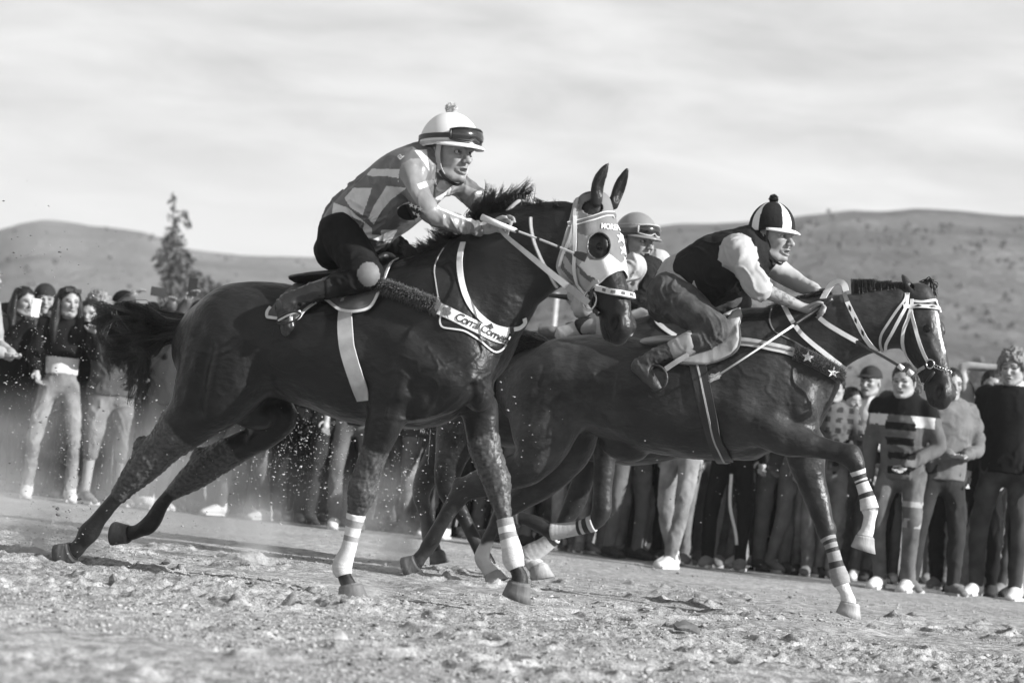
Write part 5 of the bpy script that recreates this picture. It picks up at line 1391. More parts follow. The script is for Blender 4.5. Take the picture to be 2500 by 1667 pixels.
# ================================================================== SECOND HORSE
def build_horse2():
    fr = Frame(math.radians(22), 1750, 900, 11.4); h = Horse(fr, [-2.05, -.55, -.05], [1.75, .55, 1.95], 0.008); fd = h.fd
    S = lambda z, a, b, w_, l=0.0: (z(*a), z(*b), w_, l)
    h.sections([S(zI, (255, 215), (180, 520), .13), S(zI, (290, 170), (190, 590), .21), S(zI, (360, 132), (330, 640), .265), S(zI, (500, 90), (560, 610), .28), S(zI, (640, 86), (720, 650), .29), S(zI, (850, 128), (890, 722), .295),
                S(zI, (1050, 110), (1060, 758), .29), S(zI, (1220, 30), (1230, 775), .265), S(zI, (1350, -40), (1390, 768), .235), S(zI, (1470, 20), (1520, 740), .20), S(zI, (1560, 120), (1590, 640), .15)], .05)
    S2 = lambda a, b, w_: (a, b, w_, 0.0)
    h.sections([S2((1800, 760), (1960, 1080), .15), S2((1850, 748), (2000, 1010), .165), S2((1900, 738), (2022, 950), .155), S2((1985, 727), (2056, 902), .125), S2((2080, 716), (2105, 870), .105), S2((2150, 706), (2145, 858), .095), S2((2205, 700), (2190, 850), .082)], .07)
    for sg in (-1, 1):
        h.blob(*zS(1740, 880), .15 * sg, (.19, .085, .28), .07, .35); h.blob(*zS(1700, 960), .15 * sg, (.15, .09, .14), .06, .3)
        h.blob(*zS(1842, 930), .10 * sg, (.09, .095, .13), .04); h.blob(*zS(1850, 985), .08 * sg, (.07, .075, .08), .025)
        h.blob(*zI(320, 430), .15 * sg, (.21, .12, .26), .07, -.2); h.blob(*zI(450, 260), .13 * sg, (.2, .12, .14), .08)
        for px, lat, r, k in (([zI(1290, 150), zI(1300, 330), zI(1330, 500), zI(1300, 640)], (.335, .335, .33, .30), .035, .06), ([zI(190, 480), zI(170, 600), zI(150, 700)], (.335, .31, .28), .028, .07), ([zI(620, 430), zI(590, 520), zI(620, 600)], (.335, .33, .31), .035, .06)):
            fd.chain([fr.P(*p, l * sg) for p, l in zip(px, lat)], r, r, (0, 1, 0), k, True)
    for vn in (((1260, 1280), (1290, 1400), (1350, 1450), (1360, 1530)), ((1290, 1400), (1230, 1450), (1250, 1530)), ((1180, 1230), (1260, 1280), (1330, 1300)), ((1060, 1300), (1120, 1350), (1100, 1430), (1160, 1500)), ((900, 1260), (960, 1330), (1040, 1340))): h.veins.append(([zE(*q) for q in vn], .007, .003))
    for vn in (((560, 300), (600, 420), (580, 520)), ((700, 430), (780, 440), (860, 420)), ((640, 470), (720, 500), (820, 490), (900, 520)), ((1000, 560), (1080, 600), (1150, 590))): h.veins.append(([zI(*q) for q in vn], .008, .0045))
    h.veins.append(([zI(300, 280), zI(240, 420), zI(200, 560)], .035, -.010)); h.veins.append(([zI(640, 330), zI(590, 430), zI(600, 540)], .05, -.010)); h.veins.append(([zI(420, 560), zI(330, 660), zI(230, 720)], .03, -.008))
    HD = HeadFrame(fr, zF(1080, 262), zF(1318, 1330), math.radians(27)); h.HD = HD
    horse_head(fd, HD, True, ((.03, .082, -.13), (-.20, .095, -.20)), ((.02, .075, -.10), (-.12, .085, -.07)))
    h.nf = zG.L([(-90, 140, 135, -.16), (60, 212, 118, -.18), (180, 240, 98, -.18), (300, 268, 78, -.17), (420, 298, 72, -.165), (500, 330, 74, -.16), (545, 378, 66, -.16), (562, 430, 52, -.155), (580, 482, 42, -.15), (605, 550, 42, -.15), (632, 630, 50, -.15), (648, 705, 58, -.15), (652, 750, 50, -.15), (640, 815, 50, -.15), (625, 868, 54, -.15), (608, 895, 58, -.15)])
    h.ff = zG.L([(190, 250, 150, .15), (200, 350, 138, .16), (228, 480, 108, .16), (262, 600, 92, .16), (300, 720, 80, .155), (325, 800, 70, .15), (335, 855, 66, .15), (352, 905, 52, .145), (372, 955, 42, .14), (392, 1020, 42, .14), (412, 1100, 46, .14), (438, 1190, 58, .14), (455, 1240, 52, .14), (478, 1290, 43, .14), (490, 1330, 46, .14), (495, 1362, 54, .14)])
    h.nh = zI.L([(310, 470, 205, -.12), (290, 600, 185, -.14), (265, 710, 140, -.15), (200, 800, 105, -.15)]) + zD.L([(1150, 750, 95, -.15), (1020, 800, 84, -.15), (905, 850, 68, -.15), (835, 950, 48, -.15), (775, 1045, 40, -.15), (715, 1150, 46, -.15), (675, 1210, 38, -.15), (642, 1252, 44, -.15)])
    h.fh = zI.L([(430, 540, 170, .12), (440, 680, 130, .14), (380, 790, 105, .15), (280, 890, 88, .15), (170, 970, 72, .15), (95, 1015, 62, .15)]) + zD.L([(1125, 975, 50, .15), (1080, 1065, 40, .15), (1040, 1155, 38, .15), (1012, 1232, 46, .15), (1040, 1290, 40, .15), (1068, 1325, 46, .15)])
    pts = {}
    for nm in ('nf', 'ff', 'nh', 'fh'): pts[nm] = h.limb(getattr(h, nm))
    for nm, i in (('nh', 6), ('fh', 5)):
        P, R = pts[nm]; fd.ell(P[i] + np.array([-R[i] * .6, 0, R[i] * .55]), (R[i] * .45, R[i] * .4, R[i] * .6), None, .03)
    P, R = pts['nf']; fd.ell(P[5] + np.array([R[5] * .2, 0, R[5] * .25]), (R[5] * .85, R[5] * .8, R[5] * .8), None, .03)
    P, R = pts['ff']; fd.ell(P[6] + np.array([R[6] * .35, 0, 0]), (R[6] * .75, R[6] * .8, R[6] * .9), None, .03)
    h.blob(*zI(720, 700), .03, (.13, .09, .07), .04, -.2)
    h.white.append((pts['nf'][0][11], pts['nf'][0][15] + np.array([0, 0, -.05]), .14, .02)); h.white.append((pts['ff'][0][11], pts['ff'][0][15] + np.array([0, 0, -.05]), .14, .02)); h.white.append((pts['fh'][0][8], pts['fh'][0][11] + np.array([0, 0, -.05]), .12, .02))
    h.white.append((HD.at(.20, 0, 0), HD.at(.56, -.005, -.01), .013, .05))
    o = h.finish('horse', M_coat2, 'bay horse in white bridle with one foreleg folded up beside the laughing boy'); h.pts = pts
    def hoof(cor, sole, toe, lat, rt, rb, m=M_hoof_pale):
        c, s_ = fr.P(*cor, lat), fr.P(*sole, lat); V, F = hoof_mesh(c, s_, fr.P(*toe, lat) - s_, None, rt, rb); return mk('hoof', V, F, m, o)
    hoof(zG(605, 900), zG(578, 985), zG(640, 1065), -.15, .052, .066); hoof(zG(500, 1372), zG(474, 1452), zG(605, 1500), .14, .056, .070)
    hoof(zD(635, 1258), zD(565, 1278), zD(605, 1355), -.15, .05, .062, M_hoof); hoof(zD(1070, 1330), zD(1085, 1382), zD(1150, 1390), .15, .052, .066)
    wrap(fr, h.nf[7:12], [(.16, .30, 1), (.34, .40, 1), (.62, .72, 1)], 'leg_wrap', o)
    wrap(fr, h.ff[7:13], [(0, .1, 2), (.1, .19, 1), (.19, .28, 2), (.28, .36, 1), (.36, .55, 2), (.55, .64, 1), (.64, 1, 2)], 'leg_wrap', o)
    for sg in (-1, 1):
        V, F = uvs(HD.at(.345, .095 * sg, -.070), .037 * HD.L, 14, 10); mk('eye', V, F, M_eye, o)
    r_ = np.random.default_rng(12); st = []
    for i in range(1100):     # roached crest
        x = r_.uniform(1362, 1665); y = 606 + (x - 1362) * (-.10); u, v = zO(x, y + r_.uniform(0, 10)); l0 = r_.normal() * .014
        top = 522 + 10 * (x > 1505) + 8 * (x > 1590) + r_.normal() * 3; e = zO(x + r_.normal() * 4 - 2, top); st.append([(u, v, l0), ((u + e[0]) / 2, (v + e[1]) / 2, l0), e + (l0 * 1.3,)])
    for i in range(700):
        t = r_.random(); x, y = 960 + 290 * t, 690 - 95 * t; u, v = zO(x, y + 8); l0 = r_.normal() * .015; d = np.array([-70 - 40 * r_.random(), 6 - 26 * r_.random()]) * r_.uniform(.4, 1); e = zO(x + d[0], y + d[1]); m = zO(x + d[0] * .45, y + d[1] * .9 - 6)
        st.append([(u, v, l0), m + (l0,), e + (l0 + r_.normal() * .03,)])
    hair_px(h, st, .0024, .0007, 6, 0, 'mane', o)
    st = []
    for i in range(60):     # forelock
        a, b, c = zF(1000 + r_.normal() * 30, 225 + r_.normal() * 20), zF(1060 + r_.normal() * 25, 190 + r_.normal() * 18), zF(1095 + r_.normal() * 22, 300 + r_.random() * 40); st.append([a + (.1,), b + (.08,), c + (.06,)])
    hair_px(h, st, .004, .001, 8, 0, 'forelock', o)
    st = []
    for i in range(900):
        y = r_.uniform(-10, 50); l0 = r_.normal() * .03; a = zI(335 - .3 * y, 140 + y); b = zI(240 + r_.normal() * 10, 105 + y * 1.2 + r_.normal() * 10); c = zI(110 + r_.normal() * 14, 85 + y * 2.6 + r_.normal() * 16); d = zI(-20 + r_.normal() * 40, 150 + y * 5 + r_.normal() * 40); e = zI(-90 + r_.normal() * 40, 330 + y * 6 + r_.normal() * 60)
        st.append([a + (l0,), b + (l0,), c + (l0 * 1.4,), d + (l0 * 2,), e + (l0 * 3,)])
    hair_px(h, st, .0028, .0008, 12, 0, 'tail', o)
    return h
H2 = build_horse2()

def tack2():
    h = H2; fr = h.fr; o = h.ob; HD = h.HD; bv = h.bvh; r_ = np.random.default_rng(5)
    S = lambda name, px, wd, m, par, zz=zF, off=.006, th=.004, n=10, lat=None: h.strap(name, [zz(*p) for p in px], wd / zz.k, m, par, th, off, n, bv, 3, lat)
    b = empty('bridle', (0, 0, 0), 0, o)
    S('crown_strap', [(858, 295), (838, 360), (826, 430), (760, 560), (690, 690), (640, 780), (636, 850)], 30, M_white, b, off=.008)
    S('throat_strap', [(832, 300), (812, 370), (740, 470), (650, 600), (596, 690), (582, 770), (600, 840), (632, 868)], 24, M_lgrey, b, off=.006)
    S('cheek_strap', [(890, 360), (882, 440), (850, 540), (806, 640), (798, 760), (828, 850), (868, 930), (905, 1000), (942, 1062)], 34, M_white, b, off=.009)
    S('noseband_cheek', [(880, 450), (905, 560), (935, 690), (975, 810), (1010, 890), (1042, 948)], 34, M_white, b, off=.007)
    S('poll_strap', [(905, 376), (980, 384), (1060, 374), (1110, 372), (1150, 402), (1168, 430)], 26, M_white, b, off=.007)
    bb = S('brow_band', [(802, 428), (880, 430), (980, 430), (1070, 436), (1140, 448), (1192, 472)], 40, M_white, b, off=.011)
    for (x0, x1, y) in ((915, 985, 430), (1040, 1110, 436), (1150, 1185, 460)):
        V2 = [zF(x0, y), zF((x0 + x1) / 2, y - 11), zF(x1, y + 2), zF((x0 + x1) / 2, y + 12)]; h.print_on('diamond', V2, [(0, 3, 2, 1)], M_ink, bb, .0155)
    th = np.linspace(0, 2 * math.pi, 21)
    def ring(x, y, r, zz=zF, t=.005, m=M_steel, par=b, name='ring', dy=-.01):
        c0 = h.hit(*zz(x, y))[0] + np.array([0, dy, 0]); q = fr.mpp(c0) * r / zz.k
        V, F = tube([c0 + q * (math.cos(a) * np.array([.95, -.3, 0]) + math.sin(a) * np.array([0, 0, 1])) for a in th], t, 6, cap=False); return mk(name, V, F, m, par)
    ring(1066, 975, 42, name='noseband_ring'); ring(985, 1105, 66, t=.004, name='bit_ring')
    for k, t in enumerate(np.linspace(0, 1, 9)):      # curb chain
        x, y = 1120 + 205 * t, 1000 + 62 * t + 6 * math.sin(t * 3); ring(x, y, 16, t=.0028, name='chain_link', dy=-.006)
    S('chin_band', [(1018, 1000), (970, 1028), (925, 1058)], 34, M_lgrey, b, off=.007)
    P = [h.hit(*zF(x, y))[0] + np.array([0, -.02, 0]) for x, y in ((1108, 1052), (1060, 1115), (1000, 1185), (942, 1250))]; V, F = tube(P, .0075, 8); mk('bit_bar', V, F, M_black, b)
    P = [h.hit(*zF(x, y))[0] + np.array([0, -.012, 0]) for x, y in ((835, 1135), (880, 1120), (930, 1140), (960, 1170))]; V, F = tube(P, .014, 8); mk('bit_guard', V, F, M_black, b)
    # neck rein with diamonds, yoke, cord
    rn = empty('reins', h.fr.wor(fr.P(*zF(240, 300), 0)), -fr.psi); tag(rn, 'white reins with black diamonds on the neck of the bay horse', 'reins'); off_ = fr.loc(np.array(rn.location))
    def to(ob, off_):
        me = ob.data; n = len(me.vertices); a = np.zeros(n * 3, np.float32); me.vertices.foreach_get('co', a); a = a.reshape(-1, 3) - off_.astype(np.float32); me.vertices.foreach_set('co', a.ravel()); return ob
    to(S('rein_keeper', [(236, 290), (252, 340), (270, 392)], 44, M_mgrey, rn, off=.014), off_)
    dr = to(S('diamond_strap', [(265, 380), (320, 490), (372, 590), (430, 700), (468, 755), (505, 800), (545, 838)], 46, M_white, rn, off=.010), off_)
    for (x, y) in ((298, 452), (352, 560), (418, 672)):
        V2 = [zF(x - 14, y - 34), zF(x + 11, y - 10), zF(x + 14, y + 34), zF(x - 11, y + 10)]; to(h.print_on('diamond', V2, [(0, 3, 2, 1)], M_ink, dr, .0145), off_)
    Q = np.array([fr.P(*zF(*p), l) for p, l in (((10, 400), -.06), ((60, 300), -.05), ((120, 215), -.04), ((185, 186), -.05), ((235, 210), -.07), ((258, 280), -.09))]); Qs = cr(Q, 6); V, F = ribbon(Qs - off_, [np.array([0, -1, .35])] * len(Qs), .030, .006); mk('rein_loop', V, F, M_white, rn, smooth=False)
    Q = np.array([fr.P(*zF(*p), l) for p, l in (((5, 535), -.15), ((80, 595), -.18), ((220, 680), -.20), ((360, 758), -.21))]); Qs = cr(Q, 6); V, F = ribbon(Qs - off_, [np.array([0, -1, .35])] * len(Qs), .024, .006); mk('rein', V, F, M_white, rn, smooth=False)
    Q = np.array([fr.P(*zF(*p), l) for p, l in (((355, 755), -.211), ((450, 815), -.22), ((540, 862), -.22), ((660, 930), -.22), ((780, 1002), -.215), ((900, 1070), -.20))]); Qs = cr(Q, 6); V, F = ribbon(Qs - off_, [np.array([0, -1, .35])] * len(Qs), .013, .005); mk('rein_end', V, F, M_black, rn, smooth=False)
    for x, y in ((782, 1006), (872, 1056)):
        c_ = fr.P(*zF(x, y), -.218) - off_; V, F = tube([c_ - np.array([.012, 0, -.008]), c_ + np.array([.012, 0, -.008])], .013, 8); mk('rein_loop_keeper', V, F, M_white, rn)
    bc = empty('breast_collar', h.fr.wor(fr.P(*zE(1300, 1180), -.2)), -fr.psi); tag(bc, 'breast collar with two white stars on dark fleece across the bay horse', 'breast collar'); off_ = fr.loc(np.array(bc.location))
    to(S('yoke', [(1212, 855), (1270, 960), (1330, 1045), (1400, 1110), (1490, 1180), (1570, 1242), (1640, 1292)], 32, M_white, bc, zE, .007), off_)
    to(S('cord', [(1130, 880), (1118, 960), (1150, 1035), (1220, 1072), (1300, 1110), (1390, 1172)], 10, M_mgrey, bc, zE, .004), off_)
    to(S('collar_band', [(808, 1108), (900, 1106), (1000, 1116), (1110, 1138), (1200, 1158), (1290, 1180)], 62, M_lgrey, bc, zE, .012), off_)
    to(S('collar_line', [(870, 1106), (1000, 1118), (1110, 1140), (1270, 1174)], 12, M_mgrey, bc, zE, .016, .003), off_)
    P, N = h.lay([zE(*p) for p in ((1285, 1178), (1370, 1206), (1450, 1246), (1530, 1296), (1590, 1340))], 10, .012); V, F = tube(P, .038, 12, True, .5, side=(0, 0, 1)); st = []
    for i in range(2600):
        j = r_.integers(0, len(P) - 1); c_ = P[j] + (P[j + 1] - P[j]) * r_.random(); n_ = nrm(N[j] * r_.uniform(.1, 1) + np.array([0, 0, 1]) * r_.normal() * .9); b0 = c_ + n_ * np.array([.030, .020, .036]) * .8; st.append([b0, b0 + n_ * r_.uniform(.004, .014) + r_.normal(size=3) * .005])
    V3, F3 = strands(None, st, .002, .0006, 2); V, F = join([(V, F), (V3, F3)]); fl = to(mk('fleece_pad', V, F, M_fleece, bc), off_)
    for (x, y, r) in ((1376, 1212, 38), (1527, 1312, 34)):
        V2, F2 = star2d(zE(x, y), r / zE.k, .15); to(h.print_on('star', V2, F2, M_print, fl, .036), off_)
    # saddle
    sd = empty('saddle', fr.wor(fr.P(*zE(700, 1150), 0)), -fr.psi); tag(sd, 'padded pale saddle and dark girth on the bay horse', 'saddle'); off_ = fr.loc(np.array(sd.location))
    ou = [(505, 1262), (560, 1195), (660, 1140), (760, 1092), (818, 1060), (836, 985), (872, 925), (926, 900), (935, 935), (912, 1000), (918, 1090), (905, 1150), (860, 1200), (770, 1240), (680, 1268), (590, 1270)]
    to(patch(h, 'saddle_pad', [zE(*p) for p in ou], 9, M_shirt, sd, .004, .026), off_)
    to(S('pad_edge', [(680, 1268), (770, 1242), (862, 1202), (908, 1152), (922, 1090), (914, 1000), (928, 925)], 15, M_mgrey, sd, zE, .02), off_)
    fs = Field(fr.P(*zE(600, 1060)) - np.array([.6, .35, .35]), fr.P(*zE(600, 1060)) + np.array([.6, .35, .35]), .009)
    rows = [(290, 1118, .03), (400, 1110, .035), (560, 1100, .03), (720, 1040, .032), (840, 950, .034), (905, 900, .02)]
    Ps = np.array([fr.P(*zE(x, y)) for x, y, t in rows]); fs.chain(Ps, [.12, .16, .15, .13, .10, .05], [r[2] for r in rows], (0, 1, 0), .02); V, F = fs.mesh(); to(mk('seat', V, F, M_shirt, sd), off_)
    gp = [(1112, 170), (1135, 280), (1160, 400), (1190, 530), (1222, 650), (1258, 740), (1290, 790)]
    to(S('girth', gp, 92, M_black, sd, zI, .012, .006), off_); to(S('girth_line', gp, 10, M_lgrey, sd, zI, .017, .003), off_)
    Q = np.array([fr.P(*zE(*p), l) for p, l in (((560, 1192), -.30), ((480, 1240), -.31), ((405, 1290), -.315))]); V, F = ribbon(cr(Q, 4) - off_, [np.array([0, -1, .2])] * 9, .026, .005); mk('stirrup_leather', V, F, M_lgrey, sd, smooth=False)
    Q = [fr.P(*zE(335 + 82 * math.cos(a), 1352 + 88 * math.sin(a)), -.30 - .03 * math.cos(a)) - off_ for a in th]; V, F = tube(Q, .0055, 8, cap=False); mk('stirrup_iron', V, F, M_boot2, sd)
tack2()

def jockey2():
    fr = H2.fr; R = Rider(fr, zE(820, 820), (.95, .55, .8), .0065)
    hc = zQ(520, 862); a = math.radians(42); ctr = fr.P(hc[0], hc[1], 0.0); fwd = fr.R @ np.array([math.cos(a), -math.sin(a), -.06]); up = fr.R @ nrm([-.03, 0, 1.0]); H = HumanHead(ctr, fwd, up, 1.07)
    torso = [((322, 830), (520, 900), .145, 0), ((345, 725), (620, 850), .155, 0), ((405, 605), (700, 805), .15, 0), ((500, 535), (800, 785), .16, 0), ((640, 440), (900, 765), .175, 0), ((790, 390), (985, 730), .18, 0), ((900, 365), (1080, 620), .14, 0), ((1000, 350), (1100, 500), .075, 0)]
    armn = [(900, 495, 88, -.16), (955, 590, 80, -.19), (1003, 680, 72, -.20), (1034, 732, 64, -.195), (1120, 770, 54, -.17), (1230, 820, 46, -.14), (1330, 865, 37, -.11), (1372, 880, 34, -.10)]
    armf = [(1120, 560, 80, .16), (1200, 630, 70, .20), (1290, 690, 58, .19), (1380, 735, 46, .13), (1440, 765, 36, .08)]
    thn = [(430, 770, 142, -.12), (540, 862, 132, -.17), (650, 940, 112, -.20), (735, 995, 92, -.22), (765, 1018, 82, -.225)]
    shn = [(765, 1030, 80, -.225), (690, 1080, 80, -.24), (590, 1112, 76, -.25), (520, 1140, 66, -.255)]
    cuf = [(580, 1112, 78, -.25), (525, 1135, 72, -.255), (480, 1152, 66, -.26)]
    bot = [(490, 1150, 58, -.26), (400, 1180, 58, -.27), (320, 1212, 54, -.28), (258, 1248, 50, -.285), (225, 1268, 50, -.285)]
    foot = [(225, 1265, 50, -.285), (270, 1325, 50, -.29), (325, 1388, 40, -.295), (358, 1424, 24, -.295)]
    thf = [(500, 800, 130, .12), (700, 830, 105, .17), (860, 828, 88, .21), (900, 830, 78, .22)]
    shf = [(895, 840, 72, .22), (800, 920, 70, .235), (680, 1000, 64, .25), (540, 1100, 55, .27), (440, 1190, 48, .28), (430, 1290, 40, .285)]
    fd = R.field(.0075); R.sections(fd, zE, torso, grow=-.02)
    for rows in (armn, armf, thn, shn, thf, shf, bot): R.limb(fd, zE, rows, grow=(-.002 if rows is armn else -.012))
    fd.chain([fr.P(*zE(1040, 440)), H.at(-.02, 0, -.06)], [.064, .057], [.064, .057], (0, 1, 0), .03)
    rider_hand(fd, fr, zE, [(1362, 878, 32, -.10), (1400, 888, 42, -.095), (1435, 892, 44, -.085)],
        [[(1445, 860, -.10), (1482, 858, -.115), (1498, 876, -.13), (1480, 892, -.14)], [(1448, 878, -.10), (1480, 880, -.125), (1488, 900, -.14), (1466, 908, -.14)], [(1442, 896, -.10), (1470, 902, -.125), (1474, 920, -.135), (1452, 924, -.13)], [(1430, 912, -.09), (1456, 922, -.11), (1456, 936, -.12), (1438, 936, -.115)]],
        [(1390, 862, -.115), (1420, 846, -.13), (1450, 836, -.135), (1476, 838, -.13)], .0098)
    rider_hand(fd, fr, zE, [(1440, 765, 30, .08), (1480, 775, 38, .06), (1510, 785, 36, .05)], [[(1500, 760, .04), (1535, 765, .03), (1545, 785, .03)], [(1505, 775, .03), (1538, 782, .02), (1542, 800, .02)], [(1502, 790, .03), (1530, 798, .02), (1530, 815, .02)], [(1495, 802, .03), (1518, 812, .03), (1515, 826, .03)]], [(1470, 760, .05), (1500, 745, .03), (1525, 745, .02)])
    V1, F1 = fd.mesh()
    fh = Field(H.at(0, 0, -.02) - .2, H.at(0, 0, -.02) + .2, .0036); human_head(fh, H, .35, jaw=.94); fh.chain([fr.P(*zE(1040, 440)), H.at(-.02, 0, -.06)], [.064, .057], [.064, .057], (0, 1, 0), .03); fh.halfspace(H.at(-.03, 0, -.125), nrm(-H.z - .3 * H.x))
    V2, F2 = fh.mesh(); V, F = join([(V1, F1), (V2, F2)]); dm, lm = head_marks(V, H, .35, .12); dm[:len(V1)] = 0; lm[:len(V1)] = 0
    # tattooed forearm
    P0, P1 = fr.P(*zE(1060, 740), -.2), fr.P(*zE(1290, 845), -.13); q = V[:len(V1)]; t = np.clip((q - P0) @ (P1 - P0) / ((P1 - P0) @ (P1 - P0)), 0, 1); dist = np.linalg.norm(q - (P0 + t[:, None] * (P1 - P0)), axis=1)
    ink = (dist < .07) & (t > .02) & (t < .98) & (np.abs(fbm(q * 60, 2, 77)) < .10) & (fbm(q * 14, 2, 5) > -.12); dm[:len(V1)] = np.where(ink, .55, 0)
    o = mk('person', V, F, M_skin, attrs={'dark_mark': dm, 'lip_mark': lm}); o.location = fr.O; o.rotation_euler = (0, 0, -fr.psi); R.root = o
    tag(o, 'jockey in black vest and black-and-white striped cap crouching over the bay horse', 'person'); eyeballs(H, o)
    fd = R.field(); R.sections(fd, zE, [((372, 672), (692, 856), .168, 0), ((405, 605), (715, 815), .165, 0)], grow=.014); R.sections(fd, zE, torso[2:], grow=.002)
    R.limb(fd, zE, armn[:4], .045, .006); R.limb(fd, zE, armf, .045, .006); R.limb(fd, zE, [(1015, 690, 82, -.205), (1045, 740, 76, -.195)], .01, .007)
    fd.ell(fr.P(*zE(900, 490), -.13), (.075, .06, .075), None, .06); fd.chain([fr.P(*zE(1040, 440)), H.at(-.02, 0, -.09)], [.068, .058], [.068, .058], (0, 1, 0), .03)
    R.part('shirt', fd, [M_shirt], (.007, 14, 14))
    fd = R.field(); R.sections(fd, zE, [((486, 540), (742, 800), .165, 0)] + [t_ for t_ in torso[3:7]], grow=.018); 
    fd.ell(fr.P(*zE(905, 515), -.21), (.105, .06, .105), None, .03, True); fd.ell(fr.P(*zE(1090, 540), .21), (.11, .06, .11), None, .03, True)
    V, F = fd.mesh(); V = wrinkle(V, F, .006, 12, 5); q = V[:, 0] * 7.5 + V[:, 2] * 5.0; Nv = vnormals(V, F); V = V - Nv * (.0035 * np.exp(-((q - np.round(q)) / .12) ** 2))[:, None]
    mk('vest', V, F, M_vest, o)
    fd = R.field(); R.sections(fd, zE, torso[:2], .05, .008); R.limb(fd, zE, thn, .045, .006); R.limb(fd, zE, shn, .03, .005); R.limb(fd, zE, thf, .045, .006); R.limb(fd, zE, shf[:4], .03, .004); fd.halfspace(fr.P(*zE(430, 650)), nrm([-.30, 0, 1.0]))
    R.part('jeans', fd, [M_denim], (.009, 15, 9))
    fd = R.field(); R.limb(fd, zE, cuf, .02, .006); R.part('boot_cuff', fd, [M_shirt], (.004, 18, 2))
    fd = R.field(); R.limb(fd, zE, bot, .02); R.limb(fd, zE, foot, .03, flat=.8); R.part('boot', fd, [M_boot2], (.007, 20, 6))
    fd = R.field(); R.limb(fd, zE, shf[3:], .02, .002); R.part('boot', fd, [M_boot2], (.007, 20, 6))
    r, cz = (.116, .103, .130), .042
    def pt(q):
        az = np.degrees(np.arctan2(-q[:, 1], q[:, 0] + .008)); d = (az - 15 + 45) % 90 - 45; wd = 13 * np.clip(.25 + (cz + r[2] - q[:, 2]) / .09, .3, 1.0); return np.where(np.abs(d) < wd, 1, 0)
    he = helmet(H, o, None, r=r, cz=cz, cut=.030, brim_mat=M_helm, paint=pt, mats=[M_vest, M_helm]); pompom(H, he, (-.008, 0, cz + r[2] + .014), .024, M_hair, seed=4)
    for s in (-1, 1):
        strap3(H, he, 'chin_strap', [(.028, .082 * s, .03), (.022, .080 * s, -.02), (.026, .070 * s, -.065), (.034, .058 * s, -.095)], .012, M_black)
        strap3(H, he, 'chin_strap', [(-.075, .074 * s, .03), (-.05, .080 * s, -.03), (-.005, .078 * s, -.072), (.026, .068 * s, -.090)], .016, M_lgrey if s < 0 else M_black)
    strap3(H, he, 'chin_buckle', [(.026, -.070, -.082), (.042, -.048, -.110), (.052, 0, -.128), (.042, .048, -.110), (.026, .070, -.082)], .014, M_black)
    P0 = fr.P(*zE(1450, 878), -.11); wh = empty('whip', fr.wor(P0), -fr.psi); tag(wh, 'dark-handled white whip pointing back from the jockey on the bay horse', 'whip')
    V, F = tube(cr([fr.P(*zE(*p), l) - P0 for p, l in (((1545, 808), -.10), ((1450, 880), -.115), ((1370, 930), -.15), ((1280, 990), -.20))], 4), [.014] * 3 + [.012] * 3 + [.010] * 3 + [.0085] * 4, 10); mk('handle', V, F, M_black, wh)
    V, F = tube([fr.P(*zE(1285, 988), -.20) - P0, fr.P(*zE(1000, 1178), -.29) - P0, fr.P(*zE(760, 1336), -.345) - P0], [.006, .005, .005], 8); mk('shaft', V, F, M_tape, wh)
    st = []; r_ = np.random.default_rng(2)
    for i in range(70): st.append([fr.P(*zE(772 + r_.normal() * 6, 1330 + r_.normal() * 9), -.345) - P0, fr.P(*zE(712 + r_.normal() * 7, 1358 + r_.normal() * 13), -.35 + r_.normal() * .01) - P0])
    V, F = strands(None, st, .0025, .0015, 2); mk('flap', V, F, M_lgrey, wh)
jockey2()

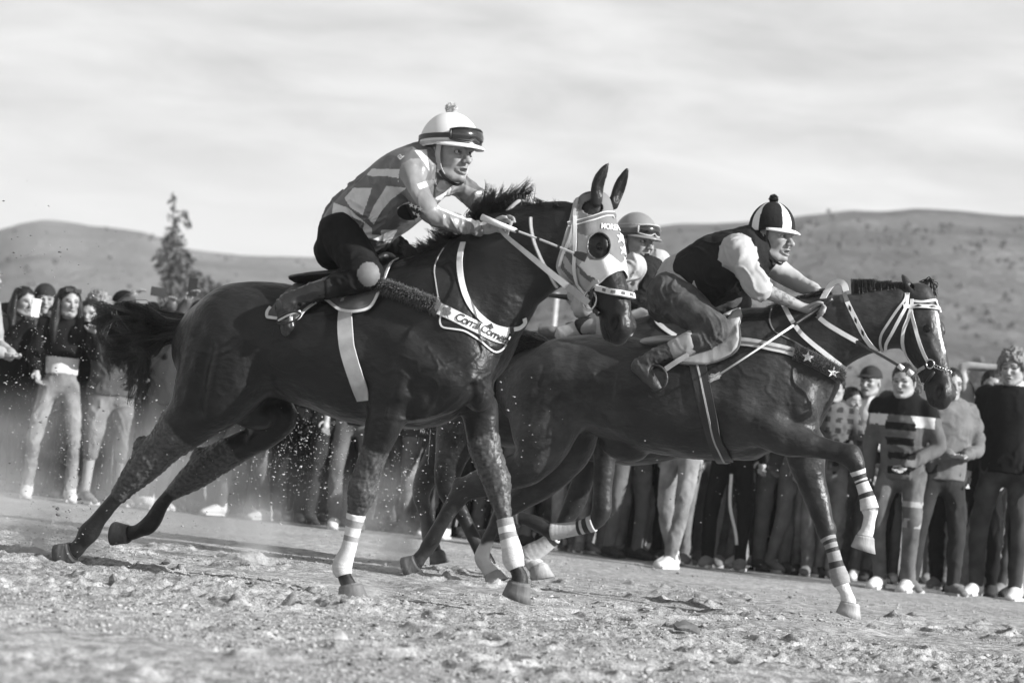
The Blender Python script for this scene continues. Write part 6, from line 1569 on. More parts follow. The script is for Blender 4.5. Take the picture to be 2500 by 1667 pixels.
# ================================================================== THIRD HORSE AND RIDER, half hidden between the other two
def horse3():
    fr = Frame(math.radians(22), 1450, 900, 12.6); h = Horse(fr, [-1.9, -.55, -.05], [1.7, .55, 1.75], 0.011); fd = h.fd
    S2 = lambda a, b, w_: (a, b, w_, 0.0)
    h.sections([S2((1120, 850), (1090, 1010), .13), S2((1150, 828), (1110, 1060), .22), S2((1240, 812), (1220, 1090), .27), S2((1340, 806), (1340, 1100), .28), S2((1440, 806), (1440, 1125), .28), S2((1540, 790), (1540, 1135), .27), S2((1620, 770), (1630, 1120), .23), S2((1690, 800), (1700, 1060), .16)], .05)
    h.sections([S2((1600, 775), (1690, 1010), .15), S2((1680, 768), (1760, 960), .14), S2((1780, 782), (1810, 920), .11), S2((1880, 800), (1880, 915), .09)], .07)
    HD = HeadFrame(fr, (1915, 812), (2015, 985), math.radians(22)); h.HD = HD; horse_head(fd, HD, True)
    for sg in (-1, 1): h.blob(1170, 920, .14 * sg, (.2, .12, .24), .07); h.blob(1600, 930, .14 * sg, (.18, .09, .26), .07)
    h.nf = zI.L([(660, 560, 95, -.15), (625, 720, 66, -.15), (612, 850, 56, -.15), (606, 960, 54, -.15), (600, 1050, 56, -.15), (560, 1112, 42, -.15), (490, 1135, 34, -.15), (400, 1152, 36, -.15), (330, 1160, 42, -.15), (265, 1125, 42, -.15), (200, 1095, 36, -.15), (150, 1085, 40, -.15)])
    h.ff = zI.L([(600, 600, 95, .15), (540, 760, 72, .15), (490, 900, 60, .15), (450, 1010, 58, .15), (405, 1090, 46, .15), (350, 1185, 34, .15), (280, 1240, 40, .15), (200, 1290, 48, .15), (215, 1325, 40, .15), (245, 1352, 46, .15)])
    h.nh = [(1180, 930, 95, -.14), (1140, 1010, 75, -.15), (1110, 1090, 48, -.15), (1092, 1160, 32, -.15), (1098, 1205, 26, -.15), (1130, 1260, 18, -.15), (1160, 1320, 18, -.15), (1180, 1355, 20, -.15), (1196, 1385, 18, -.15)]
    h.fh = [(1170, 930, 95, .14), (1130, 1020, 70, .15), (1090, 1090, 46, .15), (1050, 1150, 32, .15), (1030, 1200, 24, .15), (1040, 1260, 17, .15), (1050, 1310, 19, .15), (1062, 1350, 18, .15)]
    pts = {nm: h.limb(getattr(h, nm)) for nm in ('nf', 'ff', 'nh', 'fh')}
    h.white.append((pts['ff'][0][7], pts['ff'][0][9], .14, .02))
    o = h.finish('horse', M_coat2, 'dark horse half hidden between the hooded horse and the bay horse')
    def hoof(cor, sole, toe, lat, rt, rb, m=M_hoof_pale):
        c, s_ = fr.P(*cor, lat), fr.P(*sole, lat); V, F = hoof_mesh(c, s_, fr.P(*toe, lat) - s_, None, rt, rb); mk('hoof', V, F, m, o)
    hoof(zI(252, 1352), zI(262, 1418), zI(330, 1425), .15, .06, .075); hoof(zI(150, 1085), zI(85, 1075), zI(80, 1150), -.15, .05, .062, M_hoof)
    hoof((1197, 1385), (1202, 1408), (1230, 1410), -.15, .05, .065); hoof((1064, 1350), (1068, 1375), (1100, 1378), .15, .05, .062, M_hoof)
    wrap(fr, h.nf[5:9], [(.12, .26, 1), (.32, .40, 1)], 'leg_wrap', o); wrap(fr, h.ff[5:9], [(.04, .14, 1)], 'leg_wrap', o)
    r_ = np.random.default_rng(22); st = []
    for i in range(400):
        a = (1120 + r_.normal() * 3, 850 + r_.uniform(-6, 14)); b = (1080 + r_.normal() * 6, 860 + r_.normal() * 8); c = (1050 + r_.normal() * 12, 930 + r_.normal() * 16); d = (1045 + r_.normal() * 16, 1040 + r_.normal() * 30); l0 = r_.normal() * .05; st.append([a + (0,), b + (l0,), c + (l0,), d + (l0 * 1.5,)])
    hair_px(h, st, .003, .001, 9, 0, 'tail', o)
    sd = empty('saddle', fr.wor(fr.P(1480, 800, 0)), -fr.psi); tag(sd, 'saddle with grey cloth under the grey-helmeted jockey', 'saddle'); off_ = fr.loc(np.array(sd.location))
    fs = Field(off_ - .5, off_ + .5, .01); Ps = np.array([fr.P(*p) + np.array([0, 0, .02]) for p in ((1400, 806), (1470, 802), (1540, 785), (1570, 765))]); fs.chain(Ps, [.13, .16, .14, .08], [.025] * 4, (0, 1, 0), .02); V, F = fs.mesh(); mk('seat', V - off_, F, M_mgrey, sd)
    P, N = h.lay([zE(*p) for p in ((330, 910), (350, 970), (400, 1025), (470, 1070))], 6, .01); V, F = ribbon(P, N, .03, .005); mk('strap', V - off_, F, M_lgrey, sd, smooth=False)
    # rider
    R = Rider(fr, (1500, 700), (.75, .55, .8), .008); hc = zE(205, 425); a = math.radians(46); ctr = fr.P(hc[0], hc[1], 0.0); fwd = fr.R @ np.array([math.cos(a), -math.sin(a), -.08]); up = fr.R @ nrm([-.02, 0, 1.0]); H = HumanHead(ctr, fwd, up, 1.04)
    torso = [((-100, 900), (100, 1000), .145, 0), ((-70, 800), (160, 930), .15, 0), ((-10, 720), (240, 870), .14, 0), ((60, 690), (330, 800), .135, 0), ((145, 625), (390, 725), .125, 0), ((185, 590), (340, 645), .09, 0)]
    armn = [(1546, 650, 31, -.17), (1515, 668, 27, -.20), (1480, 690, 26, -.21), (1445, 735, 23, -.22), (1425, 758, 21, -.22), (1412, 745, 18, -.20), (1402, 728, 15, -.18)]
    armf = [(1606, 638, 30, .12), (1618, 675, 28, .15), (1612, 718, 24, .14), (1590, 748, 18, .10)]
    thn = [zE(-20, 950) + (50, -.13), (1490, 795, 42, -.19), (1515, 800, 32, -.22)]
    shn = [(1512, 797, 28, -.23), (1480, 796, 26, -.24), (1450, 795, 24, -.25), (1425, 800, 21, -.255)]
    def limb(fd, rows, grow=0.0, k=.03): P, Rr = fr.rows(rows); fd.chain(P, Rr + grow, Rr + grow, (0, 1, 0), k)
    fd = R.field(); R.sections(fd, zE, torso, grow=-.02); [limb(fd, q, -.01) for q in (armn, armf, thn, shn)]; fd.chain([fr.P(*zE(190, 570)), H.at(-.02, 0, -.06)], [.062, .056], [.062, .056], (0, 1, 0), .03)
    fd.ell(fr.P(1401, 724, -.17), (.05, .03, .05), None, .02)
    for k in range(4): finger(fd, [fr.P(1396 + k * 3, 718 + k * 4, -.19), fr.P(1388 + k * 3, 720 + k * 4, -.21), fr.P(1388 + k * 3, 727 + k * 4, -.22)], .009)
    V1, F1 = fd.mesh(); fh = Field(H.at(0, 0, -.02) - .19, H.at(0, 0, -.02) + .19, .0045); human_head(fh, H, .3, jaw=.96); fh.chain([fr.P(*zE(190, 570)), H.at(-.02, 0, -.06)], [.062, .056], [.062, .056], (0, 1, 0), .03); fh.halfspace(H.at(-.03, 0, -.125), nrm(-H.z - .3 * H.x))
    V2, F2 = fh.mesh(); V, F = join([(V1, F1), (V2, F2)]); dm, lm = head_marks(V, H, .3, .3); dm[:len(V1)] = 0; lm[:len(V1)] = 0
    p = mk('person', V, F, M_skin, attrs={'dark_mark': dm, 'lip_mark': lm}); p.location = fr.O; p.rotation_euler = (0, 0, -fr.psi); R.root = p
    tag(p, 'jockey in grey helmet with raised goggles behind the head of the hooded horse', 'person'); eyeballs(H, p)
    fd = R.field(); R.sections(fd, zE, torso, grow=.006); limb(fd, armn[:6], .006); limb(fd, armf, .006); R.part('shirt', fd, [M_shirt], (.01, 15, 14))
    fd = R.field(); R.sections(fd, zE, torso[2:], grow=.018)
    for sg, q in ((-1, (1535, 655)), (1, (1618, 650))): fd.ell(fr.P(*q, .19 * sg), (.10, .08, .14), None, .03, True)
    R.part('vest', fd, [M_vest], (.006, 12, 5))
    fd = R.field(); R.sections(fd, zE, torso[:2], .05, .008); limb(fd, thn, .006); limb(fd, shn[:2], .004); R.part('breeches', fd, [M_lgrey], (.006, 15, 3))
    def ring_(name, rows, m): fd = R.field(.007); limb(fd, rows); R.part(name, fd, [m], (.003, 25, 3))
    ring_('cuff', [zB(760, 1300) + (20, -.24), zB(690, 1310) + (22, -.245)], M_vest); ring_('gaiter', [zB(680, 1318) + (20, -.245), zB(600, 1345) + (19, -.25), zB(535, 1362) + (18, -.255)], M_lgrey); ring_('shoe', [zB(530, 1350) + (13, -.255), zB(450, 1345) + (14, -.26), zB(385, 1340) + (11, -.26)], M_mgrey)
    r, cz = (.128, .110, .132), .034; he = helmet(H, p, M_helm_g, r=r, cz=cz, cut=.026); goggles(H, he, r, cz, .060, M_lens, M_mgrey, M_lgrey)
    band(H, he, 'seam', M_lgrey, r, cz, cz + .055, .006, 0, 6.283, .001, .003); band(H, he, 'rim', M_black, r, cz, .034, .016, 0, 6.283, .002, .004)
    for s in (-1, 1): strap3(H, he, 'chin_strap', [(.0, .084 * s, .03), (.010, .080 * s, -.03), (.026, .066 * s, -.085), (.048, .03 * s, -.122)], .012, M_black)
    P0 = fr.P(1390, 726, -.2); wh = empty('whip', fr.wor(P0), -fr.psi); tag(wh, 'short dark whip held below the neck of the hooded horse', 'whip'); V, F = tube([fr.P(*zB(600, 1086), -.2) - P0, fr.P(*zB(510, 1076), -.2) - P0, fr.P(*zB(410, 1064), -.2) - P0], [.017, .013, .011], 10); mk('handle', V, F, M_black, wh)
    V, F = tube([fr.P(*zB(600, 1086), -.2) - P0, fr.P(1500, 752, -.16) - P0], [.008, .006], 8); mk('shaft', V, F, M_black, wh)
horse3()
# ================================================================== SPECTATORS
def cm(name, base, **k):
    d = dict(rough=.85, spec=.15, var=.2, vscale=9, bump=.35, bscale=45, bdist=.006, fold=.032, fscale=6.5); d.update(k); return mat(name, base, **d)
C_black = cm('black_cloth', .008, spec=.10); C_char = cm('charcoal_cloth', .025, spec=.12); C_dark = cm('dark_cloth', .06); C_mid = cm('mid_grey_cloth_b', .09); C_lt = cm('light_grey_cloth', .24); C_wh = cm('white_cloth', .5, var=.08)
C_denim = cm('washed_denim', .09, var=.5, vscale=7); C_denim_d = cm('dark_denim', .04, var=.5, vscale=7); C_denim_l = cm('pale_denim', .16, var=.45, vscale=7); C_sweat = cm('sweatshirt_grey', .115); C_khaki = cm('khaki_cloth', .13)
C_sole = cm('white_sneaker', .5, var=.1); C_shoe = cm('dark_shoe', .03); C_shoe_g = cm('grey_shoe', .13)
M_phone = mat('phone_glass', .02, .12, .6, var=0); M_phone_w = mat('white_phone_case', .75, .35, .5, var=.02)

def spectator(foot, phi, h, top, legs, shoes, label, hair='short', hairm=None, arms=('down', 'down'), lean=0.0, twist=0.0, mouth=0.3, stance=.10, stride=0.0, bend=0.0, group=None,
              sleeve=None, paint=None, topmats=None, legpaint=None, legmats=None, shorts=None, cap=None, shades=False, look=(0, 0), beard=0.0, fat=1.0, crop=False, longhair=False, jacket=None, vox=.0145, detail=True, smile=0.0):
    """a standing person; local x = facing, y = own left, z = up"""
    k = h / 1.72
    A = lambda x, y, z: np.array([x, y, z]) * k
    up0 = .92 - bend * .12
    def U(x, y, z):           # upper body: leans forward about the hips
        dz = z - .92; c, s = math.cos(lean), math.sin(lean); ct, st = math.cos(twist), math.sin(twist)
        x, y = x * ct - y * st, x * st + y * ct
        return np.array([x * c + dz * s, y, up0 + dz * c - x * s]) * k
    kn = .14 * bend
    legsJ = []
    for s in (-1, 1):
        fx = stride * s; legsJ.append([A(0, .085 * s, up0), A(fx * .45 + kn + .02, (.085 + stance) * .5 * s + .03 * s, .50), A(fx, stance * s, .09)])
    armJ = []
    for s, a in zip((-1, 1), arms):
        sh = U(0, .175 * s * fat ** .5, 1.405)
        if isinstance(a, (list, tuple)): e, wr = U(a[0][0], a[0][1] * s, a[0][2]), U(a[1][0], a[1][1] * s, a[1][2])
        else:
            T = {'down': ((-.03, .245, 1.13), (.05, .25, .90)), 'pocket': ((-.08, .28, 1.13), (.06, .20, .96)), 'belly': ((.03, .27, 1.13), (.25, .07, 1.07)), 'phone': ((.12, .25, 1.17), (.33, .10, 1.43)),
                 'up': ((.16, .27, 1.42), (.28, .13, 1.70)), 'cross': ((.03, .25, 1.15), (.20, -.05, 1.17)), 'head': ((.02, .42, 1.60), (.02, .14, 1.74)), 'chin': ((.12, .2, 1.12), (.22, .08, 1.38))}[a]
            e, wr = U(T[0][0], T[0][1] * s, T[0][2]), U(T[1][0], T[1][1] * s, T[1][2])
        armJ.append((sh, e, wr))
    hc = U(.03, 0, 1.605); cl, sn = math.cos(look[0]), math.sin(look[0])
    H = HumanHead(hc, (cl, sn, look[1]), nrm([math.sin(lean) * .35, 0, 1]), k * 1.0)
    lo, hi = np.array([-.55, -.62, -.02]) * k, np.array([.75, .62, 2.0]) * k
    tors = [(U(-.01, 0, .90), .150, .105), (U(0, 0, 1.02), .140, .098), (U(.005, 0, 1.14), .142, .100), (U(.0, 0, 1.28), .165, .112), (U(-.01, 0, 1.38), .165, .098), (U(-.015, 0, 1.45), .09, .07)]
    def torso(fd, g, i0=0, i1=6): fd.chain([t[0] for t in tors[i0:i1]], [t[1] * k * fat + g for t in tors[i0:i1]], [t[2] * k * fat ** 1.3 + g for t in tors[i0:i1]], (0, 1, 0), .04, n=4)
    def leg(fd, J, g, b0=0.0, b1=1.0, r=(.080, .055, .040)):
        q = cr(np.hstack([np.array(J), np.array([[r[0]], [r[1]], [r[2]]]) * k * (fat ** .5 if fat > 1 else fat)]), 4); n = len(q); a, b = int(b0 * (n - 1)), int(math.ceil(b1 * (n - 1))) + 1
        fd.chain(q[a:b, :3], q[a:b, 3] + g, q[a:b, 3] + g, (0, 1, 0), .03, smooth=False)
    def arm(fd, J, g, b1=1.0, r=(.052, .043, .031)):
        P = np.array([J[0], J[0] * .5 + J[1] * .5, J[1], J[1] * .5 + J[2] * .5, J[2]]); R_ = np.array([r[0] * 1.1, r[0], r[1], (r[1] + r[2]) / 2, r[2]]) * k; n = max(2, int(round(b1 * 4)) + 1)
        fd.chain(P[:n], R_[:n] + g, R_[:n] + g, (.3, .5, .8), .03, n=3)
    fd = Field(lo, hi, vox); torso(fd, -.016)
    for J in legsJ: leg(fd, J, -.010)
    for J in armJ: arm(fd, J, -.006)
    fd.chain([U(-.015, 0, 1.43), H.at(-.02, 0, -.06)], .056 * k, .056 * k, (0, 1, 0), .03)
    hands = []
    for s, J in zip((-1, 1), armJ):
        d = nrm(J[2] - J[1]); side = nrm(np.cross(d, [0.1, .2, 1.0])); nn = np.cross(side, d); w0 = J[2]
        fd.ell(w0 + d * .045 * k, np.array([.048, .036, .016]) * k, (d, side, nn), .012)
        curl = nn * (-1 if nn[0] < 0 else 1)
        for q in range(4):
            b = w0 + d * .080 * k + side * (q - 1.5) * .018 * k; L_ = (.062, .072, .068, .052)[q] * k
            hands.append(tube(cr([b, b + d * L_ * .55 + curl * L_ * .12, b + d * L_ * .85 + curl * L_ * .5], 3), np.linspace(.0085, .006, 7) * k, 6))
        b = w0 + d * .02 * k + side * .03 * k; hands.append(tube(cr([b, b + side * .03 * k + d * .03 * k, b + side * .035 * k + d * .062 * k + curl * .01], 3), np.linspace(.010, .007, 7) * k, 6))
    V1, F1 = fd.mesh()
    fh = Field(H.at(0, 0, -.02) - .19 * k, H.at(0, 0, -.02) + .19 * k, .0075 if detail else .011); human_head(fh, H, mouth, detail, smile=smile); fh.chain([U(-.015, 0, 1.43), H.at(-.02, 0, -.06)], .056 * k, .056 * k, (0, 1, 0), .03)
    fh.halfspace(H.at(0, 0, -.15), nrm(-H.z - .3 * H.x)); V2, F2 = fh.mesh()
    hv, hf = join(hands); V, F = join([(V1, F1), (V2, F2), (hv, hf)]); n1 = len(V1); dm, lm = head_marks(V, H, mouth, beard); far_ = np.linalg.norm(V - H.O, axis=1) > .2 * k; dm[:n1] = 0; lm[:n1] = 0; dm[far_] = 0; lm[far_] = 0
    o = mk('person', V, F, M_skin, attrs={'dark_mark': dm, 'lip_mark': lm}); o.location = foot; o.rotation_euler = (0, 0, phi); tag(o, label, 'person', group)
    # top
    fd = Field(lo, hi, vox * .95); torso(fd, .020 if not jacket else .028, 1 if crop else 0, 6)
    if sleeve is None: sleeve = 1.0
    for J in armJ: arm(fd, J, .012 if not jacket else .018, sleeve)
    fd.chain([U(-.015, 0, 1.42), U(-.01, 0, 1.49)], .066 * k, .062 * k, (0, 1, 0), .03)
    fd.halfspace(A(0, 0, 1.015 if crop else up0 - .06), (.12, 0, -1))
    V, F = fd.mesh(); V = wrinkle(V, F, .012, 11, int(abs(foot[0]) * 100) % 90); mi = None
    if paint: mi = paint(V[F].mean(1) / k)
    mk('jacket' if jacket else 'top', V, F, topmats or top, o, mi=mi)
    # legs
    fd = Field(lo, hi, vox * .95); fd.chain([t[0] for t in tors[:2]], [tors[0][1] * k * fat + .012, tors[1][1] * k * fat + .008], [tors[0][2] * k * fat + .012, tors[1][2] * k * fat + .008], (0, 1, 0), .04)
    for J in legsJ: leg(fd, J, .012, 0, shorts or 1.0)
    V, F = fd.mesh(); V = wrinkle(V, F, .013, 12, 7 + int(abs(foot[0]) * 100) % 90, (1, 1, .8)); mk('shorts' if shorts else 'trousers', V, F, legmats or legs, o, mi=(legpaint(V[F].mean(1) / k) if legpaint else None))
    for s, J in zip((-1, 1), legsJ):
        a = J[2]; q = np.array([a + np.array([-.055, 0, -.045]) * k, a + np.array([.03, .005 * s, -.040]) * k, a + np.array([.12, .012 * s, -.055]) * k, a + np.array([.185, .014 * s, -.066]) * k])
        fs = Field(a - .28 * k, a + .28 * k, .009); fs.chain(q, np.array([.040, .046, .048, .034]) * k, np.array([.045, .048, .034, .022]) * k, (0, 1, 0), .02, n=3); fs.chain([a + np.array([-.02, 0, -.03]) * k, a + np.array([-.015, 0, .02]) * k], .046 * k, .046 * k, (0, 1, 0), .03)
        fs.halfspace((0, 0, .004), (0, 0, -1)); V, F = fs.mesh(); sh_ = mk('shoe', V, F, shoes, o)
        V, F = boxm(a + np.array([.062, .009 * s, -.080]) * k, np.array([.25, .088, .022]) * k); V = np.array(V); mk('sole', V, F, C_sole if shoes is not C_shoe else C_char, sh_, smooth=False)
    # hair and head wear
    hm = hairm or M_hairm
    def hair_shell(grow, cutz, front, curl=0.0):
        fq = Field(H.at(-.02, 0, 0) - .20 * k, H.at(-.02, 0, 0) + .20 * k, .008); fq.ell(H.at(-.016, 0, .040), np.array([.100 + grow, .080 + grow, .090 + grow]) * k, H.axes, 0)
        fq.ell(H.at(-.055, 0, -.03), np.array([.055 + grow, .066 + grow, .07]) * k, H.axes, .02)
        fq.ell(H.at(.090, 0, front), np.array([.072, .070, .100]) * k, H.axes, .01, True); fq.halfspace(H.at(-.05, 0, cutz), nrm(-H.z + .60 * H.x)); V, F = fq.mesh()
        N = vnormals(V, F); V = V + N * (np.abs(fbm(V * (60 if curl else 90), 2, 3)) * (.012 + .03 * curl))[:, None]; return mk('hair', V, F, hm, o)
    if hair != 'none' and not (cap and hair == 'cap'): hair_shell(.007 + (.014 if hair == 'curly' else 0), -.030, -.035, 1.0 if hair == 'curly' else 0.0)
    if longhair:
        fq = Field(lo, hi, .012)
        for s in (-1, 1): fq.chain([H.at(-.03, .055 * s, .09), H.at(-.02, .088 * s, .0), H.at(-.01, .10 * s, -.10), H.at(.03, .115 * s, -.22), H.at(.05, .11 * s, -.33)], np.array([.03, .030, .036, .034, .015]) * k, np.array([.04, .05, .05, .045, .02]) * k, H.y, .02)
        fq.chain([H.at(-.09, 0, .06), H.at(-.10, 0, -.1), H.at(-.10, 0, -.28)], np.array([.06, .08, .07]) * k, np.array([.03, .035, .02]) * k, H.y, .03)
        V, F = fq.mesh(); N = vnormals(V, F); V = V + N * (fbm(V * np.array([90, 90, 6.]), 2, 3) * .010)[:, None]; mk('long_hair', V, F, hm, o)
    if cap:
        fq = Field(H.at(0, 0, .05) - .2 * k, H.at(0, 0, .05) + .2 * k, .008); fq.ell(H.at(-.012, 0, .045), np.array([.112, .092, .098]) * k, H.axes, 0); fq.halfspace(H.at(0, 0, .038), nrm(-H.z - .12 * H.x))
        sgn = -1 if cap[1] == 'back' else 1
        if cap[1] != 'beanie': fq.chain([H.at(.075 * sgn, 0, .048), H.at(.165 * sgn, 0, .036)], np.array([.068, .055]) * k, np.array([.010, .008]) * k, H.y, .012)
        V, F = fq.mesh(); mk('cap', V, F, cap[0], o)
    if shades:
        for s in (-1, 1):
            V, F = boxm(H.at(.088, .034 * s, .100), (.014 * k, .058 * k, .032 * k), H.axes); mk('sunglasses', V, F, M_lens, o, smooth=False)
        V, F = tube([H.at(.06, -.075, .09), H.at(.09, -.03, .11), H.at(.09, .03, .11), H.at(.06, .075, .09)], .004, 5); mk('sunglasses_frame', V, F, M_black, o)
    o['k'] = k
    Rz = np.array([[math.cos(phi), -math.sin(phi), 0], [math.sin(phi), math.cos(phi), 0], [0, 0, 1]])
    return o, [np.asarray(foot) + Rz @ (J[2] + nrm(J[2] - J[1]) * .085 * k) for J in armJ], Rz

def phone(P, phi, tilt, flat, label, material=M_phone):
    t = empty('phone', P, phi); t.rotation_euler = (0, tilt, phi); tag(t, label, 'phone')
    sx = (.009, .152, .074) if flat else (.009, .074, .152)
    bm = bmesh.new(); bmesh.ops.create_cube(bm, size=1.0); bmesh.ops.scale(bm, vec=sx, verts=bm.verts); bmesh.ops.bevel(bm, geom=bm.edges[:], offset=.003, segments=2, affect='EDGES')
    me = bpy.data.meshes.new('case'); bm.to_mesh(me); bm.free(); me.materials.append(material); c = bpy.data.objects.new('case', me); COL.objects.link(c); c.parent = t
    y0, z0 = (-.05, .012) if flat else (-.015, .05)
    V, F = boxm((.006, y0, z0), (.005, .03, .034)); cb_ = mk('camera_bump', V, F, M_phone, t, smooth=False)
    for q in (-.008, .008): V, F = uvs((.009, y0, z0 + q), (.003, .007, .007), 10, 6); mk('lens', V, F, M_steel, cb_)
    return t

def crowd():
    G = lambda u, v: np.array([*on_ground(u, v)[:2], 0.0]); R_ = math.radians
    def G2(u, dD=0.0):
        D = 18.2 - 1.6 * u / 2500 + dD; return G(u, CH / 2 + 312.5 - .098 * (CW / 2 - u) + CAM_H * FPX / D)
    face = lambda d: R_(-90 + d)          # d > 0 turns towards the right of the picture
    # ---- left group
    spectator(G(-105, 1222), face(75), 1.74, C_lt, C_lt, C_sole, 'spectator in pale jacket and trousers cut by the edge beside the white phone', arms=('belly', 'belly'), hair='short', jacket=True)
    o, hnd, Rz = spectator(G2(4, .7), face(38), 1.74, C_black, C_black, C_shoe, 'woman with dark hair filming through a white phone held before her face', longhair=True, arms=('phone', 'down'), look=(.1, .1), mouth=.1, jacket=True)
    phone(hnd[0] + np.array([.02, -.05, .06]), face(38) + math.pi, -.1, False, 'white phone held up by the dark-haired woman near the edge', M_phone_w)
    spectator(G2(56, .9), face(18), 1.79, C_black, C_black, C_shoe, 'man in dark beanie and dark jacket smiling between the two dark-haired women', cap=(C_char, 'beanie'), mouth=.2, smile=1.0, jacket=True)
    def p_girl(c): return np.where((np.abs(c[:, 1]) < .15) & (c[:, 0] > .0) & (c[:, 2] < 1.16) & (c[:, 2] > .90), 1, 0)
    spectator(G(116, 1219), face(14), 1.72, C_black, C_denim_l, C_sole, 'laughing woman in black jacket, white crop top and pale jeans with sunglasses on her head', longhair=True, arms=([(.02, .24, 1.16), (.10, .20, 1.02)], [(.16, .24, 1.20), (.36, .20, 1.36)]),
              look=(.25, 0), mouth=1.0, smile=1.5, shades=True, paint=p_girl, topmats=[C_black, C_wh], stance=.17, stride=.03, fat=.80, crop=True)
    o, hnd, Rz = spectator(G2(172, .5), face(-2), 1.67, C_black, C_black, C_shoe, 'woman with glasses and dark hair holding a phone beside the laughing woman', longhair=True, arms=('phone', 'phone'), mouth=.1, jacket=True)
    phone((hnd[0] + hnd[1]) / 2 + np.array([0, -.03, .03]), face(-2) + math.pi, -.1, False, 'dark phone held by the woman with glasses')
    spectator(G2(190, 1.4), face(20), 1.78, C_char, C_black, C_shoe, 'spectator with fair hair half hidden behind the woman with glasses', hairm=M_hair_fair, hair='curly')
    def p_sh(c): return np.zeros(len(c), int)
    o, hnd, Rz = spectator(G2(246, .1), face(42), 1.74, C_dark, C_khaki, C_shoe_g, 'burly man in black hoodie and light knee shorts filming with a phone held sideways', cap=(C_black, 'front'), hair='cap', fat=1.28, arms=([(.20, .30, 1.44), (.36, .16, 1.66)], [(.22, .26, 1.44), (.44, .17, 1.64)]), shorts=.58, stance=.16, jacket=True, look=(0, .05), mouth=.1)
    phone((hnd[0] + hnd[1]) / 2 + np.array([.03, -.02, .03]), face(42) + math.pi, -.05, True, 'phone held sideways in both hands above the horse tail')
    o, hnd, Rz = spectator(G2(436, .5), face(12), 1.74, C_dark, C_black, C_shoe, 'dark-haired spectator with one arm raised holding a phone beside the rump of the hooded horse', arms=('up', 'down'), mouth=.1)
    phone(hnd[0] + np.array([.0, -.03, .05]), face(12) + math.pi, -.1, False, 'phone raised upright in one hand near the thin conifer')
    o, hnd, Rz = spectator(G2(700, .6), face(10), 1.64, C_black, C_black, C_shoe, 'spectator hidden by the hooded horse with only a raised hand and phone showing', arms=('down', [(.1, .22, 1.66), (.15, .16, 1.90)]), mouth=.1)
    phone(hnd[1] + np.array([.0, -.03, .05]), face(10) + math.pi, -.1, False, 'dark phone raised just above the back of the hooded horse')
    # ---- under the belly of the front horse
    def rip(c): return np.where(((np.abs(c[:, 2] - .50) < .035) | (np.abs(c[:, 2] - .63) < .018)) & (c[:, 0] > .02) & (c[:, 1] > .02) & (fbm(c * 14, 2, 5) > -.15), 1, 0)
    spectator(G(843, 1292), face(6), 1.64, C_black, C_mid, C_sole, 'spectator in ripped grey jeans and white shoes seen behind the near foreleg', legmats=[C_mid, C_wh], legpaint=rip, arms=('down', 'pocket'), sleeve=.6)
    spectator(G(1062, 1312), face(-12), 1.62, C_wh, C_denim_d, C_sole, 'spectator with white shirt hem over dark jeans seen between the forelegs of the hooded horse', arms=('pocket', 'down'), stride=.1)
    # ---- under the belly of the bay horse
    spectator(G2(1385, .5), face(-8), 1.56, C_black, C_denim_l, C_shoe_g, 'spectator in pale crumpled jeans behind the folded knee of the half hidden horse', arms=('pocket', 'pocket'))
    spectator(G2(1520, .4), face(35), 1.60, C_dark, C_mid, C_shoe, 'spectator in loose grey trousers and dark shoes under the flank of the bay horse', arms=('belly', 'down'), stance=.15)
    spectator(G(1636, 1385), face(-35), 1.66, C_char, C_denim_l, C_sole, 'spectator stepping forward in pale washed jeans and bright white sneakers', stride=.20, arms=('down', 'belly'), stance=.11)
    spectator(G2(1700, .5), face(10), 1.64, C_dark, C_khaki, C_shoe_g, 'spectator in loose light trousers behind the white sneakers', stance=.12)
    spectator(G(1765, 1388), face(-15), 1.66, C_black, C_black, C_shoe_g, 'spectator in black with pale shoes and a white cord hanging at the hip', stance=.13)
    p = G(1765, 1388); P = cr([p + np.array([-.02, -.17, .74]), p + np.array([-.01, -.19, .5]), p + np.array([.05, -.19, .30]), p + np.array([.07, -.18, .20])], 5); V, F = ribbon(P - p, [(0, -1, 0)] * len(P), .025, .004); c_ = mk('hanging_cord', V, F, C_wh); c_.location = p; tag(c_, 'white cord hanging beside the legs of a spectator in black', 'cord')
    # ---- right group
    def plaid(c): return ((np.floor(c[:, 2] * 22) % 2) + (np.floor(c[:, 1] * 22) % 2) > 1).astype(int)
    spectator(G2(1996, .6), face(-10), 1.60, C_mid, C_denim_l, C_shoe_g, 'spectator in checked shirt and pale jeans behind the raised foreleg of the bay horse', paint=plaid, topmats=[C_mid, C_char], arms=('down', 'belly'))
    spectator(G2(2084, .9), face(-25), 1.70, C_wh, C_denim, C_shoe, 'man in dark cap and white sweatshirt with one arm raised beside the laughing boy', cap=(C_char, 'front'), hair='cap', arms=([(.18, .26, 1.30), (.26, .22, 1.56)], 'belly'), look=(-.1, .25), mouth=.15, smile=1)
    def boy(c):
        fr_ = (c[:, 0] > .16 + (c[:, 2] - 1.05) * .24) & (np.abs(c[:, 1]) < .125 - (c[:, 2] - 1.2) * .10); st_ = np.where((np.floor(c[:, 2] * 19) % 2) == 0, 1, 2)
        yk = np.where(c[:, 2] > 1.27, 1, np.where((c[:, 2] > 1.19) & (np.abs(c[:, 1]) < .24), 3, 0)); return np.where(fr_, st_, yk)
    spectator(G2(2178, -.55), face(-24), 1.74, C_mid, C_denim, C_sole, 'laughing boy in striped jumper and dark-yoked jacket leaning forward under the bay horse head', paint=boy, topmats=[C_mid, C_black, C_mid, C_wh], arms=('down', [(.0, .26, 1.14), (.24, .10, 1.04)]), lean=.24, bend=.6, mouth=1.0, smile=2, look=(-.05, .12), jacket=True, hair='short', legpaint=rip, legmats=[C_denim, C_lt], stance=.10)
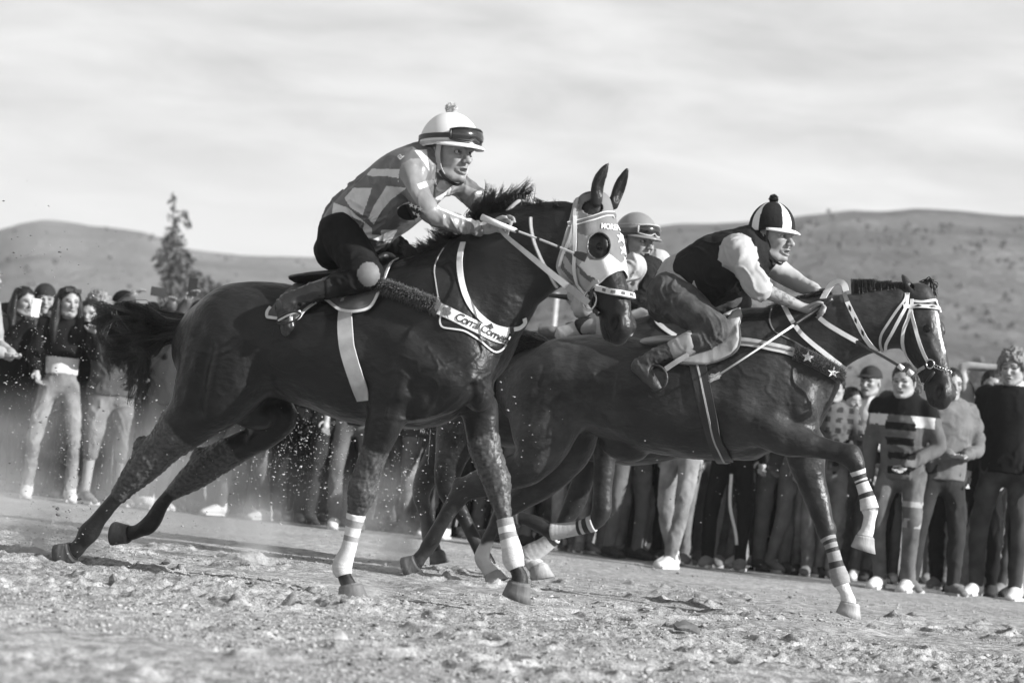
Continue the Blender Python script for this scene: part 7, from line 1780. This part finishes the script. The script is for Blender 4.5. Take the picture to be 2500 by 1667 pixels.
    o, _, _ = spectator(G(2274, 1448), face(12), 1.66, C_sweat, C_char, C_shoe_g, 'spectator in grey sweatshirt and dark track trousers, head behind the muzzle of the bay horse', arms=('belly', 'belly'), stance=.17, fat=1.22)
    V = [(.108, .150, .80), (.108, .185, .80), (.112, .168, .835)]; q = mk('trouser_print', V, [(0, 1, 2)], C_wh, o)
    spectator(G2(2180, .9), face(8), 1.64, C_dark, C_black, C_shoe, 'spectator half hidden behind the laughing boy and the jaw of the bay horse', mouth=.1)
    spectator(G2(2312, .8), face(-20), 1.64, C_black, C_black, C_shoe_g, 'spectator in dark cap and dark jumper standing with a hand hanging beside the grey sweatshirt', cap=(C_char, 'beanie'), arms=('down', 'down'), mouth=.1, beard=.5)
    spectator(G2(2380, .7), face(-15), 1.74, C_lt, C_denim_l, C_shoe_g, 'spectator in pale T-shirt with a bare arm raised over the head', sleeve=.35, arms=([(.04, .24, 1.74), (.0, -.14, 1.77)], 'down'), hair='short')
    spectator(G2(2370, .3), face(-20), 1.60, C_black, C_black, C_shoe, 'spectator in black trousers standing in front of the raised bare arm', arms=('pocket', 'pocket'), stance=.16)
    spectator(G2(2428, 0), face(-28), 1.85, C_black, C_denim_d, C_sole, 'man with curly fair hair in black jumper with pale collar and dark jeans', hair='curly', hairm=M_hair_fair, arms=('down', 'down'), fat=1.06, beard=.5, mouth=.1, paint=lambda c: np.where(c[:, 2] > 1.495, 1, 0), topmats=[C_black, C_wh], stance=.14, jacket=True)
    spectator(G(2505, 1462), face(-40), 1.74, C_black, C_black, C_shoe, 'spectator in black cut off by the edge next to the curly-haired man', arms=('down', 'down'), fat=1.1)
    # ---- dark figures filling the rows behind: a few people built once, then repeated with their clothes
    r_ = np.random.default_rng(31); dark = [C_black, C_char, C_dark, C_char, C_dark]; protos = []
    TONE = {C_black.name: 'black', C_char.name: 'charcoal', C_dark.name: 'dark grey', C_denim_d.name: 'dark denim', C_denim.name: 'worn denim', C_mid.name: 'grey', C_khaki.name: 'pale drill', C_denim_l.name: 'pale denim'}
    for i in range(14):
        o_t, o_l = dark[r_.integers(5)], [C_black, C_char, C_denim_d, C_denim, C_mid, C_khaki, C_denim_l][i % 7]
        o, _, _ = spectator(np.array([0., 0, 0]), 0.0, 1.62, o_t, o_l, [C_shoe, C_sole, C_shoe_g, C_sole][r_.integers(4)], 'dark-clothed spectator packed in the rows behind the three horses', group='spectators packed in the rows behind the horses',
                  arms=(['down', 'pocket', 'belly', 'cross', 'chin', 'phone'][r_.integers(6)], ['down', 'pocket', 'belly', 'down'][r_.integers(4)]), stance=r_.uniform(.07, .17), stride=r_.uniform(-.12, .12), vox=.017, detail=False, mouth=.1, jacket=bool(r_.integers(2)), fat=r_.uniform(.92, 1.25), lean=r_.uniform(-.02, .16), bend=r_.uniform(0, .4), twist=r_.uniform(-.3, .3),
                  cap=(C_char, 'front') if i % 6 == 0 else None, hair='cap' if i % 6 == 0 else 'short', longhair=i % 4 == 1, look=(r_.uniform(-.5, .5), r_.uniform(-.1, .1)))
        protos.append(o); o['look'] = ' '.join(x for x in (('capped' if i % 6 == 0 else 'long-haired' if i % 4 == 1 else 'dark-haired'), 'spectator in', TONE[o_t.name] + ' top,', TONE[o_l.name], 'trousers') if x)
    kids = {}
    for q in bpy.data.objects:
        if q.parent: kids.setdefault(q.parent.name, []).append(q)
    def copy_tree(o, par=None):
        c = o.copy(); COL.objects.link(c)
        if par is not None: c.parent = par
        for q in kids.get(o.name, []): copy_tree(q, c)
        return c
    spots = [(x, r_.choice([.3, .7, 1.1])) for x in (320, 365, 500, 545, 590, 645, 690, 735, 790, 805, 880, 925, 975, 1010, 1105, 1150, 1200, 1260, 1320, 1430, 1470, 1570, 1590, 1800, 1835, 1880, 1925, 1970)]
    spots += [(x, 1.5 + .35 * (i % 3)) for i, x in enumerate(range(-60, 2500, 50))] + [(x, .9) for x in (-30, 95, 140, 215, 280, 345, 395, 2020, 2130)] + [(x, 1.1) for x in range(560, 1960, 84)] + [(x, 2.9) for x in range(-60, 2500, 66)]
    SHOWN = set(range(36, 55)) | {0, 1, 2, 3, 4, 5, 6, 7, 8, 9, 10, 11, 12, 13, 14, 15, 16, 17, 18, 19, 20, 21, 22, 23, 24, 25, 26, 27, 31, 34, 37, 55, 56, 60, 61, 65, 73, 75, 76, 79, 80, 81, 82, 83, 84, 86, 87, 88, 89, 95, 96, 103, 104, 105, 125, 133}   # the spots that are not wholly hidden
    marks = [(-20, 'beside the woman with white phone'), (60, 'behind the man in the beanie'), (120, 'behind the laughing woman'), (190, 'behind the woman with glasses'), (250, 'behind the burly man filming'), (335, 'behind the hooded horse tail'), (430, 'by the raised phone'), (520, 'behind the hooded horse hind legs'), (610, 'amid the thrown dirt'),
             (700, 'behind the flank in the dust'), (790, 'beside the ripped grey jeans'), (900, 'beyond the bandaged near foreleg'), (985, 'between the hooded horse forelegs'), (1062, 'beside the white shirt hem'), (1150, 'behind the half hidden horse'), (1260, 'behind the bay horse thighs'), (1385, 'beside the pale crumpled jeans'), (1480, 'behind the folded knee'), (1540, 'beside the loose grey trousers'),
             (1636, 'behind the bright white sneakers'), (1700, 'beside the loose light trousers'), (1765, 'behind the hanging white cord'), (1840, 'behind the bay horse girth'), (1920, 'behind the bay horse chest'), (1990, 'beside the checked shirt'), (2084, 'behind the white sweatshirt man'), (2170, 'behind the laughing boy'), (2272, 'behind the grey sweatshirt'), (2380, 'beside the raised bare arm'), (2450, 'behind the curly-haired man')]
    names = {}
    for i, (x, row) in enumerate(spots):
        p = G2(x, row); hh = r_.uniform(1.46, 1.56) if x > 1930 else r_.uniform(1.58, 1.74); src_ = protos[i % 14]; yaw = face(r_.uniform(-45, 45))
        if i not in SHOWN: continue
        c = src_ if i < 14 else copy_tree(src_); c.location = p; c.rotation_euler = (0, 0, yaw); c.scale = (hh / 1.62,) * 3
        names.setdefault(src_['look'] + ' ' + min(marks, key=lambda k: abs(k[0] - x))[1], []).append(c)
    for lb, os_ in names.items():
        for i, o in enumerate(sorted(os_, key=lambda q: q.location.y)): o['label'] = lb if i == 0 else lb.replace('spectator', ('second', 'third', 'fourth', 'fifth')[min(i - 1, 3)] + ' spectator', 1)
    for i, o in enumerate(protos):
        if i not in SHOWN:
            for q in kids.get(o.name, []):
                for w_ in kids.get(q.name, []): bpy.data.objects.remove(w_)
                bpy.data.objects.remove(q)
            bpy.data.objects.remove(o)
crowd()
# ================================================================== LOOSE DIRT, STONES, DUST
M_clod = mat('dry_clod', .30, .95, .1, var=.35, vscale=25, bump=.6, bscale=60, bdist=.006)
M_clod_d = mat('damp_clod', .10, .9, .15, var=.4, vscale=25, bump=.6, bscale=60, bdist=.006)
def lump(r_, n=1):
    t = (1 + 5 ** .5) / 2
    V = np.array([(-1, t, 0), (1, t, 0), (-1, -t, 0), (1, -t, 0), (0, -1, t), (0, 1, t), (0, -1, -t), (0, 1, -t), (t, 0, -1), (t, 0, 1), (-t, 0, -1), (-t, 0, 1)], float) / 1.9
    F = [(0, 11, 5), (0, 5, 1), (0, 1, 7), (0, 7, 10), (0, 10, 11), (1, 5, 9), (5, 11, 4), (11, 10, 2), (10, 7, 6), (7, 1, 8), (3, 9, 4), (3, 4, 2), (3, 2, 6), (3, 6, 8), (3, 8, 9), (4, 9, 5), (2, 4, 11), (6, 2, 10), (8, 6, 7), (9, 8, 1)]
    return V * r_.uniform(.45, 1.35, (12, 1)) * r_.uniform(.55, 1.25, 3), F
def scatter(name, n, pos, size, material, seed, label, sink=.3):
    r_ = np.random.default_rng(seed); bank = [lump(r_) for _ in range(24)]; F0 = np.array(bank[0][1]); Vs, Fs = [], []
    P = pos(r_, n); S_ = size(r_, len(P))
    for i, (p, s_) in enumerate(zip(P, S_)):
        v = bank[i % 24][0]; a = r_.uniform(0, 6.28); c, sn = math.cos(a), math.sin(a); q = v * s_; q = np.stack([q[:, 0] * c - q[:, 1] * sn, q[:, 0] * sn + q[:, 1] * c, q[:, 2] * .6], 1)
        Vs.append(q + p + np.array([0, 0, s_ * sink])); Fs.append(F0 + 12 * i)
    o = mk(name, np.vstack(Vs), np.vstack(Fs), material, smooth=False); tag(o, label, kind='stuff'); return o
def ground_pos(r_, n):
    u = r_.uniform(-150, 2650, n * 2); v = 1667 + 60 - r_.random(n * 2) ** 1.0 * 560
    P = np.array([on_ground(a, b) for a, b in zip(u, v) if b > 1215 + .098 * a + 10]); P = P[(P[:, 1] > 5) & (P[:, 1] < 18)][:n]
    P[:, 2] = ground_height(P[:, 0], P[:, 1]); m = fbm(np.stack([P[:, 0] * .9, P[:, 1] * 1.1, P[:, 0] * 0], 1), 2, 61) > -.12
    return P[m]
scatter('dirt_crumbs', 40000, ground_pos, lambda r_, n: np.minimum(.017, .0022 + r_.exponential(.0022, n)), M_clod, 71, 'loose crumbs of dry dirt lying all over the track', .15)
scatter('dark_crumbs', 3500, ground_pos, lambda r_, n: np.minimum(.022, .0025 + r_.exponential(.003, n)), M_clod_d, 72, 'darker damp crumbs scattered over the track')
# stones one can tell apart
for (u, v, s_, lb, m_, sd) in ((zS(783, 1482)[0], zS(783, 1482)[1], .036, 'pale square stone lying alone on the dirt below the near foreleg', M_clod, 3), (zS(1500, 1535)[0] - 10, zS(1500, 1535)[1], .022, 'small rough clod on the open dirt at the bottom', M_clod, 5), (zJ(950, 1490)[0], zJ(950, 1490)[1], .028, 'dark clod on the dirt below the hind hoof of the hooded horse', M_clod_d, 8),
                               (zS(1570, 1462)[0], zS(1570, 1462)[1], .05, 'dark turned-up clod on the dirt between the two leading forelegs', M_clod_d, 11), (zJ(1545, 1230)[0], zJ(1545, 1230)[1], .022, 'small dark clod beside the hanging hind hoof', M_clod_d, 14), (zS(495, 1488)[0], zS(495, 1488)[1], .022, 'pale round clod left of the square stone', M_clod, 17)):
    p = on_ground(u, v); r_ = np.random.default_rng(sd); V, F = lump(r_); V = V * s_ * np.array([1.2, 1, .9]); o = mk('clod', V, F, m_, smooth=False); o.location = (p[0], p[1], ground_height(np.array([p[0]]), np.array([p[1]]))[0] + s_ * .55); tag(o, lb, 'clod')
# straw bits
# ---- dirt thrown into the air
def air_pos(r_, n):
    P = []
    def cl(m, cx, cy, sx, sy, D, sD):
        for _ in range(m):
            u, v = cx + r_.normal() * sx, cy + r_.normal() * sy; d = D + r_.normal() * sD
            if v < 1200 + .05 * u + 260: P.append(at_depth(u, v, d))
    cl(int(n * .26), 190, 1080, 130, 130, 11.2, .6); cl(int(n * .20), 720, 1090, 90, 80, 11.0, .5); cl(int(n * .16), 560, 1130, 160, 90, 11.2, .6); cl(int(n * .08), 940, 1190, 50, 60, 10.6, .4); cl(int(n * .06), 1120, 1060, 90, 120, 10.6, .5)
    cl(int(n * .05), 1700, 1150, 250, 120, 12.4, .5); cl(int(n * .12), 150, 1330, 70, 40, 10.4, .25); cl(int(n * .07), 80, 900, 60, 160, 10.8, .5)
    return np.array([p for p in P if p[2] > .02])
scatter('flying_dirt', 5000, air_pos, lambda r_, n: np.minimum(.010, .0014 + r_.exponential(.0016, n)), M_clod, 81, 'specks of dirt thrown up into the air by the hooves', 0)
def air_dark(r_, n):
    P = [at_depth(*q, 10.0 + r_.uniform(-.3, .3)) for q in (zN(428, 575), zN(100, 580), zN(127, 467), zN(220, 457), zN(116, 616), zN(25, 208), zN(148, 683), zN(18, 731), zN(565, 666), zN(83, 482), zN(178, 732), zN(632, 804), zH(80, 310), zH(100, 905), zH(60, 1190), zH(350, 1470), zJ(360, 635), zJ(370, 700), zJ(60, 700), zJ(95, 557))]
    P += [at_depth(r_.uniform(0, 330), r_.uniform(560, 1290), 10 + r_.uniform(-.5, .8)) for _ in range(n)]; return np.array(P)
scatter('flying_clods', 60, air_dark, lambda r_, n: np.concatenate([[.013, .008, .0065, .0055, .005, .006, .005, .004, .004, .004, .004, .004, .006, .008, .006, .006, .012, .011, .004, .004], np.minimum(.006, .0015 + r_.exponential(.0012, n - 20))]), M_clod_d, 82, 'dark clods and specks flying above the left crowd', 0)

def dust(u, v, D, r, dens, label, sq=(1, 1, 1), seed=0, nscale=3.2):
    c = at_depth(u, v, D); V, F = uvs((0, 0, 0), r, 20, 12); V = V * np.array(sq); o_ = None
    m = bpy.data.materials.new('dust'); m.use_nodes = True; t = m.node_tree; t.nodes.clear(); N = t.nodes; Lk = t.links
    out_ = N.new('ShaderNodeOutputMaterial'); vp = N.new('ShaderNodeVolumePrincipled'); vp.inputs['Color'].default_value = (.82, .82, .82, 1); vp.inputs['Anisotropy'].default_value = .3
    tc_ = N.new('ShaderNodeTexCoord'); mp_ = N.new('ShaderNodeMapping'); mp_.inputs['Scale'].default_value = tuple(1 / (r * s_) for s_ in sq); Lk.new(tc_.outputs['Object'], mp_.inputs[0])
    ln = N.new('ShaderNodeVectorMath'); ln.operation = 'LENGTH'; Lk.new(mp_.outputs[0], ln.inputs[0])
    fo = N.new('ShaderNodeMapRange'); Lk.new(ln.outputs['Value'], fo.inputs['Value']); fo.inputs['From Min'].default_value = .95; fo.inputs['From Max'].default_value = .1; fo.interpolation_type = 'SMOOTHSTEP'
    nz = N.new('ShaderNodeTexNoise'); nz.inputs['Scale'].default_value = nscale / r * .5; nz.inputs['Detail'].default_value = 3; nz.noise_dimensions = '4D'; nz.inputs['W'].default_value = seed; Lk.new(tc_.outputs['Object'], nz.inputs['Vector'])
    nr = N.new('ShaderNodeMapRange'); Lk.new(nz.outputs['Fac'], nr.inputs['Value']); nr.inputs['From Min'].default_value = .40; nr.inputs['From Max'].default_value = .68
    mu = N.new('ShaderNodeMath'); mu.operation = 'MULTIPLY'; Lk.new(fo.outputs[0], mu.inputs[0]); Lk.new(nr.outputs[0], mu.inputs[1]); m2 = N.new('ShaderNodeMath'); m2.operation = 'MULTIPLY'; Lk.new(mu.outputs[0], m2.inputs[0]); m2.inputs[1].default_value = dens
    Lk.new(m2.outputs[0], vp.inputs['Density']); Lk.new(vp.outputs[0], out_.inputs['Volume'])
    o_ = mk('dust', V, F, m); o_.location = c; tag(o_, label, kind='stuff'); return o_
dust(150, 1170, 12.4, 1.0, 2.8, 'low dust cloud drifting behind the hind legs of the hooded horse', (1.5, .7, .62), 1)
dust(540, 1230, 12.4, .8, .7, 'thin dust hanging behind the belly of the hooded horse', (1.6, .6, .6), 2)
dust(*zC(830, 1310), 11.6, .32, 9.0, 'small dark puff of dust under the flank of the hooded horse', (.9, .6, 1.0), 3)
dust(*zL(900, 1130), 10.6, .34, 3.0, 'dust puff beside the bandaged near foreleg', (.9, .6, 1.2), 4)
dust(*zD(525, 1190), 12.0, .24, 12.0, 'dust plume rising from the hoof behind the near foreleg', (.8, .6, 1.3), 5)
dust(*zJ(350, 1010), 10.3, .30, 15.0, 'dust kicked up around the planted hind hoof', (1.2, .7, .8), 6)
dust(*zD(290, 1470), 9.5, .2, 7.0, 'dust round the landing near fore hoof', (1.4, .8, .55), 7)
